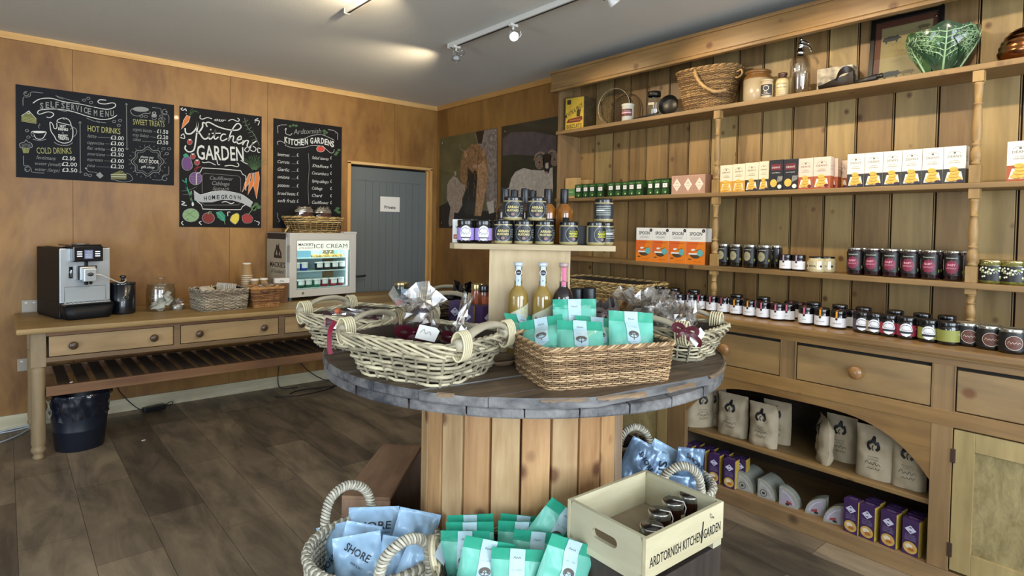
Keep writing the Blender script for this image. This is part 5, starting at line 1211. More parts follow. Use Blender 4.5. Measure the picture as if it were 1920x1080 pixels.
pk = mat('patterned_cream', 'd9b9a0', .6); pdk = mat('pattern_dark', '3b2028', .6); prd = mat('pattern_rust', 'a8583c', .6); pcr = mat('pattern_light', 'e8d8c4', .6)
def lattice(w_, h, n, central=True):
    def g(m, f):
        nx = n; s = w_/nx; nz = max(2, round(h/s)); t = h/nz
        for i in range(nx+1):
            for j in range(nz+1):
                cx, cy = -w_/2+i*s, j*t
                q = [(max(-w_/2, min(w_/2, cx+dx)), max(0, min(h, cy+dy))) for dx, dy in ((-s*.22, 0), (0, -t*.22), (s*.22, 0), (0, t*.22))]
                m.poly(q, pdk, f, .0007)
        for i in range(nx):
            for j in range(nz):
                cx, cy = -w_/2+(i+.5)*s, (j+.5)*t
                m.stroke([(cx-s*.5, cy), (cx, cy+t*.5), (cx+s*.5, cy), (cx, cy-t*.5)], .0028, prd, f, .0006, closed=True); m.poly([(cx-s*.2, cy), (cx, cy-t*.2), (cx+s*.2, cy), (cx, cy+t*.2)], pdk, f, .0009)
        if central:
            m.poly([(-w_*.40, h/2), (0, h*.14), (w_*.40, h/2), (0, h*.86)], pcr, f, .0012); m.stroke([(-w_*.40, h/2), (0, h*.14), (w_*.40, h/2), (0, h*.86)], .0022, prd, f, .0015, closed=True)
            m.text('ISLE', 0, h*.56, .010, pdk, f, k=.0016).scribble(-w_*.2, h*.42, w_*.4, .006, prd, f, k=.0016, lw=.001)
    return g
pe = [1258.8, 1279.5, 1300.5, 1321.8]
for i in range(3):
    ya, yb = yat(pe[i], 358, -.215), yat(pe[i+1], 358, -.215); wd = ya-yb-.0008
    o = carton('patterned_gift_box', ('left', 'middle', 'right')[i]+' cream box with dark diamond pattern beside the turned post on the second shelf', 'box', wd, .085, .118, pk, lattice(wd, .118, 4), right=lattice(.085, .118, 4, False), group='diamond patterned boxes')
    o.location = (-.1725, (ya+yb)/2, Z2); o.rotation_euler = (0, 0, FX)
# --- biscuit cartons of one range in four colourways
bc = mat('carton_ivory', 'd8cbb0', .55); bw = mat('carton_white', 'ded8cc', .55); bk_ = mat('carton_black', '1d1f26', .5); by = mat('carton_yellow', 'c9912c', .55); bch = mat('carton_charcoal', '33302f', .5); brd = mat('carton_brick', 'a4512f', .55); bpk = mat('carton_pale_pink', 'd6bfae', .55)
bisc = mat('biscuit_print', 'd9ac4c', .6, var=.15, vs_=80); bisd = mat('biscuit_print_dark', 'a5762e', .6); crm = mat('maroon_plate', '6a2030', .5); gpr = mat('grey_print', '6a6660', .7)
def deans(w_, h, body, band, kind):
    def g(m, f):
        w2 = w_/2; s = w_/.072
        if kind == 'black':
            m.rect(-w2*.72, h*.66, w2*.72, h*.86, crm, f); m.text("DEAN'S", 0, h*.72, .0135*s, bw, f, k=.001, width=w_*.58); m.text('SHORTBREAD', 0, h*.56, .007*s, bw, f, k=.0008, width=w_*.6)
            m.disc(-w_*.16, h*.24, w_*.25, bisc, f, k=.0007, ry=h*.13).disc(w_*.28, h*.12, w_*.15, bw, f, k=.0009, ry=h*.07)
            for i in range(9): m.stroke([(w_*.1+i*.003*s, h*.25+i*.0015), (w_*.16+i*.003*s, h*.46)], .0009, bw, f, k=.0007)
            return
        m.rect(-w2+.0004, .0004, w2-.0004, h*.40, band, f, k=.0004)
        m.text("DEAN'S", 0, h*.70, .0135*s, gpr, f, k=.0008, width=w_*.62); m.stroke(arc(0, h*.77, w_*.3, h*.10, 20, 160, 10), .0012, gpr, f, k=.0008)
        m.disc(0, h*.825, .004*s, gpr, f, k=.0008)
        m.text('SCOTTISH', 0, h*.60, .006*s, gpr, f, k=.0008, width=w_*.38); m.text('SHORTBREAD', 0, h*.545, .007*s, gpr, f, k=.0008, width=w_*.52)
        m.poly([(-w_*.42, h*.06), (w_*.42, h*.06), (w_*.32, h*.32), (-w_*.3, h*.32)], bw if band is not by else bc, f, .0008)
        for k, (dx, dy, r) in enumerate(((-.10, .12, .25), (.12, .13, .22), (-.02, .21, .24), (.03, .30, .22), (-.02, .38, .20))):
            m.disc(w_*dx, h*dy, w_*r, bisd, f, k=.0010+k*.0003, ry=h*.062); m.disc(w_*dx, h*(dy+.012), w_*r, bisc, f, k=.0012+k*.0003, ry=h*.055)
        if band is brd: m.disc(w_*.3, h*.10, w_*.13, crm, f, k=.003, ry=h*.05)
        if band is bch: m.disc(w_*.28, h*.075, w_*.16, mat('berry_print', '3a2a3c', .5), f, k=.003, ry=h*.035)
    return g
def dcarton(i, e, py, X, h, body, band, kind, label, dep=.055):
    ya, yb = yat(e[0], py, X), yat(e[1], py, X); wd = ya-yb-.001
    def side(m, f):
        if kind != 'black': m.rect(-dep/2, .0004, dep/2, h*.40, band, f, k=.0004)
        m.scribble(-dep*.35, h*.6, dep*.7, .006, gpr, f, k=.0006, lw=.0008).scribble(-dep*.35, h*.7, dep*.7, .006, gpr, f, k=.0006, seed=2, lw=.0008)
    o = carton('shortbread_carton', label, 'box', wd, dep, h, body, deans(wd, h, body, band, kind), right=side, group='shortbread cartons on the second shelf')
    o.location = (X+dep/2, (ya+yb)/2, Z2); o.rotation_euler = (0, 0, FX)
X = -.235
dcarton(0, (1349.4, 1372.8), 355, X, .158, bc, by, 'y', 'first ivory shortbread carton with yellow base right of the middle post')
dcarton(1, (1373.0, 1396.2), 355, X, .160, bc, by, 'y', 'second ivory shortbread carton with yellow base right of the middle post')
dcarton(2, (1396.4, 1421.4), 355, X, .162, bc, bch, 'c', 'ivory shortbread carton with charcoal base next to the yellow based ones')
dcarton(3, (1421.8, 1441), 354, X, .164, bc, bch, 'c', 'ivory shortbread carton with charcoal base partly behind the black cartons')
dcarton(4, (1441.2, 1467.2), 353, X-.006, .166, bk_, bk_, 'black', 'left black shortbread carton with maroon name plate on the second shelf')
dcarton(5, (1467.6, 1495.4), 352, X-.006, .164, bk_, bk_, 'black', 'right black shortbread carton with maroon name plate on the second shelf')
dcarton(6, (1495.8, 1523.6), 351, X, .163, bpk, brd, 'r', 'left pale carton with brick red base in the middle of the second shelf')
dcarton(7, (1524, 1556), 350, X, .164, bpk, brd, 'r', 'right pale carton with brick red base in the middle of the second shelf', .045)
dcarton(8, (1535, 1570), 349, X+.055, .158, bpk, brd, 'r', 'pale carton with brick red base standing behind its right neighbour', .045)
dcarton(9, (1553, 1592), 349, X+.11, .150, bpk, brd, 'r', 'pale carton at the very back before the row of six cartons', .04)
e6 = [1587.2, 1620, 1654.7, 1689.7, 1727.6, 1767.3, 1809.7]
for i in range(6): dcarton(10+i, (e6[i]+.2, e6[i+1]-.2), 346-i*.6, X, .166, bw, bch, 'c', f'white shortbread carton with charcoal base, {ORD[i]} in the row of six')
dcarton(16, (1886, 1937), 342, X, .167, bw, brd, 'r', 'white carton with brick red base cut by the right edge of the photo')
# --- shelf 3: porridge cartons
spw = mat('carton_bright_white', 'dcdcd8', .5); spo = mat('carton_orange', 'd9781a', .5); spd = mat('carton_orange_deep', 'cf5f20', .5); teal = mat('teal_dot', '5fa6a8', .5); bowl_ = mat('bowl_print', '4a3a24', .6, var=.4, vs_=120)
sp = [1191.9, 1222.4, 1253.2, 1286.0, 1321.6]
def spoon(w_, h):
    def g(m, f):
        w2 = w_/2; m.rect(-w2+.0004, .0004, w2-.0004, h*.63, spo, f, k=.0004); m.poly([(-w2+.0004, h*.63), (w2*.35, h*.63), (-w2*.2, h*.30), (-w2+.0004, h*.25)], spd, f, .0007)
        m.text('SPOON', 0, h*.80, .030, pr_dark, f, k=.0008, width=w_*.66, bold=.012).stroke([(-w_*.3, h*.70), (w_*.3, h*.70), (w_*.3, h*.755), (-w_*.3, h*.755)], .0009, gpr, f, k=.0008, closed=True); m.scribble(-w_*.24, h*.715, w_*.48, .006, gpr, f, k=.0008, lw=.0008)
        m.disc(w_*.40, h*.93, w_*.085, pr_dark, f, k=.0008); m.text('4', w_*.40, h*.915, .009, spw, f, k=.0012)
        m.scribble(-w_*.36, h*.56, w_*.72, .006, mat('deep_red_print', '8a2a1a', .6), f, k=.001, lw=.001)
        m.poly([(-.30*w_, h*.27)]+[(.30*w_*cos(radians(t)), h*.27+h*.105*sin(radians(t))) for t in range(180, 361, 20)], bowl_, f, .0010)
        m.rect(-w_*.36, h*.27, w_*.36, h*.315, spw, f, k=.0013); m.disc(-w_*.12, h*.40, w_*.12, spw, f, k=.0014, ry=h*.032); m.stroke([(-w_*.1, h*.375), (w_*.12, h*.40), (w_*.3, h*.435)], .003, mat('spoon_print', '6a4a26', .6), f, k=.0015)
        m.disc(w_*.25, h*.32, w_*.16, teal, f, k=.0018); m.disc(-w_*.3, h*.14, w_*.1, bowl_, f, k=.001, ry=h*.018); m.scribble(-w_*.1, h*.07, w_*.4, .005, mat('deep_red_print'), f, k=.001, lw=.0008, seed=3)
    return g
for i in range(4):
    ya, yb = yat(sp[i], 492, -.225), yat(sp[i+1], 492, -.225); wd = ya-yb-.001; h = .222
    def side(m, f): m.rect(-.035, .0004, .035, h*.63, mat('carton_side_brown', '8a5520', .6), f, k=.0004)
    o = carton('granola_carton', ('leftmost', 'second', 'third', 'rightmost')[i]+' of the four white and orange SPOON cartons on the third shelf', 'box', wd, .07, h, spw, spoon(wd, h), right=side, group='white and orange cartons')
    o.location = (-.19, (ya+yb)/2, Z3); o.rotation_euler = (0, 0, FX)
# --- jars
bl = mat('black_jar_lid', '0d0d0f', .22, coat=.4); sl = mat('silver_jar_lid', 'b9b9b2', .2, metal=.9); gl_ = mat('gold_jar_lid', 'b9a878', .22, metal=.85)
def glossy(name, c, **k): return mat(name, c, .12, coat=.8, **k)
pick = glossy('pickle_jar', '17130f', var=.5, vs_=70)
def onion(m, c, r, h): m.poly([(r*.62*cos(t)-.004, h*.5+h*.2*sin(t)) for t in [2*pi*i/20 for i in range(20)]], mat('sage_badge', '8f8c70', .6), c, .0006); m.scribble(-r*.35, h*.46, r*.6, .012, gpr, c, k=.001, lw=.001); m.scribble(-r*.6, h*.76, r*1.2, .007, mat('pale_print'), c, k=.0006, lw=.001, seed=4); m.rect(r*1.0, h*.3, r*1.25, h*.4, mat('olive_mark', '7d8a3a', .6), c, k=.0006)
bl_lab = mat('black_label', '131214', .45)
def mk_pick(): return jar('pickled_onion_jar', 'x', 'jar', .036, .133, pick, sl, .014, .98, bl_lab, (.2, .85), .095, onion)
X = -.185; ps = [(1357, 0), (1380.5, 0), (1406.7, 0), (1433.6, 0)]
sp_ = spots_from_px([p for p, _ in ps], 490, X, Z3)
row(mk_pick, sp_, 'dark jar with sage green oval badge and silver lid, {} right of the middle post', 'dark jars with sage badges')
b0 = [o for o in bpy.data.objects if o.name == 'pickled_onion_jar'][0]
dup(b0, (-.10, yat(1454, 490, -.10), Z3), FX-.5, 'dark jar with silver lid behind the right end of the sage badged jars')
dup(b0, (-.10, yat(1432, 490, -.10), Z3), FX-.3, 'dark jar in the back row between two sage badged jars')
# small jam jars with a folded tag over the lid
jam = glossy('dark_jam', '170c10'); wlab = mat('white_label', 'dedfe4', .6)
tagc = {'lilac': mat('tag_lilac', 'a48fae', .6), 'pink': mat('tag_pink', 'c25f7c', .6), 'dark pink': mat('tag_dark_pink', '96435a', .6), 'orange': mat('tag_orange', 'd68f26', .6)}
def mk_jam(col, label, group, word='JAM'):
    def art(m, c, r, h): m.text(word, 0, h*.30, .006, pr_dark, c, k=.0006, width=r*(.5 if word == 'JAM' else 1.1)); m.stroke([(-r*.35, h*.42), (r*.35, h*.42)], .0006, gpr, c, k=.0006)
    t = jar('jam_jar', label, 'jar', .034, .086, jam, bl, .019, 1.0, wlab, (.12, .62), .104, art, group=group)
    c = Cyl(.0350, 0); m = MB().rect(-.004, .050, .004, .084, tagc[col], c, k=.0006).disc(0, .048, .0055, pr_dark, c, k=.0010)
    m.rect(-.004, -.034, .004, -.01, tagc[col], Fr((0, 0, .0862), x=(1, 0, 0), y=(0, 1, 0), n=(0, 0, 1)), k=.0004); m.build('paper_tag', t)
    return t
for i, (px, w_) in enumerate(((1474, 'left'), (1498, 'right'))):
    t = mk_jam('lilac', w_+' small white labelled jar with lilac tag on the third shelf', 'small lilac tagged jars'); t.location = (-.20, yat(px, 500, -.20), Z3); t.rotation_euler = (0, 0, FX)
mus = glossy('pale_mustard', 'b9ac86', var=.08)
def mart(m, c, r, h): m.text('RIVA', -.002, h*.35, .013, pr_dark, c, k=.0006, width=r*.8, bold=.02); m.disc(r*.9, h*.4, .006, pr_dark, c, k=.0006).disc(-r*.9, h*.4, .006, pr_dark, c, k=.0006)
for px, X, l in ((1530.5, -.20, 'squat cream jar with black lid on the third shelf'), (1551, -.15, 'squat cream jar half hidden behind its twin on the third shelf')):
    t = jar('cream_jar', l, 'jar', .043, .082, mus, bl, .014, .95, mus, (.2, .7), .09, mart, neck=.86, group='squat cream jars'); t.location = (X, yat(px, 503, X), Z3); t.rotation_euler = (0, 0, FX)
# pink badge jars, two deep
beet = glossy('beetroot_jar', '1d0c12', var=.5, vs_=60); pinkb = mat('pink_badge', '74223c', .5)
def bart(m, c, r, h):
    m.poly([((r*.66*(1+.12*cos(12*t)))*cos(t), h*.46+(h*.22*(1+.12*cos(12*t)))*sin(t)) for t in [2*pi*i/48 for i in range(48)]], pinkb, c, .0006)
    m.text('BABY', 0, h*.50, .014, mat('rose_print', 'd9a0ac', .6), c, k=.001, width=r*.8, bold=.02).text('BEETROOT', 0, h*.40, .010, mat('rose_print'), c, k=.001, width=r*.95).scribble(-r*.6, h*.74, r*1.2, .007, mat('pale_print'), c, k=.0006, lw=.001)
    m.rect(-r*1.2, h*.35, -r*1.08, h*.7, mat('pale_print'), c, k=.0006).rect(r*1.12, h*.25, r*1.28, h*.35, mat('olive_mark'), c, k=.0006)
def mk_beet(): return jar('beetroot_jar', 'x', 'jar', .0375, .135, beet, sl, .013, .95, bl_lab, (.18, .86), .098, bart)
pxs = [1603, 1636.3, 1671, 1706, 1744.5, 1788]
row(mk_beet, spots_from_px(pxs, 508, -.195, Z3), 'dark jar with pink starburst label, {} in the front row of six', 'jars with pink starburst labels')
bb0 = [o for o in bpy.data.objects if o.name == 'beetroot_jar'][0]
for i, px in enumerate(pxs): dup(bb0, (-.105, yat(px, 508, -.195)+.004, Z3), FX-.3, f'dark jar behind the {ORD[i]} pink starburst jar')
gpk = glossy('green_pickle', '5c5a24', var=.5, vs_=70)
def gart(m, c, r, h):
    for i in range(26): rd = random.Random(i); m.disc(rd.uniform(-.9, .9)*r, h*rd.uniform(.25, .7), .004, mat('pale_print') if i % 3 else mat('olive_mark'), c, k=.0006, n=8)
    m.scribble(-r*.6, h*.45, r*1.2, .012, mat('pale_print'), c, k=.001, lw=.0012)
for px, l in ((1859, 'black labelled green pickle jar with gold lid right of the turned post'), (1900.5, 'green pickle jar with gold lid at the right edge of the third shelf')):
    t = jar('pickle_jar', l, 'jar', .048, .102, gpk, gl_, .013, .95, bl_lab, (.14, .76), .115, gart, group='gold lidded green pickle jars'); t.location = (-.195, yat(px, 512, -.195), Z3); t.rotation_euler = (0, 0, FX)
# --- jars along the worktop
tags_ = [(1251, 'lilac'), (1272, 'lilac'), (1293.8, 'lilac'), (1313.7, 'pink'), (1335.5, 'pink'), (1356.5, 'dark pink'), (1380.5, 'orange'), (1405.5, 'orange'), (1431, 'pink'), (1457.5, 'pink'), (1511, 'pink'), (1541, 'orange'), (1571.5, 'orange')]
for i, (px, c) in enumerate(tags_):
    py = 586.5+(px-1337)*(619-586.5)/(1571-1337) if px > 1300 else 582
    p = contact(px, py-1, ZW, .034); p.z = ZW
    t = mk_jam(c, f'small white labelled jam jar with {c} tag, {ORD[i]} along the dresser worktop', 'tagged jam jars along the worktop', 'MARMALADE' if c == 'orange' else 'JAM'); t.location = p; t.rotation_euler = (0, 0, FX+.12)
j0 = t
for i, (px, py, l) in enumerate(((1479, 597, 'tagless looking jam jar set back in the gap of the worktop row'), (1495, 600, 'jam jar set back left of the pink tagged jar after the gap'), (1597, 617, 'jam jar set back at the end of the white labelled row'))):
    p = contact(px, py, ZW, .0315); p.z = ZW; p.x += .02; q = mk_jam('dark pink', l, 'tagged jam jars along the worktop'); q.location = p; q.rotation_euler = (0, 0, FX+.5)
base = None
for i in range(14):   # second row, mostly lids showing
    y = -3.05-.083*i; p = (-.40+.012*(i % 2), y, ZW)
    lab = f'black lidded jar, {ORD[i]} in the back row on the worktop'
    if base is None: base = mk_jam('pink', lab, 'back row of jam jars on the worktop'); base.location = p; base.rotation_euler = (0, 0, FX+.2)
    else: dup(base, p, FX+.2, lab)
big = glossy('dark_chutney', '150f0c')
base = None
for i, y in enumerate((-3.02, -3.14, -3.27, -3.55, -3.70, -3.97, -4.09, -4.20, -4.33, -4.44, -4.53)):
    lab = f'taller black lidded jar, {ORD[i]} against the dresser back'
    if base is None: base = jar('chutney_jar', lab, 'jar', .036, .098, big, bl, .016, 1.0, bl_lab, (.2, .7), .09, group='taller jars against the dresser back'); base.location = (-.30, y, ZW); base.rotation_euler = (0, 0, FX)
    else: dup(base, (-.30-.01*(i % 2), y, ZW), FX, lab)
def mk_relish(col, colname, label, badge=True):
    lm = mat('label_'+colname.replace(' ', '_'), col, .55)
    def art(m, c, r, h):
        if badge:
            m.poly([(r*.62*cos(t)-.002, h*.44+h*.30*sin(t)) for t in [2*pi*i/24 for i in range(24)]], wlab, c, .0006); m.stroke([(r*.5*cos(t)-.002, h*.46+h*.20*sin(t)) for t in [pi*i/10 for i in range(11)]], .0016, pr_dark, c, k=.001)
            m.poly([(-r*.35, h*.5), (0, h*.66), (r*.35, h*.5)], pr_dark, c, .001).rect(-r*.62, h*.27, r*.58, h*.37, pr_dark, c, k=.001).scribble(-r*.45, h*.40, r*.9, .007, pr_dark, c, k=.0011, lw=.001).poly([(-r*.3, h*.2), (0, h*.12), (r*.3, h*.2)], wlab, c, .0008)
        m.scribble(r*.85, h*.45, r*.4, .01, wlab, c, k=.0006, lw=.0008)
    return jar('relish_jar', label, 'jar', .040, .094, jarglass, bl, .018, 1.0, lm, (.16, .66), .118, art, group='relish jars with arched badges')
for i, (px, col, cn, l, bd) in enumerate(((1617.5, '4f4860', 'slate_purple', 'slate purple labelled relish jar next to the white labelled jam jars', 1), (1640, 'a89c88', 'stone', 'stone coloured label relish jar between the purple and red ones', 1), (1667, '96283a', 'red', 'left red labelled relish jar on the dresser worktop', 1), (1699.5, '8a2438', 'red_deep', 'right red labelled relish jar on the dresser worktop', 1), (1741, '8a8c3c', 'olive', 'olive labelled relish jar with white arched badge on the worktop', 1), (1777, '85873e', 'olive_dull', 'olive labelled relish jar with its side label turned forward', 0))):
    py = 625+(px-1617)*(648-625)/(1777-1617); p = contact(px, py, ZW, .0375); p.z = ZW; t = mk_relish(col, cn, l, bd); t.location = p; t.rotation_euler = (0, 0, FX+.25)
for i, (px, py) in enumerate(((1814, 650.5), (1854, 657), (1897, 664.5))):
    def art(m, c, r, h): m.poly([(r*.6*cos(t), h*.45+h*.28*sin(t)) for t in [2*pi*i_/20 for i_ in range(20)]], mat('rust_badge', '5a3226', .5, var=.4, vs_=90), c, .0006); m.stroke([(r*.6*cos(t), h*.45+h*.28*sin(t)) for t in [2*pi*i_/20 for i_ in range(20)]], .0012, pcr, c, k=.001, closed=True); m.scribble(-r*.45, h*.42, r*.9, .010, pcr, c, k=.001, lw=.001); m.rect(r*.95, h*.2, r*1.3, h*.75, mat('navy_text_panel', '26303e', .5), c, k=.0006)
    p = contact(px, py, ZW, .045); p.z = ZW; t = jar('silver_lidded_jar', f'dark jar with rust badge and silver lid, {ORD[i]} at the right of the worktop', 'jar', .045, .095, jarglass, sl, .013, .98, bl_lab, (.14, .84), .115, art, group='silver lidded jars at the worktop end'); t.location = p; t.rotation_euler = (0, 0, FX+.3)
# long shallow basket at the left part of the worktop
t = thing('long_wicker_tray', 'long flat wicker tray on the dresser worktop behind the cellophane packets', 'basket', (-.33, -2.62, ZW), FX)
wicker(t, .72, .34, .78, .38, .105, wt, r=.004, pitch=.0095, stake=.03, e=9, rim=.008, seed=12, liner=dkg_)
# --- arched bay: coffee bags on the middle shelf
bagk = mat('coffee_bag_paper', 'a5967c', .75, var=.07, vs_=18)
def coffee_art(word):
    def g(m, f):
        # flame mark
        for pts, w_ in (([(-.010, .122), (-.020, .132), (-.021, .146), (-.013, .160)], .012), ([(.010, .122), (.020, .132), (.022, .146), (.015, .162)], .012), ([(-.016, .150), (-.005, .164), (.001, .182)], .011), ([(.016, .150), (.006, .162), (.001, .180)], .011), ([(-.014, .152), (0, .160), (.014, .152)], .009), ([(0, .120), (-.004, .134), (.002, .146)], .004)):
            m.stroke(cr([Vector((u, v+.01)) for u, v in pts], 4), w_, ink, f, k=.0014)
        for i in range(2): m.scribble(-.022, .098-i*.011, .044, .006, gpr, f, k=.0014, seed=i, lw=.001)
        m.scribble(-.032, .066, .064, .016, ink, f, k=.0014, seed=word, lw=.0016); m.scribble(-.022, .046, .05, .014, ink, f, k=.0014, seed=word+5, lw=.0016)
    return g
def cbag(label, px, py, X, rz, w_=.145, h=.205, th=.075, word=1, seed=0):
    p = at(px, py, z=.327) if X is None else Vector((X, yat(px, py, X), .327)); p.z = .3275
    o = pouch('coffee_bag', label, 'bag', w_*1.08, h*1.03, th, bagk, seed=seed, gus=.75, crump=.010, toph=.06, art=coffee_art(word), group='kraft coffee bags in the arched bay', puff=1.3)
    o.location = p; o.rotation_euler = (0, 0, FX+rz); return o
cbag('kraft coffee bag turned sideways at the left end of the middle shelf', 1313, 800, -.46, 1.0, .15, .215, .08, 1, 1)
cbag('pale kraft coffee bag set back beside the sideways one', 1336, 800, -.38, .25, .13, .215, .07, 1, 2)
cbag('kraft coffee bag with flame mark, left of the front pair', 1373, 811, -.45, .05, .155, .215, .085, 1, 3)
cbag('kraft coffee bag with flame mark, right of the front pair', 1430, 829, -.47, .0, .14, .21, .08, 1, 4)
cbag('pale kraft coffee bag behind the right of the front pair', 1456, 820, -.37, .1, .13, .21, .07, 1, 5)
cbag('kraft coffee bag turned edge on in the middle of the arched bay', 1543, 862, -.44, -.95, .13, .21, .07, 2, 6)
cbag('kraft coffee bag standing behind the edge on one', 1577, 853, -.36, .0, .13, .21, .07, 2, 7)
cbag('large kraft coffee bag with flame mark, second from the right stile', 1640, 896, -.46, .05, .145, .225, .085, 2, 8)
cbag('kraft coffee bag against the right stile under the arch end', 1703, 914, -.46, .1, .12, .205, .08, 2, 9)
# --- bottom of the bay: purple oatcake cartons and quarter wheels
pur = mat('carton_purple', '3d2652', .45, var=.12); gold = mat('carton_gold', 'b79a3e', .45, var=.2, vs_=40); dmd = mat('diamond_white', 'c9c6dc', .5); ocm = mat('oatcake_print', 'c8a05c', .5, var=.2, vs_=60); pale = mat('lilac_print', '8f83a8', .6)
def oat(w_, h):
    def g(m, f):
        m.poly([(-w_*.36, h*.72), (0, h*.60), (w_*.36, h*.72), (0, h*.84)], dmd, f, .0006); m.poly([(-w_*.12, h*.76), (w_*.12, h*.76), (0, h*.80)], pur, f, .0009); m.poly([(-w_*.12, h*.68), (w_*.12, h*.68), (0, h*.64)], pur, f, .0009)
        m.scribble(-w_*.32, h*.545, w_*.6, .008, pale, f, k=.0006, lw=.001).text('SCOTTISH', 0, h*.48, .010, pale, f, k=.0006, width=w_*.66).text('OATCAKES', 0, h*.42, .010, pale, f, k=.0006, width=w_*.7)
        m.disc(.0, h*.21, w_*.44, gold, f, k=.0006, ry=h*.17).disc(0, h*.21, w_*.40, ocm, f, k=.0009, ry=h*.15).disc(-w_*.06, h*.25, w_*.22, mat('cream_print', 'd9cfb8', .5), f, k=.0012, ry=h*.07).disc(w_*.06, h*.17, w_*.2, mat('caramel_print', 'a8682c', .5), f, k=.0014, ry=h*.05)
    return g
def oat_side(d, h):
    def g(m, f): m.rect(-d/2+.0004, .001, d/2-.0004, h-.001, gold, f, k=.0004); m.stroke([(-d*.2, h*.3), (d*.3, h*.6)], .002, mat('wheat_print', '6a6420', .6), f, k=.0007)
    return g
def oat_top(w_, d):
    def g(m, f): m.stroke(arc(0, 0, w_*.25, d*.12, 0, 360, 12), .002, pale, f, k=.0006)
    return g
WO, HO, DO = .062, .150, .052
def mk_oat(): return carton('oatcake_carton', 'x', 'box', WO, DO, HO, pur, oat(WO, HO), oat_side(DO, HO), oat_top(WO, DO), group='x')
ob0 = mk_oat()
def oatrow(px_list, py, X, rz, tmpl, grp, n0):
    global ob0
    for i, px in enumerate(px_list):
        p = (X, yat(px, py, X), .0745); lab = tmpl.format(ORD[i])
        if ob0 is not None and ob0['label'] == 'x': ob0.location = p; ob0.rotation_euler = (0, 0, FX+rz); ob0['label'] = lab; ob0['group'] = grp
        else: dup(ob0, p, FX+rz, lab, grp)
oatrow((1290, 1315, 1342, 1371), 893, -.52, .08, 'purple oatcake carton, {} in the front row of the left cluster', 'purple oatcake cartons', 0)
oatrow((1306, 1332, 1360, 1391), 885, -.455, .08, 'purple oatcake carton, {} in the back row of the left cluster', 'purple oatcake cartons', 0)
oatrow((1599, 1630, 1670, 1712), 1000, -.52, -.10, 'purple oatcake carton, {} in the front row near the right stile', 'purple oatcake cartons', 0)
oatrow((1640, 1681, 1722), 985, -.455, -.10, 'purple oatcake carton, {} in the back row near the right stile', 'purple oatcake cartons', 0)
# quarter-wheel oatcake packs
qg = mat('quarter_pack_grey', '8f9086', .5, var=.12, vs_=30); ql = mat('quarter_pack_label', '9c9a94', .5, var=.15, vs_=50); qr = mat('pack_red', '8a3a3c', .5)
def quarter(mirror, warm):
    R = .088; s = -1 if mirror else 1; T = .026; m = MB(); n = 12
    fr = Fr((0, -T/2, 0)); pts = [(-s*R*.45, 0)]+[(-s*R*.45+s*R*cos(pi/2*i/n), R*sin(pi/2*i/n)) for i in range(n+1)]
    if s < 0: pts = pts[::-1]
    fb = Fr((0, 0, 0)); m.prism(pts, T, qg, fb, k0=-T/2)
    c0 = -s*R*.45
    m.poly([(c0+s*.006, .006)]+[(c0+s*R*.93*cos(pi/2*(.08+.84*i/n)), R*.93*sin(pi/2*(.08+.84*i/n))) for i in range(n+1)], mat('label_lilac_grey', '9b95a2', .5, var=.1) if warm else ql, fr, .0004)
    m.stroke([(c0+s*R*.82*cos(pi/2*(.15+.7*i/n)), R*.82*sin(pi/2*(.15+.7*i/n))) for i in range(n+1)], .0015, wlab, fr, k=.0008)
    if warm: m.poly([(c0+s*.035, .018), (c0+s*.062, .012), (c0+s*.060, .024), (c0+s*.036, .031)], qr, fr, .0008).disc(c0+s*.04, .012, .010, pr_dark, fr, k=.0008, ry=.006)
    else: m.stroke(arc(c0+s*.03, .026, .017, .017, 0, 360, 14), .003, pr_dark, fr, k=.0008).disc(c0+s*.03, .026, .007, pr_dark, fr, k=.0008)
    return m
def qrow(mirror, warm, px, py, n, X, rz, lab, grp):
    base = None
    for k in range(n):
        x = X+.029*k; p = (x, yat(px, py, X)+.029*k*math.tan(rz)*-0, .0745); l = lab if k == 0 else f'{ORD[k-1]} pack behind the {lab.replace(" pack", "")}'
        if base is None: base = tag(quarter(mirror, warm).build('quarter_oatcake_pack', loc=p, rot=(0, 0, FX+rz)), l, 'pack', grp)
        else: dup(base, p, FX+rz, l)
qrow(False, False, 1397, 905, 6, -.50, .1, 'front dark wheel segment pack beside the purple boxes', 'quarter wheel oatcake packs')
qrow(False, False, 1437, 922, 5, -.50, .1, 'front round ended wheel segment pack in the second stack', 'quarter wheel oatcake packs')
qrow(False, True, 1478, 935, 2, -.50, .1, 'front lilac labelled wheel segment pack in the third stack', 'quarter wheel oatcake packs')
qrow(True, True, 1531, 955, 2, -.48, .28, 'front wheel segment pack with red mark, left of the mirrored pair', 'quarter wheel oatcake packs')
qrow(True, True, 1566, 970, 2, -.50, .28, 'front wheel segment pack with red mark, right of the mirrored pair', 'quarter wheel oatcake packs')

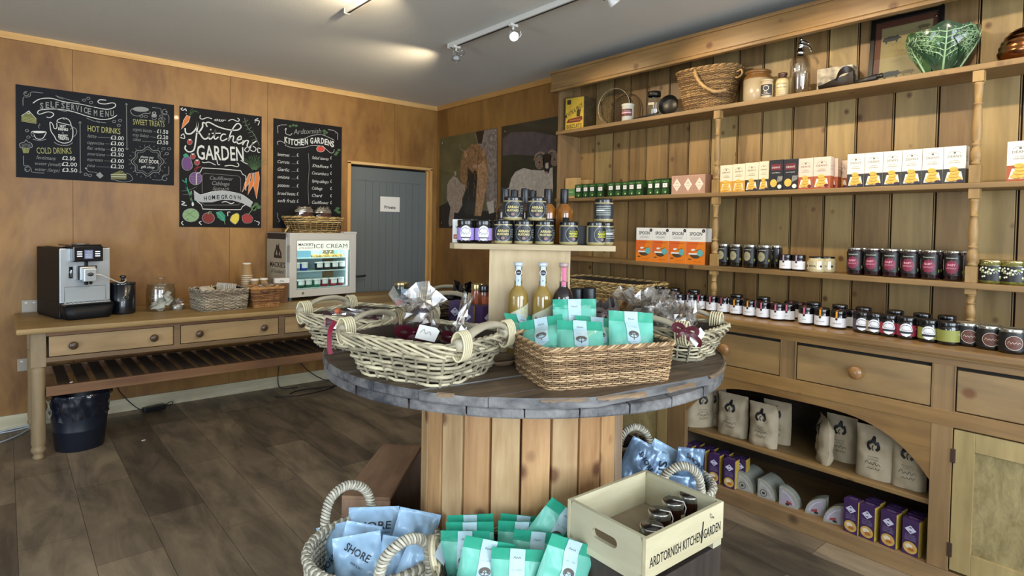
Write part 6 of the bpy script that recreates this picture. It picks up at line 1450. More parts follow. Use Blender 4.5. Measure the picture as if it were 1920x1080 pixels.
# ================================================================ CURIOS ON THE TOP SHELF
tin_s = mat('old_tin_side', '5a4e38', .5, metal=.3, var=.4, vs_=30); tin_y = mat('tin_yellow', 'b8982e', .45, var=.15, vs_=20)
def tin_front(m, f):
    f0 = f; f = lambda u, v, k=0: f0(u*1.06, v*1.22, k); m.rect(-.075, .004, .075, .196, tin_y, f); m.poly([(-.068, .046), (-.05, .068), (.062, .080), (.07, .062), (.045, .046)], mat('tin_red', '6a2418', .5), f, .0008)
    m.text('BISCUITS', 0, .012, .034, mat('tin_dark_print', '2c2410', .6), f, k=.0012, bold=.01, width=.125).text('M\u00b0VITIE & PRICE', -.0, .105, .036, mat('tin_dark_print'), f, k=.0012, rot=.42, width=.155, bold=.01); m.rect(-.062, .158, -.03, .186, mat('tin_dark_print'), f, k=.001)
    m.poly([(.018, .080), (.045, .078), (.05, .11), (.058, .128), (.04, .118), (.03, .13), (.02, .11)], mat('tin_dark_print'), f, .0012); m.scribble(-.04, .056, .09, .010, tin_y, f, k=.0012, lw=.0014)
o = carton('biscuit_tin', 'old square yellow and red biscuit tin at the left end of the top shelf', 'tin', .165, .155, .245, tin_s, tin_front, bev=.006); o.location = (-.135, yat(1083, 235, -.16), ZT); o.rotation_euler = (0, 0, FX+.18)
wire = mat('old_wire', '8d8472', .4, metal=.8)
t = thing('round_sieve', 'round wire sieve standing on edge between the tin and the white pot', 'sieve', (-.155, yat(1150, 228, -.155), ZT), FX+.15)
m = MB(); R = .128
m.tube([(R*cos(a), -.0, R+.004+R*sin(a)) for a in [2*pi*i/40 for i in range(40)]], .0035, wire, seg=8, closed=True).build('hoop', t)
m = MB()
m.tube([(R*cos(a), .05, R+.004+R*.92*sin(a)) for a in [2*pi*i/40 for i in range(40)]], .002, wire, seg=6, closed=True)
m.build('rim_band', t)
m = MB(); mm = mat('sieve_mesh', '3d372c', .5, metal=.6)
for i in range(-15, 16):
    q = i*.0082; L = sqrt(max(0, R*R-q*q)); m.tube([(q, .03, R+.004-L), (q, .03, R+.004+L)], .0012, mm, seg=3).tube([(-L, .031, R+.004+q), (L, .031, R+.004+q)], .0012, mm, seg=3)
m.build('wire_mesh', t)
cer = mat('glazed_white', 'cfc8b6', .2, coat=.6)
t = thing('white_ceramic_pot', 'small white ceramic pot with brown and red label on the top shelf', 'pot', (-.215, yat(1177, 224, -.215), ZT), FX+.3)
MB().lathe([(0, 0), (.038, 0), (.041, .004), (.041, .10), (.044, .104), (.045, .112), (.041, .116), (.037, .112), (.037, .02), (0, .02)], cer, seg=32).build('pot_body', t)
c = Cyl(.0414, 0); m = MB().rect(-.045, .03, .045, .078, mat('brown_pot_label', '5a3a2c', .5), c, k=.0002, nu=12); m.text('ROYAL', 0, .062, .012, mat('rose_print'), c, k=.001, width=.06).rect(-.038, .048, .038, .058, mat('rose_print'), c, k=.0008, nu=8).text('JELLY', 0, .035, .010, mat('red_print', '9a3a30', .5), c, k=.001, width=.05); m.build('label', t)
t = thing('glass_storage_jar', 'clear glass storage jar with a dark lid and small paper label', 'jar', (-.19, yat(1226, 216, -.19), ZT), FX+.2)
MB().lathe([(0, .002), (.046, .002), (.05, .008), (.05, .115), (.044, .128), (.038, .132), (.038, .150)], cg, seg=32).lathe([(.046, .008), (.046, .113), (.035, .13)], cg, seg=32).build('glass_body', t)
MB().lathe([(.041, .140), (.043, .142), (.043, .168), (.038, .172), (0, .173)], mat('dark_tin_lid', '2a2620', .35, metal=.5), seg=30).build('lid', t)
MB().rect(-.022, .078, .022, .094, mat('old_paper', 'b8ac8c', .8), Cyl(.0505, 0), k=.0003, nu=5).build('label', t)
t = thing('dark_tin_pan', 'dark round tin pan leaning against the back right of the glass jar', 'pan', (-.17, yat(1256, 208, -.17), ZT+.064), FX+.25)
M = Matrix.Rotation(radians(82), 4, 'X'); MB().lathe([(0, 0), (.045, 0), (.052, -.006), (.064, -.03), (.066, -.032), (.066, -.027), (.054, .0), (.046, .006), (0, .006)], mat('dark_tin', '2e2c28', .35, metal=.7, var=.3, vs_=20), seg=36, M=M @ Matrix.Scale(-1, 4, (0, 0, 1))).build('pan', t)
o = MB().tube([(-.225, yat(1188, 222, -.225), ZT+.006), (-.20, yat(1235, 208, -.20), ZT+.03)], .006, mat('black_iron', '17150f', .5), seg=8).build('iron_poker'); tag(o, 'short black iron rod leaning between the white pot and the dark pan', 'rod')
# shopping basket with hoop handle
t = thing('oval_shopping_basket', 'large oval wicker shopping basket with hoop handle on the top shelf', 'basket', (-.135, yat(1327, 200, -.14), ZT), FX+.12)
ww = [mat('aged_willow', '8f6e42', .6, var=.25, vs_=30), mat('aged_willow_pale', 'a88654', .6, var=.2, vs_=30), mat('aged_willow_dark', '6c5030', .65, var=.25, vs_=30)]
wicker(t, .27, .17, .40, .225, .245, ww, r=.0030, pitch=.0066, stake=.017, e=2.6, rim=.008, seed=14, liner=dkg_, sub=2)
m = MB(); pts = cr([(-.05, .105, .235), (-.045, .02, .262), (-.04, -.09, .25), (-.02, -.14, .20), (.03, -.15, .13), (.10, -.14, .085), (.155, -.10, .095)], 8); m.tube(pts, .0085, ww[1], seg=9)
for i in range(0, len(pts), 1): m.tube([pts[i]+Vector((.0095*cos(a), .004*cos(a), .0095*sin(a))) for a in [2*pi*k/8 for k in range(8)]], .0022, ww[i % 3], seg=4, closed=True)
m.build('hoop_handle', t)
MB().tube(cr([(.19, -.04, .205), (.22, -.05, .21), (.225, -.05, .185), (.20, -.045, .17), (.185, -.04, .175)], 5), .006, ww[1], seg=7).build('side_loop', t)
stone = mat('stoneware', 'a8977a', .3, coat=.4, var=.08, vs_=10); ston_b = mat('stoneware_brown', '6e4c26', .3, coat=.4)
t = thing('stoneware_crock', 'tall stoneware crock with brown glazed neck on the top shelf', 'crock', (-.145, yat(1421, 187, -.14), ZT))
MB().lathe([(0, 0), (.072, 0), (.078, .005), (.079, .132), (0, .132)], stone, seg=40).lathe([(.079, .132), (.077, .145), (.066, .158), (.062, .162), (.064, .166), (.071, .170), (.071, .180), (.062, .184), (.058, .18), (0, .17)], ston_b, seg=40).build('crock_body', t)
t = thing('stoneware_jar', 'short cream jar with black printed label in front of the crock', 'jar', (-.222, yat(1437.5, 185, -.222), ZT), FX+.3)
MB().lathe([(0, 0), (.031, 0), (.033, .004), (.033, .085), (.029, .090), (.029, .094), (.033, .096), (.033, .104), (0, .105)], stone, seg=28).build('jar_body', t)
c = Cyl(.0334, 0); m = MB().rect(-.035, .015, .035, .075, pr_dark, c, k=.0002, nu=8); m.stroke([(.014*cos(a), .055+.014*sin(a)) for a in [2*pi*i/14 for i in range(14)]], .002, pcr, c, k=.0008, closed=True).text('Co.', 0, .028, .014, pcr, c, k=.0008).scribble(-.025, .02, .05, .006, pcr, c, k=.0008, lw=.0008); m.build('label', t)
t = thing('cream_bottle', 'cream jar with dark brown top and printed paper label beside the soda siphon', 'bottle', (-.19, yat(1466.5, 180, -.19), ZT), FX+.3)
MB().lathe([(0, 0), (.033, 0), (.035, .004), (.035, .088), (.028, .104), (0, .104)], mat('old_cream_glaze', 'b8a67c', .35, coat=.3), seg=28).lathe([(.030, .100), (.020, .112), (.020, .120), (.024, .124), (.024, .134), (0, .136)], mat('brown_glaze', '3a2416', .3, coat=.4), seg=28).build('bottle_body', t)
c = Cyl(.0354, 0); m = MB().text('THE POWER', 0, .068, .010, pr_dark, c, k=.0004, width=.055).text('REMEDIES', 0, .050, .010, pr_dark, c, k=.0004, width=.055)
for i in range(3): m.scribble(-.025, .012+i*.011, .05, .006, gpr, c, k=.0004, lw=.0008, seed=i)
m.build('label', t)
t = thing('soda_siphon', 'ribbed glass soda siphon with a silver spout on the top shelf', 'siphon', (-.18, yat(1499, 176, -.18), ZT), FX+.35)
sg = glass('smoky_siphon_glass', (.93, .91, .86), tr=.74)
MB().lathe([(0, .003), (.046, .003), (.051, .01), (.052, .15), (.049, .185), (.036, .21), (.018, .222), (.015, .23), (0, .23)], sg, seg=40).lathe([(0, .006), (.047, .012), (.048, .15), (.03, .205), (0, .21)], sg, seg=24).build('glass_body', t)
m = MB().lathe([(.017, .218), (.020, .222), (.020, .238), (.016, .242), (.012, .262), (.016, .266), (.016, .276), (.008, .282), (0, .30)], chrome, seg=20).tube(cr([(.01, 0, .262), (.028, -.008, .262), (.046, -.012, .245), (.050, -.014, .225)], 4), .0055, chrome, seg=8).tube(cr([(-.01, 0, .274), (.012, -.005, .288), (.04, -.01, .268)], 4), .005, chrome, seg=8).lathe([(0, .29), (.008, .295), (.008, .306), (0, .31)], chrome, seg=12)
m.build('spout', t)
t = tag(MB().box((0, 0, .0), (.17, .10, .125), mat('flaking_painted_tin', '8c8270', .5, var=.75, vs_=26), bev=.004).b2(.06, .078, -.047, .047, .03, .055, mat('dark_tin')).build('flaking_tin_box', loc=(-.115, yat(1567, 160, -.13), ZT+.0635), rot=(0, 0, FX+.12)), 'rectangular tin box with flaking grey paint on the top shelf', 'tin')
lea = mat('dark_leather', '2e241a', .45, var=.3, vs_=20)
t = thing('leather_clog', 'old dark leather scoop with a strap loop lying before the flaking tin', 'leather scoop', (-.225, yat(1571, 165, -.225), ZT), FX+.1)
m = MB(); V = []; F = []
for j in range(9):
    u = -.088+.16*j/8; wd = .030*(sin(pi*min(1, (j+1.2)/7.5))**.5 if j < 7 else .75); hh = .012+.05*max(0, (j-1)/7)
    for k in range(9): a = pi*k/8; V.append((u, -wd*cos(a)*1.0, .004+hh*abs(cos(a))**1.5 if False else .003+hh*(abs(cos(a))**2)))
for j in range(8):
    for k in range(8): F.append((j*9+k, j*9+k+1, (j+1)*9+k+1, (j+1)*9+k))
m.add(V, F, lea, True); m.add([(x, y, z+.004) for x, y, z in V], [f[::-1] for f in F], lea, True); m.build('sole', t)
m = MB(); ribbon(m, [(.0, -.030, .03), (.012, -.034, .062), (.032, -.02, .082), (.055, 0, .084), (.07, .02, .065), (.07, .03, .03)], .03, lea, up=(1, 0, 0)); ribbon(m, [(.002, -.028, .03), (.014, -.031, .06), (.032, -.018, .078), (.055, 0, .080), (.068, .02, .062), (.068, .03, .03)], .03, lea, up=(1, 0, 0)); m.build('strap', t)
t = thing('wooden_roller', 'dark cylindrical roller with a handle lying below the framed print', 'roller', (-.215, yat(1627, 152, -.215), ZT+.018), FX)
MB().tube([(-.055, 0, -.008), (.04, .0, .008)], .014, mat('dark_rubber', '1a1816', .5), seg=18).tube([(.03, 0, .006), (.065, 0, .012)], .011, mat('dark_tin'), seg=14).build('cylinder', t); MB().tube([(-.09, 0, -.014), (-.05, 0, -.008)], .006, lea, seg=8).build('handle', t)
# framed print
t = thing('framed_animal_print', 'black framed print of farm animals with rust mount leaning on the top shelf', 'picture', (-.06, yat(1694, 90, -.06), ZT), FX, rot=(radians(-7), 0, FX+0))
fw, fh = .315, .365; blf = mat('black_frame', '15120f', .35, coat=.2)
m = MB()
for a in ((-fw/2, -fw/2+.022, 0, fh), (fw/2-.022, fw/2, 0, fh)): m.b2(a[0], a[1], -.012, .008, a[2], a[3], blf, .003)
m.b2(-fw/2+.02, fw/2-.02, -.0115, .0075, 0, .022, blf, .003).b2(-fw/2+.02, fw/2-.02, -.0115, .0075, fh-.022, fh, blf, .003); m.build('frame', t)
m = MB().b2(-fw/2+.02, fw/2-.02, -.004, .004, .02, fh-.02, mat('rust_mount', '6e4030', .6)); fr = Fr((0, -.0042, 0))
pp = mat('aged_print_paper', 'a8946a', .6, var=.08); m.rect(-fw/2+.05, .035, fw/2-.045, fh-.055, pp, fr, k=.0006)
pg = mat('print_charcoal', '3a3a3e', .6, var=.3, vs_=60); pt = mat('print_tan', '7a684a', .6)
def pig(x, y, s, mm, k=.001):
    m.poly([(x+s*u, y+s*v) for u, v in ((-1, 0), (-.8, .32), (-.2, .42), (.45, .38), (.75, .45), (.8, .25), (1.1, .12), (1.08, .0), (.85, -.05), (.7, -.2), (.66, -.5), (.56, -.5), (.5, -.22), (-.4, -.22), (-.5, -.5), (-.62, -.5), (-.68, -.2), (-.92, -.15))], mm, fr, k)
pig(-.062, .245, .040, pg); pig(-.055, .062, .045, pg); pig(.02, .062, .03, pt, .0012); pig(.075, .28, .026, pt); pig(.06, .18, .03, pt)
for i in range(8): rd = random.Random(i); m.scribble(rd.uniform(-.09, .02), rd.uniform(.11, .23), .06, .02, pt, fr, k=.0011, lw=.0014, seed=i)
m.build('mounted_print', t)
MB().b2(-fw/2+.02, fw/2-.02, -.008, -.0065, .02, fh-.02, cg).build('glass_pane', t)
o = MB().lathe([(0, 0), (.006, 0), (.005, .004), (0, .006)], chrome, M=Matrix.Translation((-.024, yat(1756, 30, -.024), at(1756, 30, x=-.024).z)) @ Matrix.Rotation(-pi/2, 4, 'Y'), seg=12).build('wall_pin'); tag(o, 'tiny bright pin in the board right of the framed print', 'pin')
# cabbage bowl: overlapping leaves with pale veins
cab = mat('cabbage_glaze', '223a28', .15, coat=.7, var=.35, vs_=25); vein = mat('cabbage_vein', '7f9f78', .2, coat=.5); cabl = mat('cabbage_glaze_light', '345232', .15, coat=.7, var=.3, vs_=25)
t = thing('cabbage_leaf_bowl', 'green ceramic bowl shaped like a savoy cabbage on the top shelf', 'bowl', (-.135, yat(1762, 130, -.14), ZT), FX+.1)
def leaf(a0, span, R, H, lean, mm, name, seed=0):
    m = MB(); n, k = 22, 18; rd = random.Random(seed)
    def P(s, v, off=0):   # s in -1..1 across, v 0..1 up
        a = a0+s*span*(.45+.75*v**.7)*.5; r = (R*.52+R*.56*sin(v*pi*.60)+lean*v*v)+off+noise.noise(Vector((s*5+seed, v*5, 3)))*.004
        z = H*(v**.85)*(1-.28*abs(s)**2.4*v)+.008*sin(9*s+seed)*v**3
        return Vector((r*cos(a)*1.32, r*sin(a)*.95, .004+z))
    V = [P(-1+2*i/n, j/k) for j in range(k+1) for i in range(n+1)]+[P(-1+2*i/n, j/k, -.004) for j in range(k+1) for i in range(n+1)]
    F = [(j*(n+1)+i, j*(n+1)+i+1, (j+1)*(n+1)+i+1, (j+1)*(n+1)+i) for j in range(k) for i in range(n)]; B0 = (n+1)*(k+1)
    m.add(V, F+[tuple(B0+q for q in f[::-1]) for f in F], mm, True)
    def vl(pts, r0, r1):
        L = len(pts); m.tube([P(s, v, .0025) for s, v in pts], [r0+(r1-r0)*i/(L-1) for i in range(L)], vein, seg=5)
    vl([(0, v/12) for v in range(0, 12)], .0075, .0025)
    for q in range(1, 6):
        v0 = .10+.13*q
        for sg in (-1, 1):
            pts = [(0, v0)]+[(sg*(.16*i), min(.97, v0+.055*i+rd.uniform(-.01, .01))) for i in range(1, 6)]
            vl(pts, .0028, .0010)
            for i in range(1, 6):
                s0, v_ = pts[i]
                for dv, ds in ((.09, .05), (-.07, .07), (.05, .11)):
                    if 0 < v_+dv < 1: vl([(s0, v_), (s0+sg*ds*.5, v_+dv*.5+rd.uniform(-.01, .01)), (max(-1, min(1, s0+sg*ds)), v_+dv)], .0011, .0006)
                    e = (max(-1, min(1, s0+sg*ds)), max(.02, min(.98, v_+dv)))
                    for w_ in range(2): vl([e, (max(-1, min(1, e[0]+rd.uniform(-.09, .09))), max(.02, min(.99, e[1]+rd.uniform(-.05, .05))))], .0008, .0005)
    m.build(name, t)
leaf(-pi/2-.95, 1.9, .115, .165, .018, cabl, 'leaf', 1); leaf(-pi/2+.25, 2.0, .125, .180, .012, cab, 'leaf', 2); leaf(-pi/2+1.5, 1.8, .12, .165, .02, cab, 'leaf', 3)
leaf(pi/2, 2.2, .115, .190, .01, cab, 'leaf', 4); leaf(pi-.2, 1.8, .115, .175, .012, cabl, 'leaf', 5); leaf(pi/2-1.2, 1.8, .115, .17, .01, cab, 'leaf', 6)
MB().lathe([(0, 0), (.04, 0), (.05, .02), (.055, .06), (0, .03)], cab, seg=28, M=Matrix.Scale(1.3, 4, (1, 0, 0))).build('bowl_base', t)
t.scale = (.76, .80, 1.16)
# copper mould
cop = mat('copper', 'a06a44', .2, metal=1, var=.15, vs_=15)
t = thing('copper_mould', 'domed copper jelly mould at the right end of the top shelf', 'mould', (-.14, yat(1925, 108, -.14), ZT), FX)
pr = [(0, 0), (.07, 0), (.085, .004), (.09, .02)]
for i in range(24): a = i/23*pi/2; pr.append((.098*cos(a*.98)+.0022*(i % 3), .03+.12*sin(a)))
pr.append((0, .152)); MB().lathe(pr, cop, seg=44).build('mould_body', t)
# ================================================================ THE CABLE DRUM TABLE
DT = .98
SC = Vector((-1.933, -3.572, 0))
FH = Vector((sin(YAW), cos(YAW), 0)); RH = Vector((cos(YAW), -sin(YAW), 0)); RZC = -YAW
def cv(px, D, z):
    """a point D metres into the room from the photographer's standpoint, on the line of sight of column px"""
    p = CAM+FH*D+RH*((px-CX)/FPX*D); return Vector((p.x, p.y, z))
grey_top = wood('weathered_drum_top', '241c17', '806a54', axis='x', grain=18, stretch=10, rough=.55, blotch=.5, knots=.05, knotcol=hx('1c1612'), knot_scale=4)
grey_low = wood('weathered_drum_edge', '33333a', '8d8b88', axis='x', grain=14, stretch=6, rough=.6, blotch=.5)
worn = wood('worn_orange_edge', '5a4a3c', '9a7c58', axis='x', grain=20, stretch=5, rough=.6)
def disc_planks(m, R, z0, z1, wd, mt, off=0, gap_=.004, edge=None, seed=1):
    rd = random.Random(seed); y = -R+off
    while y < R:
        y0, y1 = max(-R+.002, y+gap_/2), min(R-.002, y+wd-gap_/2); y += wd
        if y1-y0 < .01: continue
        n = 14; r_ = R-rd.uniform(0, .003); pts = []
        for i in range(n+1): v = y0+(y1-y0)*i/n; pts.append((sqrt(max(0, r_*r_-v*v)), v))
        for i in range(n+1): v = y1-(y1-y0)*i/n; pts.append((-sqrt(max(0, r_*r_-v*v)), v))
        dz = rd.uniform(-.0012, .0012); c = .004
        N = len(pts); V = [(u*(1-c/R*.6), v, z0) for u, v in pts]+[(u, v, z0+c) for u, v in pts]+[(u, v, z1-c+dz) for u, v in pts]+[(u*(1-c/R), v+(-c*.6 if v > (y0+y1)/2 else c*.6)*(1 if abs(v-y0) < 1e-4 or abs(v-y1) < 1e-4 else 0), z1+dz) for u, v in pts]
        m.add(V, [tuple(range(N))[::-1], tuple(range(3*N, 4*N))], mt)
        m.add(V, [(a*N+i, a*N+(i+1) % N, (a+1)*N+(i+1) % N, (a+1)*N+i) for a in range(3) for i in range(N)], edge or mt)
t = thing('cable_drum_table', 'big round table made from a wooden cable drum standing in the middle of the room', 'table', tuple(SC))
m = MB(); disc_planks(m, .73, .9535, DT, .148, grey_top, off=.04, edge=grey_low, seed=2)
# worn lighter patches on the rim
rd = random.Random(11)
for a0, a1 in ((-128, -118), (-116, -104), (-98, -88), (-80, -60), (-58, -40), (-38, -22), (-150, -146), (-20, -5)):
    n = 16; V = []; R = .7302
    for i in range(n+1):
        a = radians(a0+7+(a1-a0)*i/n); h = .0015+.009*abs(noise.noise(Vector((i*.35, a0, 1)))); V += [(R*cos(a), R*sin(a), .9745-h), (R*cos(a), R*sin(a), .9765), ((R-.006-h*.5)*cos(a), (R-.006-h*.5)*sin(a), DT+.0018)]
    m.add(V, [(3*i, 3*i+3, 3*i+4, 3*i+1) for i in range(n)]+[(3*i+1, 3*i+4, 3*i+5, 3*i+2) for i in range(n)], worn, True)
o = m.build('tabletop_upper_planks', t); o.rotation_euler = (0, 0, radians(-7))
m = MB(); disc_planks(m, .725, .925, .9525, .145, grey_low, off=.02, seed=5)
o = m.build('tabletop_lower_planks', t); o.rotation_euler = (0, 0, radians(62))
stv = [wood('drum_stave', '9a6e46', 'd0a674', axis='z', grain=11, stretch=9, rough=.55, knots=.24, knotcol=hx('5c3420'), knot_scale=8, blotch=.3),
       wood('drum_stave_pale', 'a07c52', 'd2b488', axis='z', grain=10, stretch=8, rough=.6, knots=.22, knotcol=hx('6a4028'), knot_scale=7.5, blotch=.3),
       wood('drum_stave_grey', '7c6650', 'af977c', axis='z', grain=12, stretch=9, rough=.6, knots=.30, knotcol=hx('6a3626'), knot_scale=6.5, blotch=.3)]
N = 24; Rd = .363; a0 = radians(-139.5)
seq = [1, 0, 1, 0, 0, 2, 0, 2, 1, 0, 1, 0]
for i in range(N):
    a = a0+2*pi*i/N; w_ = 2*Rd*math.tan(pi/N)-.005
    m = MB().box((0, 0, .4625), (w_, .03, .925), stv[seq[i % 12]], bev=.004)
    m.build('drum_stave', t, (Rd*cos(a), Rd*sin(a), 0), (0, 0, a+pi/2))
m = MB().lathe([(Rd-.03, .02), (Rd-.03, .9)], gap, seg=40); m.build('core_lining', t)
m = MB(); f = Fr(tuple(Vector((Rd*cos(a0+2*pi*10/N), Rd*sin(a0+2*pi*10/N), .60))+Vector((cos(a0), sin(a0), 0))*.0), x=(cos(RZC), sin(RZC), 0), n=(cos(a0+2*pi*10/N), sin(a0+2*pi*10/N), 0))
# ---- display stand on the drum
bw_ = wood('pale_ply_box', 'a8906a', 'cdb893', axis='z', grain=7, stretch=4, rough=.6, knots=.09, knotcol=hx('5a4430'), knot_scale=4.5, dist=5, blotch=.35)
bsh = wood('pale_ply_shelf', '9c8866', 'c8b692', axis='x', grain=8, stretch=8, rough=.6, knots=.06, knotcol=hx('5a4430'))
o0 = cv(994, 2.10, DT); t = thing('display_stand', 'pale plywood box column with a small top shelf standing on the drum table', 'display stand', tuple(o0), RZC)
m = MB().b2(-.1435, .125, 0, .022, 0, .367, bw_, .001).b2(-.1435, -.122, .022, .28, 0, .367, bw_).b2(.125, .1435, 0, .28, 0, .367, bw_, .001).b2(-.122, .125, .26, .28, 0, .367, bw_)
m.build('column', t)
pts = [(.293, -.035), (.293, .33), (-.27, .33), (-.286, .30), (-.292, .15), (-.288, .0), (-.27, -.025), (-.24, -.035)]
m = MB().prism([(u, v) for u, v in pts][::-1], .0185, bsh, Fr((.004, 0, .367), x=(1, 0, 0), y=(0, 1, 0), n=(0, 0, 1))); m.build('top_shelf', t)
SZ = DT+.3857
# jars on the stand
mst = glossy('grain_mustard', 'a89a6c', var=.12); alab = mat('slate_label', '262a30', .45); goldp = mat('gold_print', 'c9b878', .5); limep = mat('lime_print', 'b8b428', .5)
def arran(label, p, rz, txt, lid=bl, r=.0345, lime=False, side=False):
    def art(m, c, r, h):
        if side:
            for i in range(5): m.scribble(-r*1.0, h*(.28+.09*i), r*1.6, .005, mat('pale_print'), c, k=.0006, seed=i, lw=.0008)
            m.rect(-r*1.0, h*.46, -r*.1, h*.52, paper, c, k=.001); return
        m.stroke([(r*.86*cos(q)-.0, h*.46+h*.34*sin(q)) for q in [2*pi*i/28 for i in range(28)]], .0018, mat('silver_ring_print', '8d8f90', .4), c, k=.0008, closed=True)
        m.disc(0, h*.46, r*.80, mat('label_black', '121316', .4), c, k=.0007, ry=h*.31)
        if lime: m.rect(-r*.5, h*.34, r*.5, h*.60, limep, c, k=.001)
        m.text('ARRAN', 0, h*.50, .0125, mat('label_black') if lime else goldp, c, k=.0014, width=r*1.15, bold=.03).text('MUSTARD', 0, h*.37, .0105, mat('label_black') if lime else goldp, c, k=.0014, width=r*1.25, bold=.03)
        m.disc(0, h*.25, .0065, mat('pinkish_print', '8f6a66', .5), c, k=.0012, ry=.005)
        for i in range(4): m.scribble(r*1.02, h*(.28+.1*i), r*.5, .005, mat('pale_print'), c, k=.0006, seed=i, lw=.0008)
    t = jar('mustard_jar', label, 'jar', r, .084, mst, lid, .013, .98, alab, (.13, .78), r*3.2, art, neck=.95, group='black labelled mustard jars on the small top shelf'); t.location = p; t.rotation_euler = (0, 0, rz); return t
R_ = RZC
arran('black labelled mustard jar, left of the three in the front row', cv(943, 2.125, SZ), R_, 0)
arran('black labelled mustard jar, middle of the three in the front row', cv(981.5, 2.125, SZ), R_, 0)
arran('black labelled mustard jar, right of the three in the front row', cv(1020.5, 2.125, SZ), R_+.1, 0)
arran('mustard jar with lime green print left of the dark gap', cv(1066, 2.13, SZ), R_+.45, 0, lime=True)
arran('wide turned mustard jar with lime print at the right end of the small shelf', cv(1117, 2.13, SZ), R_+.55, 0, lime=True)
arran('mustard jar just behind the right end jar on the small shelf', cv(1133, 2.20, SZ), R_+.9, 0, side=True)
arran('left mustard jar stacked on the front row of the small shelf', cv(960.5, 2.13, SZ+.0845), R_, 0)
arran('right mustard jar stacked on the front row of the small shelf', cv(1005.5, 2.13, SZ+.0845), R_, 0)
arran('single mustard jar stacked at the right end, back label showing', cv(1131, 2.165, SZ+.0845), R_, 0, side=True)
for i, px in enumerate((873, 906)):
    def art(m, c, r, h):
        m.poly([(r*.62*cos(q)-.006, h*.44+h*.32*sin(q)) for q in [2*pi*i_/24 for i_ in range(24)]], wlab, c, .0006); m.stroke([(r*.5*cos(q)-.006, h*.47+h*.2*sin(q)) for q in [pi*i_/10 for i_ in range(11)]], .0015, pr_dark, c, k=.001)
        m.poly([(-r*.45, h*.47), (-.004, h*.64), (r*.25, h*.47)], pr_dark, c, .001).scribble(-r*.7, h*.38, r*1.0, .010, pr_dark, c, k=.001, lw=.0013).rect(-r*.7, h*.22, r*.4, h*.27, pr_dark, c, k=.001)
    t = jar('lavender_label_jar', ('left', 'right')[i]+' dark jar with lavender label at the left end of the small shelf', 'jar', .0315, .083, jarglass, bl, .016, 1.0, mat('lavender_label', '9a84c4', .55), (.14, .66), .09, art, group='lavender labelled jars'); t.location = cv(px, 2.12, SZ); t.rotation_euler = (0, 0, R_+.25)
def wr(m, f): m.text('WE', .002, .052, .012, pr_dark, f, k=.001).rect(-.014, .014, .014, .030, mat('brick_print', 'a04a3c', .5), f, k=.0006).stroke([(-.01, .02), (.01, .03)], .002, paper, f, k=.001)
o = carton('white_red_carton', 'small white carton with red print behind the left lavender jar', 'box', .036, .03, .085, mat('carton_bright_white'), wr); o.location = cv(858, 2.17, SZ); o.rotation_euler = (0, 0, R_)
o = jar('dark_lidded_jar', 'dark jar behind the two lavender labelled jars', 'jar', .028, .088, jarglass, bl, .014); o.location = cv(882, 2.22, SZ)
# small bottles of spirit behind the jars
amb = glossy('amber_spirit', '8a5212'); ambd = glossy('dark_amber', '2c1a0c'); cap = mat('black_capsule', '15171b', .35)
def spirit(label, p, body, txt=None, r=.034):
    t = thing('spirit_bottle', label, 'bottle', p, R_, group='black capped bottles behind the mustard jars')
    MB().lathe([(0, 0), (r*.9, 0), (r, .005), (r, .115), (r*.93, .130), (r*.6, .146), (r*.42, .152), (r*.4, .165), (0, .165)], body, seg=28).build('bottle_body', t)
    MB().lathe([(.0152, .152), (.0158, .154), (.0158, .204), (.0148, .208), (0, .208)], cap, seg=20).build('cap', t)
    if txt:
        c = Cyl(r+.0006, 0); MB().rect(-r, .02, r, .095, mat('label_black'), c, k=0, nu=10, smooth=True).text(txt, 0, .078, .016, mat('pale_print'), c, k=.0008, width=r*1.3).stroke([(-.012, .05), (0, .06), (.012, .05)], .003, goldp, c, k=.0008).build('label', t)
spirit('dark bottle marked ISSE at the left behind the mustard jars', cv(946, 2.27, SZ), ambd, 'ISSE'); spirit('black capped bottle above the left stacked mustard jar', cv(963, 2.35, SZ), ambd)
spirit('dark bottle marked CO between the stacked mustard jars', cv(983, 2.26, SZ), ambd, 'CO'); spirit('black capped bottle above the right stacked mustard jar', cv(997, 2.35, SZ), ambd)
spirit('dark amber bottle marked CRUISE right of the stacked jars', cv(1026, 2.27, SZ), amb, 'CRUISE'); spirit('golden bottle with black cap behind the lime printed jar', cv(1056.5, 2.25, SZ), amb)
for px, D, l in ((1052, 2.17, 'small dark bottle neck in front of the golden bottle'),):
    o = MB().lathe([(0, 0), (.02, 0), (.021, .06), (.012, .075), (.012, .078)], ambd, seg=18).lathe([(.0125, .074), (.0125, .098), (0, .1)], cap, seg=16).build('small_bottle', loc=cv(px+8, D+.02, SZ)); tag(o, 'tiny dark bottle between the golden bottle and the lime printed jar', 'bottle')
o = MB().box((0, 0, .035), (.05, .05, .07), mat('dark_box', '14100e', .5), bev=.002).build('dark_box', loc=cv(1094, 2.2, SZ), rot=(0, 0, R_)); tag(o, 'dark little box in the gap between the two lime printed jars', 'box')
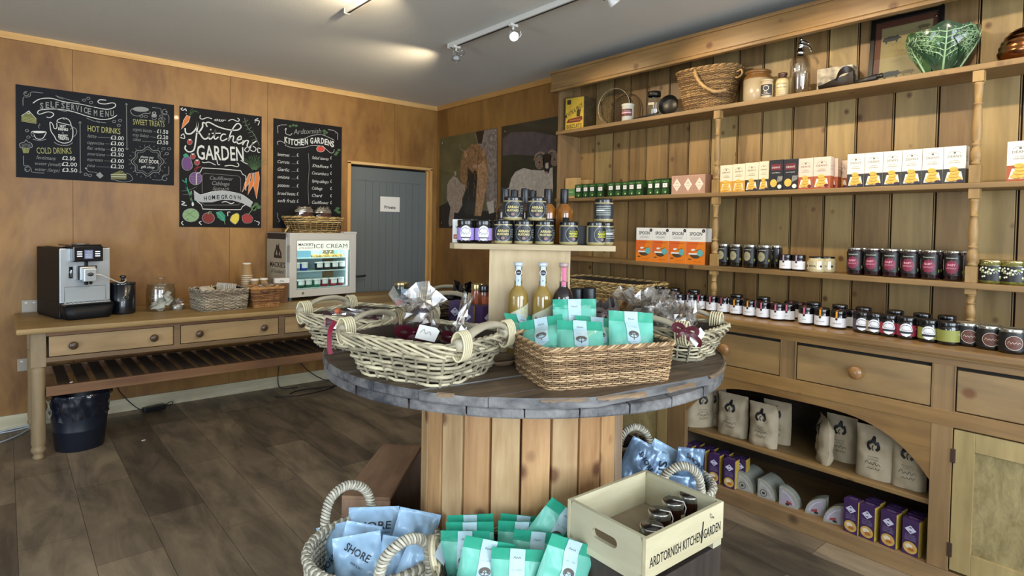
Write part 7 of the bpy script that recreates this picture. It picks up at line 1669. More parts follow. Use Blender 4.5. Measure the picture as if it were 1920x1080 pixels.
# cordial bottles on the drum
cord = glossy('pale_cordial', '8f7436'); cordr = glossy('berry_cordial', '1c0c10'); clab = mat('cordial_label', 'c2c2ac', .6, var=.05); nk = glass('neck_glass', (.93, .9, .82), tr=.6)
def cordial(label, px, body, pink, tilt=0):
    t = thing('cordial_bottle', label, 'bottle', cv(px, 2.03, DT), R_+.02, group='tall cordial bottles in front of the plywood column'); r = .0355
    MB().lathe([(0, 0), (r*.92, 0), (r, .006), (r, .195), (r*.96, .212), (r*.8, .229), (r*.5, .240), (r*.41, .246), (r*.39, .262), (0, .262)], body, seg=36).build('bottle_body', t)
    m = MB().lathe([(r*.43, .24), (r*.40, .25), (r*.39, .312), (r*.43, .315), (r*.43, .322)], nk, seg=28).lathe([(r*.37, .312), (r*.46, .313), (r*.46, .326), (0, .327)], mat('silver_cap', 'c6d0d8', .3, metal=.3) if not pink else mat('pinkish_cap', 'b09a98', .35, metal=.2), seg=28); m.build('neck_and_cap', t)
    c = Cyl(r*.405, 0); m = MB(); s = pk_ if pink else mat('pale_seal', 'b8c8d6', .5)
    m.rect(-.0085, .248, .0085, .322, s, c, k=.0006, nu=4)
    if not pink: m.disc(0, .292, .0115, wlab, Fr((0, -r*.42-.0008, 0)), k=.0004); m.disc(0, .292, .0098, pr_dark, Fr((0, -r*.42-.0008, 0)), k=.0008).text('CORDIAL', 0, .290, .0035, wlab, Fr((0, -r*.42-.0008, 0)), k=.0012, width=.014, bold=.02); m.text('B', 0, .262, .008, pr_dark, c, k=.001)
    else: m.scribble(-.005, .262, .010, .006, pr_dark, c, k=.001, lw=.001).scribble(-.006, .31, .012, .006, mat('deep_red_print'), c, k=.001, lw=.001)
    m.build('neck_seal', t)
    c = Cyl(r+.0006, 0); m = MB(); W = .046; n = 16
    lm = mat('berry_label', '6a2a30', .5) if pink else clab
    V = []
    for i in range(n+1): u = -W+2*W*i/n; V += [c(u, .035, 0), c(u, .168+.022*(u/W), 0)]
    m.add(V, [(2*i, 2*i+2, 2*i+3, 2*i+1) for i in range(n)], lm, True)
    if not pink: m.text('Belvoir', -.002, .125, .028, ink, c, k=.001, shear=.25, width=.052, rot=.12, bold=.005).text('Farm', .016, .108, .014, ink, c, k=.001, shear=.3, width=.022, rot=.12).text('elderflower', -.004, .080, .013, ink, c, k=.001, shear=.3, width=.046, rot=.12).text('Cordial', -.002, .055, .016, ink, c, k=.001, shear=.3, width=.042, rot=.12); m.disc(.022, .165, .012, mat('elder_print', 'b9b890', .6, var=.3, vs_=200), c, k=.0008)
    m.build('label', t)
pk_ = mat('pink_seal', 'c66a86', .5)
cordial('left tall elderflower cordial bottle reading Belvoir before the plywood column'.replace('reading Belvoir ', ''), 973, cord, False)
cordial('right tall elderflower cordial bottle before the plywood column', 1019, cord, False); cordial('dark berry cordial bottle with pink neck seal', 1058, cordr, True)
for px, D, h, l in ((1084, 2.18, .225, 'left black topped bottle behind the dark berry cordial'), (1107, 2.16, .230, 'right black topped bottle behind the mint green packets')):
    o = MB().lathe([(0, 0), (.03, 0), (.03, .12), (.022, .15), (0, .15)], jarglass, seg=24).lathe([(.0235, .15), (.0245, .152), (.0245, h-.003), (.0235, h), (0, h)], mat('navy_cap', '101820', .4), seg=24).build('black_topped_bottle', loc=cv(px, D, DT)); tag(o, l, 'bottle', 'black topped bottles behind the packets')

# ---- baskets on the drum
wwl = [mat('white_willow', 'b3a88c', .65, var=.28, vs_=22), mat('white_willow_pale', 'cabf9f', .65, var=.2, vs_=22), mat('white_willow_grey', '8f866f', .7, var=.3, vs_=22)]
wdk = [mat('buff_willow_dark', '5a4a34', .65, var=.35, vs_=24), mat('buff_willow_mid', '7c6848', .65, var=.3, vs_=24), mat('buff_willow_shadow', '40331f', .7, var=.3, vs_=24)]
hw_ = wood('driftwood_handle', '8f8672', 'b8ae96', axis='x', grain=12, stretch=4, rough=.65)
bind = mat('pale_cane_binding', 'd3c8a4', .55, var=.1)
def zigzag_rim(t, P, N, h, mats, rise=.032, r=.0042, step=3):
    """the slanting turned-down border of a willow basket"""
    m = MB(); rd = random.Random(5)
    for s in range(0, N, step):
        pts = []
        for k in range(8):
            f = k/7; i0 = s+f*step*3.1; i1 = int(i0); p = P(i1, h-rise*f*f, 0).lerp(P(i1+1, h-rise*f*f, 0), i0-i1)
            q = P(i1, h, .012)-P(i1, h, 0); pts.append(p+q*(.5+.55*sin(pi*f))+Vector((0, 0, .007*sin(pi*min(1, f*2))*(1-f))))
        m.tube(cr(pts, 2), [r*1.15]*6+[r]*(len(cr(pts, 2))-6), mats[rd.randrange(len(mats))], seg=6)
    m.build('slanted_border', t)
def willow(name, label, c, rz, w0, d0, w1, d1, h, mats, hm, rise=.036, seed=1, hr=.0145, group='rustic willow baskets with bent wood handles'):
    t = thing(name, label, 'basket', (c[0], c[1], DT), rz, group=group)
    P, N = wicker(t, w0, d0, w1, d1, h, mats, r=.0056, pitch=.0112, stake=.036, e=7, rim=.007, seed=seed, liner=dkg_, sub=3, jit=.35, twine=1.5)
    zigzag_rim(t, P, N, h, mats)
    for s in (-1, 1):
        y = s*(d1/2+.002); bent_handle(t, (-w1*.33, y, h+.004), (w1*.33, y, h+.004), rise, hr, hw_, bind, lean=(0, s*.006, 0), name='handle', flat=.6)
    return t
willow('white_willow_basket', 'pale willow basket with bent handles at the front left of the drum table', (-2.462, -3.722), radians(20), .262, .315, .345, .42, .122, wwl, hw_, seed=21)
willow('white_willow_basket', 'pale willow basket with a red ribbon hanging out, behind the front left one', (-2.405, -3.235), radians(22), .26, .30, .345, .40, .118, wwl, hw_, seed=22)
willow('white_willow_basket', 'pale willow basket full of clear packets on the right of the drum table', (-1.605, -3.985), radians(100), .29, .21, .37, .30, .105, wwl, hw_, seed=23, rise=.034)
willow('dark_willow_basket', 'dark brown willow basket with black packaging at the back of the drum table', tuple(cv(842, 2.62, 0))[:2], RZC+.1, .22, .20, .30, .26, .125, wdk, hw_, seed=24, rise=.036)
tanw = [mat('tan_cane', 'a58560', .55, var=.25, vs_=30), mat('tan_cane_pale', 'c0a27a', .55, var=.2, vs_=30), mat('tan_cane_dark', '7f6344', .6, var=.25, vs_=30)]
t = thing('tan_wicker_tray', 'tan rectangular wicker tray of mint green packets at the front of the drum table', 'basket', (-2.083, -4.048, DT), radians(-21))
wicker(t, .395, .28, .42, .30, .112, tanw, r=.0026, pitch=.0056, stake=.0195, e=11, rim=.0065, seed=31, liner=dkg_)
# ---- packets in the pale baskets: chocolate slabs in clear film tied with claret ribbon
choc = mat('dark_fudge', '3a2420', .5, var=.3, vs_=40); grp = 'clear packets tied with claret ribbon'
def tied(label, p, rz, w_=.12, h=.15, seed=0, lean=0, fill=choc, bowpos=.5, bs_=.045, top=1.2):
    t = thing('ribboned_packet', label, 'packet', p, rz, group=grp, rot=(lean, 0, rz))
    MB().box((0, 0, .03), (w_*.8, w_*.5, .05), fill, bev=.006).build('slab', t)
    m = MB(); crinkle(m, (0, 0, 0), w_, w_*.7, h, film, seed=seed, n=15, sharp=.2, top=top); crinkle(m, (0, 0, h*.5), w_*.6, w_*.45, h*.55, film, seed=seed+9, n=11, sharp=.4, top=top); m.build('film', t)
    m = MB(); bow(m, (0, -w_*.36, h*bowpos), bs_, claret, 0); m.build('ribbon_bow', t); return t
tied('ribboned clear packet with large bow in the front left willow basket', (-2.45, -3.655, DT+.055), RZC, .16, .17, 3, .25, bs_=.045, bowpos=.5)
tied('low ribboned packet beside the white tag in the front left willow basket', (-2.385, -3.80, DT+.05), RZC-.3, .12, .09, 4, .1, bs_=.034, bowpos=.8, top=.5)
o = MB().prism([(-.030, -.022), (.030, -.022), (.034, .014), (.022, .022), (-.030, .022)], .001, mat('white_card'), Fr((0, 0, 0))).scribble(-.02, -.004, .034, .016, gpr, Fr((0, -.001, 0)), k=.0016, lw=.0012).build('price_tag', loc=cv(803, 1.70, DT+.135), rot=(radians(-35), .15, RZC-.2)); tag(o, 'white handwritten price tag between the two claret bows', 'tag')
t = thing('clear_film_stick', 'upright twisted clear film stick in the front left willow basket', 'packet', cv(856, 1.86, DT+.07), RZC, rot=(0, radians(14), RZC)); m = MB(); crinkle(m, (0, 0, 0), .042, .03, .145, film, seed=12, n=9, sharp=.25, top=1.1); crinkle(m, (0, 0, .0), .03, .02, .14, film, seed=13, n=8, sharp=.3, top=.8); m.build('film', t)
MB().box((0, 0, .06), (.014, .008, .11), mat('pale_stick', 'b9a48c', .6), bev=.002).build('stick', t)
for i, (x, y, rz, l) in enumerate(((-2.52, -3.70, .3, 'left dark slab lying in the front left willow basket'), (-2.42, -3.78, .9, 'right dark slab lying in the front left willow basket'), (-2.50, -3.82, -.2, 'dark slab at the front inside of the front left willow basket'))):
    o = MB().box((0, 0, .012), (.13, .07, .024), choc, bev=.004); crinkle(o, (0, 0, -.004), .16, .10, .045, film, seed=40+i, n=11, sharp=.15, top=.3); o = o.build('wrapped_slab', loc=(x, y, DT+.055), rot=(.1*i, .1, rz)); tag(o, l, 'slab', 'dark slabs in the front left basket')
sal = mat('salami_red', '4a2630', .5, var=.35, vs_=60)
for i, (px, D, rz, l) in enumerate(((655, 2.2, .25, 'upper dark red salami stick in the second willow basket'), (662, 2.08, .35, 'lower dark red salami stick in the second willow basket'), (700, 2.25, -.2, 'right dark red salami stick in the second willow basket'))):
    o = MB().tube([(-.09, 0, 0), (.09, 0, 0)], .017, sal, seg=14).tube([(-.094, 0, 0), (-.09, 0, 0)], .012, mat('salami_end', 'b9866a', .6), seg=12); crinkle(o, (0, 0, -.02), .21, .05, .045, film, seed=50+i, n=11, sharp=.15, top=.2); o = o.build('salami_stick', loc=cv(px, D, DT+.10), rot=(0, .05, RZC+rz)); tag(o, l, 'salami', 'wrapped salami sticks')
redr = mat('crimson_ribbon', '8c1438', .4)
m = MB(); a = cv(632, 2.04, DT+.118); b_ = cv(621, 1.99, DT+.09); c_ = cv(619, 1.97, DT+.04); d_ = cv(622, 1.965, DT+.012); ribbon(m, [a, b_, c_, d_], .016, redr, up=tuple(RH.cross(Vector((0, 0, 1))))); ribbon(m, [a, cv(645, 2.05, DT+.122), cv(650, 2.05, DT+.10)], .02, redr, up=(0, 0, 1)); tag(m.build('hanging_ribbon'), 'crimson ribbon hanging over the left edge of the second willow basket', 'ribbon')
o = MB().lathe([(0, 0), (.011, .002), (.012, .008), (0, .012)], mat('orange_stopper', 'b9603a', .5), seg=12, M=Matrix.Rotation(1.3, 4, 'X')).build('round_tag', loc=cv(633, 2.1, DT+.135)); tag(o, 'small round orange disc at the left inside the second willow basket', 'disc')
for i, (px, D, tl, c, l) in enumerate(((752, 2.15, .55, 'b9b3a4', 'cream card leaning at the right of the second willow basket'), (760, 2.18, .5, '4c4c5a', 'slate grey carton leaning behind the cream card'), (768, 2.12, .6, '8f93b8', 'lilac blue card leaning before the slate grey carton'))):
    o = MB().box((0, 0, .05), (.035, .012, .12), mat('card_'+c, c, .6), bev=.001).build('leaning_card', loc=cv(px, D, DT+.07), rot=(0, tl, RZC)); tag(o, l, 'card', 'cards leaning in the second willow basket')
# film wrapped packets in the right basket
for i, (x, y, w_, h, s, l) in enumerate(((-1.66, -3.93, .15, .16, 61, 'tall crumpled clear packet at the left of the right hand willow basket'), (-1.58, -3.93, .15, .15, 62, 'crumpled clear packet in the middle of the right hand willow basket'), (-1.54, -4.02, .13, .13, 63, 'crumpled clear packet toward the right end of the willow basket'), (-1.66, -4.03, .13, .12, 64, 'crumpled clear packet near the front of the right hand willow basket'), (-1.60, -3.85, .15, .16, 65, 'crumpled clear packet at the back of the right hand willow basket'))):
    t = thing('clear_packet', l, 'packet', (x, y, DT+.04), .4*i, group='crumpled clear packets in the right basket')
    MB().box((0, 0, .03), (w_*.55, w_*.4, .045), choc if i % 2 else mat('brown_toffee', '6a4a34', .5, var=.3, vs_=40), bev=.005).build('sweets', t)
    m = MB(); crinkle(m, (0, 0, 0), w_, w_*.8, h, film, seed=s, n=17, sharp=.28, top=1.3); crinkle(m, (0, 0, h*.2), w_*.75, w_*.6, h*.85, film, seed=s+20, n=13, sharp=.4, top=1.2); m.build('film', t)
m = MB(); bow(m, (0, 0, 0), .034, claret); ribbon(m, [(0, 0, 0), (.03, -.01, -.008), (.055, 0, -.022), (.06, .01, -.04)], .013, claret, up=(0, 1, 0)); o = m.build('claret_bow', loc=cv(1288, 1.83, DT+.135), rot=(0, .25, RZC)); tag(o, 'claret ribbon bow at the right side of the right hand willow basket', 'bow')
o = MB().prism([(-.02, -.03), (.02, -.03), (.012, .03), (-.012, .03)], .001, mat('white_card'), Fr((0, 0, 0))).build('gift_card', loc=cv(1312, 1.84, DT+.115), rot=(-.5, .9, RZC)); tag(o, 'white gift card sticking out below the claret bow in the right basket', 'card')
# dark packets behind
wrp = mat('grey_brown_wrap', '4a423e', .45, var=.4, vs_=18)
t = thing('dark_gift_bag', 'dark grey brown gift bag behind the mint green packets', 'bag', cv(1140, 2.12, DT), RZC)
m = MB(); crinkle(m, (0, 0, 0), .12, .09, .17, wrp, seed=71, n=15, sharp=.12, top=.6); m.build('bag_body', t); m = MB(); bow(m, (-.01, -.04, .15), .035, mat('taupe_ribbon', '5e4c4a', .5)); m.build('taupe_bow', t)
# items around the dark basket
blw = mat('black_shiny_wrap', '0d0e12', .2, coat=.5)
for i, (px, D, l) in enumerate(((852, 2.58, 'left black shiny packet in the dark willow basket'), (872, 2.66, 'right black shiny packet in the dark willow basket'))):
    m = MB(); crinkle(m, (0, 0, 0), .13, .09, .12, blw, seed=80+i, n=9, sharp=.2, top=.4); o = m.build('black_packet', loc=cv(px, D, DT+.06), rot=(.2, .35, RZC)); tag(o, l, 'packet', 'black shiny packets')
m = MB(); ribbon(m, [cv(819, 2.50, DT+.135), cv(820, 2.485, DT+.11), cv(822, 2.47, DT+.07), cv(823, 2.465, DT+.03)], .014, blw, up=tuple(FH)); tag(m.build('black_ribbon'), 'thin black ribbon hanging down the side of the dark willow basket', 'ribbon')
for px, D, rz, lab in ((862, 2.36, .5, 'purple oatcake carton half hidden at the left on the drum table'), (882, 2.24, .42, 'purple oatcake carton with gold side in front of the orange jars'), (910, 2.22, -.75, 'purple oatcake carton turned side on against the plywood column')):
    dup(ob0, tuple(cv(px, D, DT)), RZC-rz, lab, 'purple oatcake cartons')
for i, (px, D, c, l) in enumerate(((897, 2.40, '9a4a34', 'left tall orange red jar behind the purple cartons'), (911, 2.34, '7a3418', 'right tall orange red jar with black lid behind the purple cartons'))):
    t = jar('orange_red_jar', l, 'jar', .027, .215, glossy('orange_red_'+c, c), bl if i else gl_, .025, 1.0, mat('orange_label', 'a8542c', .5), (.5, .8), .06, None, group='tall orange red jars'); t.location = cv(px, D, DT)
def gj(m, c, r, h): m.rect(.004, h*.30, .03, h*.86, mat('pale_blue_label', '9ab0cc', .55), c, k=.0012, nu=4); m.text('TASTY', -.012, h*.60, .016, mat('pale_print'), c, k=.001, width=.028).text('CURRY', -.012, h*.48, .016, mat('pale_print'), c, k=.001, width=.028).scribble(.008, h*.7, .018, .012, mat('blue_print', '4a6a9c', .5), c, k=.002, lw=.0012).scribble(.008, h*.55, .018, .012, mat('blue_print'), c, k=.002, lw=.0012, seed=3)
t = jar('green_label_jar', 'tall jar with dark green label and gold lid behind the left baskets', 'jar', .033, .195, glossy('olive_sauce', '2c3018'), gl_, .012, .98, mat('deep_green_label', '20382e', .5), (.35, .86), .095, gj); t.location = cv(754, 2.62, DT); t.rotation_euler = (0, 0, RZC)
o = MB().poly([(0, .012), (.008, .020), (.016, .014), (.012, 0), (0, -.014), (-.012, 0), (-.016, .014), (-.008, .020)], mat('crimson_heart', 'a0222e', .4), Fr((0, 0, 0)), 0).poly([(0, .012), (.008, .020), (.016, .014), (.012, 0), (0, -.014), (-.012, 0), (-.016, .014), (-.008, .020)][::-1], mat('crimson_heart'), Fr((0, 0, 0)), -.002).build('red_heart_tag', loc=cv(749, 2.40, DT+.125), rot=(0, 0, RZC)); tag(o, 'small red heart shaped tag below the green labelled jar', 'tag')
m = MB()
for k in range(4): m.tube([(.05*cos(q)*(1+.2*k), .03*sin(q)*(1+.15*k), .004+.004*k) for q in [2*pi*i/20 for i in range(17)]], .003, mat('twine', '7a6248', .8), seg=5)
tag(m.build('twine_coil', loc=cv(950, 1.93, DT), rot=(0, 0, .3)), 'loose coil of brown twine between the willow basket and the tan tray', 'twine')

# ---- mint green packets
mint = mat('mint_paper', '6fc0ac', .42, coat=.15, var=.06, vs_=8); mintd = mat('mint_header', '2f9d80', .38, coat=.2); strip = mat('packet_strip', 'b4cfd8', .45); treep = mat('tree_print', '5a5048', .6); slate_p = mat('slate_print', '4e7a78', .6)
MW, MH = .142, .190
def mint_art(m, f):
    n = 18; sw_ = .021; V = []
    for j in range(n+1):
        v = MH-(MH*.52)*j/n; V += [f(sw_*(q/3-1), v, .0022) for q in range(7)]
    m.add(V, [(7*j+7+q, 7*j+8+q, 7*j+1+q, 7*j+q) for j in range(n) for q in range(6)], strip, True)
    vb = MH*.48; m.add([f(-sw_, vb, .0022), f(sw_, vb, .0022), f(0, vb-.012, .0022)], [(0, 2, 1)], strip)
    cy = vb+.022
    m.stroke([(.0155*cos(q), cy+.0105*sin(q)) for q in [2*pi*i/22 for i in range(22)]], .0022, treep, f, k=.0034, closed=True)
    for k in range(9): q = radians(200-k*27); m.disc(.010*cos(q), cy+.001+.0065*sin(q), .0036, treep, f, k=.0036, n=8)
    m.stroke([(0, cy-.017), (0, cy+.004)], .0022, treep, f, k=.0038); m.stroke([(-.008, cy+.004), (0, cy-.004), (.008, cy+.004)], .0016, treep, f, k=.0038)
    m.scribble(-.010, MH*.86, .020, .007, treep, f, k=.0032, lw=.0010); m.scribble(-.014, MH*.72, .028, .004, slate_p, f, k=.0022, lw=.0006)
    m.text('NEW BERRY FRUITS', 0, MH*.345, .0125, slate_p, f, k=.0026, width=MW*.86)
    m.scribble(-.03, MH*.25, .06, .006, slate_p, f, k=.0018, lw=.0008)
MINT = {}
def mintbag(label, p, rot, group, seed):
    k = seed % 4
    if k not in MINT:
        o = pouch('mint_green_packet', label, 'packet', MW, MH, .05, mint, mintd, seed=11+k*5, gus=.5, crump=.006, toph=.17, art=mint_art, group=group, nu=24, nv=26); MINT[k] = o; o.location = p; o.rotation_euler = rot; return o
    return dup(MINT[k], p, 0, label, group, rot=rot)
g1 = 'mint green fruit packets in the tan wicker tray'
def topz(py, D, px=980): hz = 429.3+(px-984)*.015; return CAM.z-(py-hz)*D/FPX
for i, (px, py, D, ry, lean, yw, l) in enumerate(((1030, 600, 1.84, -.24, -.25, -.15, 'mint green packet tilted left at the left front of the tan tray'), (1097, 608, 1.80, .02, -.42, 0, 'mint green packet in the front middle of the tan tray'), (1083, 561, 1.93, -.03, -.05, 0, 'mint green packet standing highest at the back of the tan tray'), (1193, 585, 1.85, .06, -.2, .1, 'mint green packet upright at the right of the tan tray'), (1131, 600, 1.86, .10, -.35, .1, 'mint green packet behind the front middle one in the tan tray'), (1018, 594, 1.96, .15, -.2, .7, 'mint green packet turned edge on at the back left of the tan tray'), (1203, 622, 1.70, .12, -.75, .1, 'mint green packet lying low at the right front of the tan tray'))):
    z = topz(py, D, px)-MH*cos(lean)*cos(ry)
    if i == 6: z = DT+.055; mintbag(l, tuple(cv(1205, 1.79, z)), (-1.25, .1, RZC+.1), g1, i); continue
    if z < DT+.012: lean = -math.acos(max(.3, min(1, (z+MH*cos(lean)*cos(ry)-DT-.012)/MH))); z = DT+.012
    mintbag(l, tuple(cv(px, D-min(.07, -MH*sin(lean)), z)), (lean, ry, RZC+yw), g1, i)
g2 = 'mint green fruit packets in the low basket'
for i, (px, py, D, ry, lean, yw, l) in enumerate(((896, 972, 1.80, -.06, .04, 0, 'mint green packet at the back left of the lower basket'), (892, 986, 1.75, -.03, .05, 0, 'mint green packet second from the back on the left of the lower basket'), (880, 1003, 1.70, .0, .05, 0, 'mint green packet in the middle left of the lower basket'), (903, 1021, 1.62, .20, .06, .05, 'mint green packet at the front left of the lower basket'),
      (982, 973, 1.80, .08, .04, 0, 'mint green packet at the back middle of the lower basket'), (986, 985, 1.75, .02, .05, 0, 'mint green packet second from the back in the middle of the lower basket'), (1008, 1004, 1.69, .10, .05, 0, 'mint green packet in the middle right of the lower basket'), (975, 1037, 1.60, .05, .06, 0, 'mint green packet at the front middle of the lower basket'), (1046, 1026, 1.58, .38, .08, .2, 'creased mint green packet at the front right of the lower basket'))):
    mintbag(l, tuple(cv(px, D-MH*sin(lean), topz(py, D, px)-MH*cos(lean)*cos(ry))), (-lean, ry, RZC+yw), g2, i)
o = mintbag('mint green packet leaning far right against the pale crate', tuple(cv(1013, 1.74, topz(985, 1.74, 1013)-MH*.62)), (.05, .60, RZC), g2, 3)
# the basket holding them and the old box it stands on
t = thing('low_willow_basket', 'willow basket with looped handles holding the lower mint green packets', 'basket', tuple(cv(968, 1.69, .30)), RZC)
P, N_ = wicker(t, .34, .26, .41, .33, .165, wwl, r=.005, pitch=.012, stake=.036, e=6, rim=.008, seed=33, liner=dkg_, sub=3)
for s in (-1, 1):
    m = MB()
    for k in range(3): m.tube(cr([(s*(.195+.004*k), -.05, .12), (s*(.215+.006*k), -.045, .19), (s*(.222+.006*k), 0, .222+.003*k), (s*(.215+.006*k), .045, .19), (s*(.195+.004*k), .05, .12)], 6), .0055, wwl[k], seg=7)
    m.build('loop_handle', t)
    MB().add([Vector((s*.19, -.03, .16)), Vector((s*.215, -.05, .20)), Vector((s*.205, .02, .205)), Vector((s*.185, .03, .16))], [(0, 1, 2, 3), (3, 2, 1, 0)], mat('white_tissue', 'b9c4d0', .7)).build('tissue_corner', t)
dkb = wood('old_dark_box', '241c18', '4a4038', axis='x', grain=9, stretch=7, rough=.6, blotch=.5); dkz = wood('old_dark_box_upright', '241c18', '4a4038', axis='z', grain=9, stretch=7, rough=.6, blotch=.5)
def oldbox(name, label, c, rz, w_, d, h, mt):
    t = thing(name, label, 'wooden box', (c[0], c[1], 0), rz); n = max(2, round(h/.14)); hh = h/n
    for s in (-1, 1):
        m = MB(); m2 = MB()
        for k in range(n): m.b2(-w_/2, w_/2, s*(d/2-.008)-.008, s*(d/2-.008)+.008, k*hh+.002, (k+1)*hh-.002, mt, .002); m2.b2(s*(w_/2-.008)-.008, s*(w_/2-.008)+.008, -d/2+.016, d/2-.016, k*hh+.002, (k+1)*hh-.002, mt, .002)
        m.build('side_boards', t); m2.build('end_boards', t)
    MB().b2(-w_/2+.001, w_/2-.001, -d/2+.001, d/2-.001, h-.014, h-.001, mt, .002).build('top_board', t)
    return t
oldbox('old_wooden_box', 'old dark box under the lower basket of mint green packets', tuple(cv(968, 1.69, 0))[:2], RZC, .36, .28, .298, dkb)
# ---- pale stencilled crate with jam jars
cw_ = wood('new_pine_crate', 'b3a784', 'd3caa8', axis='x', grain=7, stretch=6, rough=.6, dist=4, blotch=.3); cwy = wood('new_pine_crate_end', 'a8a184', 'c8c3a6', axis='y', grain=7, stretch=6, rough=.6, dist=4, blotch=.3); cwb = wood('crate_bottom_ply', '7a6a54', 'a4927a', axis='y', grain=5, stretch=3, rough=.6, blotch=.5)
CZ = .545; CWd, CDp, CH = .345, .278, .113
cc = (-2.058, -4.246); t = thing('pine_crate', 'pale pine crate stencilled with the shop garden name holding jam jars', 'crate', (cc[0], cc[1], CZ), radians(-1.7))
for s in (-1, 1):
    m = MB().b2(-CWd/2, CWd/2, s*(CDp/2-.006)-.006, s*(CDp/2-.006)+.006, .008, CH, cw_, .0015)
    if s < 0: m.text('ARDTORNISH KITCHEN GARDEN', 0, .036, .037, ink, Fr((0, -CDp/2, 0)), k=.0008, width=.315, bold=.006); m.poly([(.062, .028), (.068, .028), (.075, .085), (.070, .085)], ink, Fr((0, -CDp/2, 0)), .001)
    m.build('long_side', t)
    # end with an oval hand hole
    yw, z0, z1 = CDp/2-.0125, .008, CH; hy, hz0, hz1 = .045, .045, .073; hc = (hz0+hz1)/2; hr = (hz1-hz0)/2
    inner = [(hy*cos(0)-0+0*q, 0) for q in ()]; inner = [(hy-hr+hr*cos(radians(q)), hc+hr*sin(radians(q))) for q in range(-90, 91, 30)]+[(-hy+hr+hr*cos(radians(q)), hc+hr*sin(radians(q))) for q in range(90, 271, 30)]
    outer = []
    for u, v in inner:
        du, dv = u, v-hc; k = 1e9
        if abs(du) > 1e-6: k = min(k, yw/abs(du))
        if dv > 1e-6: k = min(k, (z1-hc)/dv)
        if dv < -1e-6: k = min(k, (hc-z0)/-dv)
        outer.append((du*k, hc+dv*k))
    n = len(inner); V = []; xs = (s*(CWd/2-.001), s*(CWd/2-.013))
    for x in xs: V += [(x, u, v) for u, v in inner]+[(x, u, v) for u, v in outer]
    F = []
    for i in range(n):
        j = (i+1) % n; F += [(i, j, n+j, n+i), (2*n+i, 3*n+i, 3*n+j, 2*n+j), (i, 2*n+i, 2*n+j, j), (n+i, n+j, 3*n+j, 3*n+i)]
    m = MB(); m.add(V, F, cwy)
    for yy in (-yw, yw):   # fill the corners the fan leaves out
        for zc in ((z0, hc-.02), (hc+.02, z1)): pass
    corners = [(-yw, z0), (yw, z0), (yw, z1), (-yw, z1)]
    for cu, cvv in corners:
        near = sorted(outer, key=lambda q: hypot(q[0]-cu, q[1]-cvv))[:6]
        a_ = min([q for q in near if abs(q[0]-cu) < 1e-4] or [(cu, cvv)], key=lambda q: abs(q[1]-cvv)); b__ = min([q for q in near if abs(q[1]-cvv) < 1e-4] or [(cu, cvv)], key=lambda q: abs(q[0]-cu))
        if a_ != (cu, cvv) and b__ != (cu, cvv):
            for x in xs: m.add([(x, *a_), (x, cu, cvv), (x, *b__)], [(0, 1, 2), (2, 1, 0)], cwy)
            m.add([(xs[0], *a_), (xs[0], cu, cvv), (xs[1], cu, cvv), (xs[1], *a_)], [(0, 1, 2, 3)], cwy); m.add([(xs[0], *b__), (xs[0], cu, cvv), (xs[1], cu, cvv), (xs[1], *b__)], [(0, 1, 2, 3)], cwy)
    m.build('end_with_hand_hole', t)
m = MB().b2(-CWd/2+.012, CWd/2-.012, -CDp/2+.012, CDp/2-.012, .008, .014, cwb).b2(-.006, -.0055, -.12, .12, .014, .0143, gap); m.build('crate_bottom', t)
for x in (-CWd/2+.02, CWd/2-.025): MB().b2(x-.02, x+.02, -CDp/2+.002, CDp/2-.002, -.010, .008, cwy, .001).build('foot_batten', t)
MB().tube([(.105, -CDp/2-.001, .098), (.105, -CDp/2-.006, .094), (.112, -CDp/2-.007, .087), (.108, -CDp/2-.001, .085)], .0016, chrome, seg=6).build('wire_latch', t)
jm = glossy('red_jam', '2a0c08')
sild = mat('dark_silver_lid', '55504c', .18, metal=.85)
for i, (px, py) in enumerate(((1222, 985), (1237, 957), (1262, 938), (1292, 926))):
    # lid centres
    D = 1.62+.055*i; z = CZ+.0145; p = at(px, py, z=z+.083)
    t = jar('jam_jar_in_crate', f'dark red jam jar with silver lid, {ORD[i]} from the front inside the pale crate', 'jar', .0335, .083, jm, sl, .016, .97, None, group='jam jars in the pale crate'); t.location = (p.x, p.y, z)
    c = Cyl(.034, 0); MB().rect(-.016, .012, .016, .055, mat('kraft_tag', 'b3a488', .7), c, k=.001, nu=6).tube([(.002, -.036, .056), (.012, -.0345, .067), (.010, -.028, .083), (0, 0, .085)], .0018, bagm, seg=5).build('tied_tag', t)
    MB().lathe([(0, .0002), (.026, .0), (.026, .0012), (0, .0014)], sild, c=(0, 0, .0825), seg=24).text('jam', 0, -.003, .01, gpr, Fr((0, 0, .0842), x=(1, 0, 0), y=(0, 1, 0), n=(0, 0, 1)), k=.0004).build('lid_sticker', t)
    t.rotation_euler = (0, 0, RZC+.9)
oldbox('dark_wooden_box', 'dark stained wooden box carrying the pale stencilled crate', (cc[0]+.004, cc[1]), radians(-1.7), .335, .27, CZ-.0105, dkz)
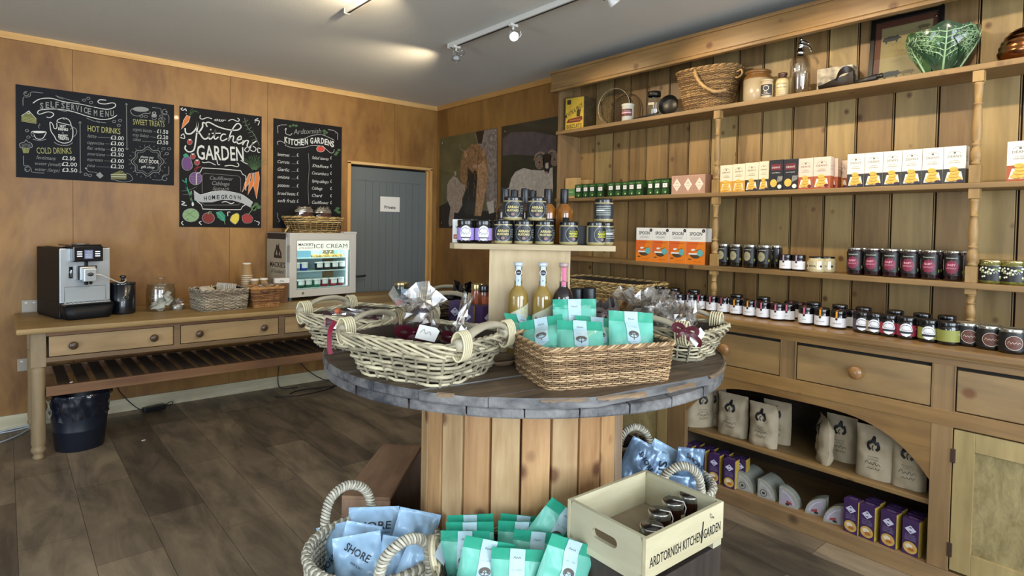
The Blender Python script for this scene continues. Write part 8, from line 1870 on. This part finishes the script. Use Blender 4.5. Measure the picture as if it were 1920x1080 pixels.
# ---- old brown box behind, open side to the drum
bx = wood('worn_brown_box', '70523e', 'a88668', axis='y', grain=8, stretch=7, rough=.6, blotch=.45); bxe = wood('worn_brown_box_end', '80644e', 'b09278', axis='z', grain=10, stretch=6, rough=.6, blotch=.4)
t = thing('open_brown_box', 'worn brown wooden box open on one side behind the left rope basket', 'wooden box', (-2.243, -3.083, 0), radians(-44.5))
BW, BL, BH = .18, .53, .425
MB().b2(-BW/2, BW/2, -BL/2, BL/2, BH-.014, BH, bx, .002).build('top_board', t)
MB().b2(-BW/2, BW/2, -BL/2, -BL/2+.014, 0, BH-.014, bxe, .002).build('end_board', t); MB().b2(-BW/2, BW/2, BL/2-.014, BL/2, 0, BH-.014, bxe, .002).build('end_board', t)
MB().b2(-BW/2, -BW/2+.012, -BL/2+.014, BL/2-.014, 0, BH-.014, dkz, .001).b2(-BW/2+.012, BW/2, -BL/2+.014, BL/2-.014, 0, .012, dkb).build('back_and_bottom', t)
# ---- twisted seagrass baskets with packets
rg = [mat('seagrass', 'b0aa98', .75, var=.25, vs_=60), mat('seagrass_pale', 'cac5b4', .75, var=.2, vs_=60), mat('seagrass_dark', '8a8472', .8, var=.3, vs_=60)]
def rope_basket(label, c, R, h, h_angles, seed=1, hrise=.115):
    t = thing('rope_basket', label, 'basket', (c[0], c[1], 0), 0, group='round twisted seagrass baskets'); m = MB(); rd = random.Random(seed); pitch = .0165; rows = int(h/pitch)
    for j in range(rows):
        z = .008+j*pitch; f = z/h; rr = R*(.80+.26*sin(min(1, f*1.1)*pi*.62)) if f < .9 else R*(.80+.26*sin(pi*.62*.99)); rr = R*(.84+.16*f**.7); last = j == rows-1
        n = 150 if z > .2 else 60; tw = 54 if z > .2 else 20; s_ = 1.45 if last else 1
        if z < .2: m.tube([(rr*cos(2*pi*i/60), rr*sin(2*pi*i/60), z) for i in range(60)], .009, rg[j % 3], seg=6, closed=True); continue
        for q in range(2):
            pts = []
            for i in range(n*2):
                a = 2*pi*i/(n*2); w_ = tw*a+pi*q; pts.append(((rr+.0058*s_*cos(w_))*cos(a), (rr+.0058*s_*cos(w_))*sin(a), z+.0058*s_*sin(w_)))
            m.tube(pts, .0062*s_, rg[(j+q+rd.randrange(2)) % 3], seg=5, closed=True)
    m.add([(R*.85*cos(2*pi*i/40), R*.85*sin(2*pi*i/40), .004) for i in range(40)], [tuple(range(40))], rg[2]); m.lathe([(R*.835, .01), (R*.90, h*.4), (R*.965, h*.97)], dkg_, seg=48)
    m.build('coiled_wall', t)
    for a in h_angles:
        m = MB(); ca, sa = cos(a), sin(a); hwid = .082; pts = cr([Vector((R*ca, R*sa, h-.05))+Vector((-sa, ca, 0))*(-hwid), Vector((R*1.02*ca, R*1.02*sa, h+.02))+Vector((-sa, ca, 0))*(-hwid*1.0), Vector((R*1.06*ca, R*1.06*sa, h+hrise*.75))+Vector((-sa, ca, 0))*(-hwid*.72), Vector((R*1.08*ca, R*1.08*sa, h+hrise)), Vector((R*1.06*ca, R*1.06*sa, h+hrise*.75))+Vector((-sa, ca, 0))*(hwid*.72), Vector((R*1.02*ca, R*1.02*sa, h+.02))+Vector((-sa, ca, 0))*hwid, Vector((R*ca, R*sa, h-.05))+Vector((-sa, ca, 0))*hwid], 7)
        m.tube(pts, .0095, rg[2], seg=8)
        L = 0; acc = 0
        for i in range(len(pts)-1):
            seg_ = pts[i+1]-pts[i]; d = seg_.normalized(); u = d.cross(Vector((ca, sa, .01))).normalized(); v = d.cross(u)
            k = max(1, int(seg_.length/.0075))
            for q in range(k):
                p = pts[i]+seg_*(q/k); m.tube([p+u*(.0125*cos(b__))+v*(.0125*sin(b__))+d*(.006*cos(b__)) for b__ in [2*pi*w_/9 for w_ in range(9)]], .0045, rg[(i+q) % 2], seg=5, closed=True)
        m.build('wrapped_handle', t)
    return t
CL = (-2.545, -3.565); RB = (-1.40, -3.835)
rope_basket('round seagrass basket of pale blue packets at the bottom left of the drum', CL, .205, .415, (radians(87), radians(-93)), 3, .105)
rope_basket('round seagrass basket of pale blue packets right behind the pale crate', RB, .205, .425, (radians(68), radians(-125)), 4, .125)
blu = mat('pale_blue_film', 'a3c6e4', .34, coat=.35, var=.08, vs_=10); blug = mat('silver_film_side', '6f8aa8', .3, metal=.25, coat=.3, var=.2, vs_=14); navy = mat('navy_print', '14202e', .5); crab = mat('seaweed_print', '8a6f8c', .55, var=.5, vs_=120)
SWd, SHt = .175, .20
def shore_art(kind):
    def g(m, f):
        if kind == 0: m.text('SHORE', 0, SHt*.66, .034, navy, f, k=.004, width=SWd*.74, bold=.008).text('SCOTTISH SEAWEED CHIPS', 0, SHt*.585, .009, navy, f, k=.004, width=SWd*.7); m.poly([(u*1.0, v) for u, v in ((-.04, .055), (.045, .05), (.05, .1), (.02, .108), (-.035, .1))], crab, f, .004); m.scribble(-.04, .035, .08, .012, mat('brown_print', '6a4038', .6), f, k=.004, lw=.0016)
        if kind == 1: m.text('Sh', -.01, SHt*.50, .05, navy, f, k=.004, rot=-1.2, width=.055, bold=.008).text('ORE', .03, SHt*.3, .02, navy, f, k=.004, rot=-1.2)
        if kind == 2: m.text('SHORE', -.01, SHt*.38, .028, navy, f, k=.004, width=SWd*.5, rot=.5, bold=.005).text('SEAWEED', .01, SHt*.26, .009, navy, f, k=.004, rot=.5)
        if kind == 3: m.text('SHORE', 0, SHt*.70, .030, navy, f, k=.004, width=SWd*.5, rot=-.6, bold=.008).text('PEAR & SALT', 0, SHt*.55, .008, navy, f, k=.004, rot=-.6)
    return g
g3 = 'pale blue seaweed snack packets'
def shore(label, px, py, D, rot, kind, seed, w_=SWd, h=SHt, body=None):
    z = topz(py, D, px)-h*cos(rot[0])*.98
    o = pouch('snack_packet', label, 'packet', w_, h, .07, body or blu, seed=seed, gus=.3, crump=.012, toph=.06, art=shore_art(kind), group=g3, nu=30, nv=34, puff=.8); o.location = cv(px, D, z); o.rotation_euler = (rot[0], rot[1], RZC+rot[2]); return o
shore('pale blue packet reading SHORE across the back of the left rope basket', 703, 978, 1.96, (-.35, -.05, 0), 0, 3)
shore('pale blue packet tilted at the right back of the left rope basket', 766, 982, 1.88, (-.3, .28, .2), 1, 4, .14)
shore('pale blue packet sunk at the left inside of the left rope basket', 642, 1010, 1.90, (-.3, -.35, -.3), 2, 5, .14)
shore('pale blue packet with dark print at the front of the left rope basket', 682, 1040, 1.76, (-.45, -.15, .1), 3, 6, .15)
shore('pale blue packet lying in the middle of the left rope basket', 668, 1012, 1.84, (-.5, .3, .3), 9, 7, .12, .15)
shore('small pale blue packet behind the front handle of the left rope basket', 735, 1034, 1.80, (-.4, .25, .2), 9, 8, .10, .14)
shore('pale blue packet seen through the front handle of the left rope basket', 772, 1035, 1.74, (-.4, .5, .2), 9, 9, .11, .15)
shore('silvery packet leaning against the drum in the right rope basket', 1190, 838, 2.40, (-.3, .45, -.1), 3, 11, .16, .22, blug)
shore('pale blue pointed packet with dark letters in the right rope basket', 1228, 838, 2.42, (-.25, .5, .1), 1, 12, .13, .2)
shore('blue grey packet standing at the right of the right rope basket', 1304, 852, 2.38, (-.2, .2, .35), 3, 13, .135, .20, blug)
shore('blue grey packet low behind the front handle of the right rope basket', 1272, 905, 2.30, (-.35, .1, .0), 9, 14, .14, .14, blug)
# fill under the packets, out of reach: a wicker false bottom in each basket
for c, R, z, l in ((CL, .175, .29, 'round wicker false bottom inside the left rope basket'), (RB, .175, .24, 'round wicker false bottom inside the right rope basket')):
    o = MB().lathe([(0, z-.01), (R, z-.01), (R, z), (0, z)], rg[2], seg=30).build('basket_inlay', loc=(c[0], c[1], 0)); tag(o, l, 'inlay')
# dark willow branch basket peeping past the drum
t = thing('dark_stick_basket', 'dark reddish willow basket just visible past the right side of the drum', 'basket', tuple(cv(1170, 2.75, 0)), 0)
wicker(t, .20, .20, .25, .25, .44, [mat('dark_red_willow', '3e211a', .6, var=.3, vs_=20), mat('dark_red_willow_b', '5a3828', .6, var=.3, vs_=20)], r=.006, pitch=.016, stake=.05, e=2.2, rim=.011, rimmats=[mat('pale_rope_rim', '9a8c74', .7)], seed=44, liner=dkg_)
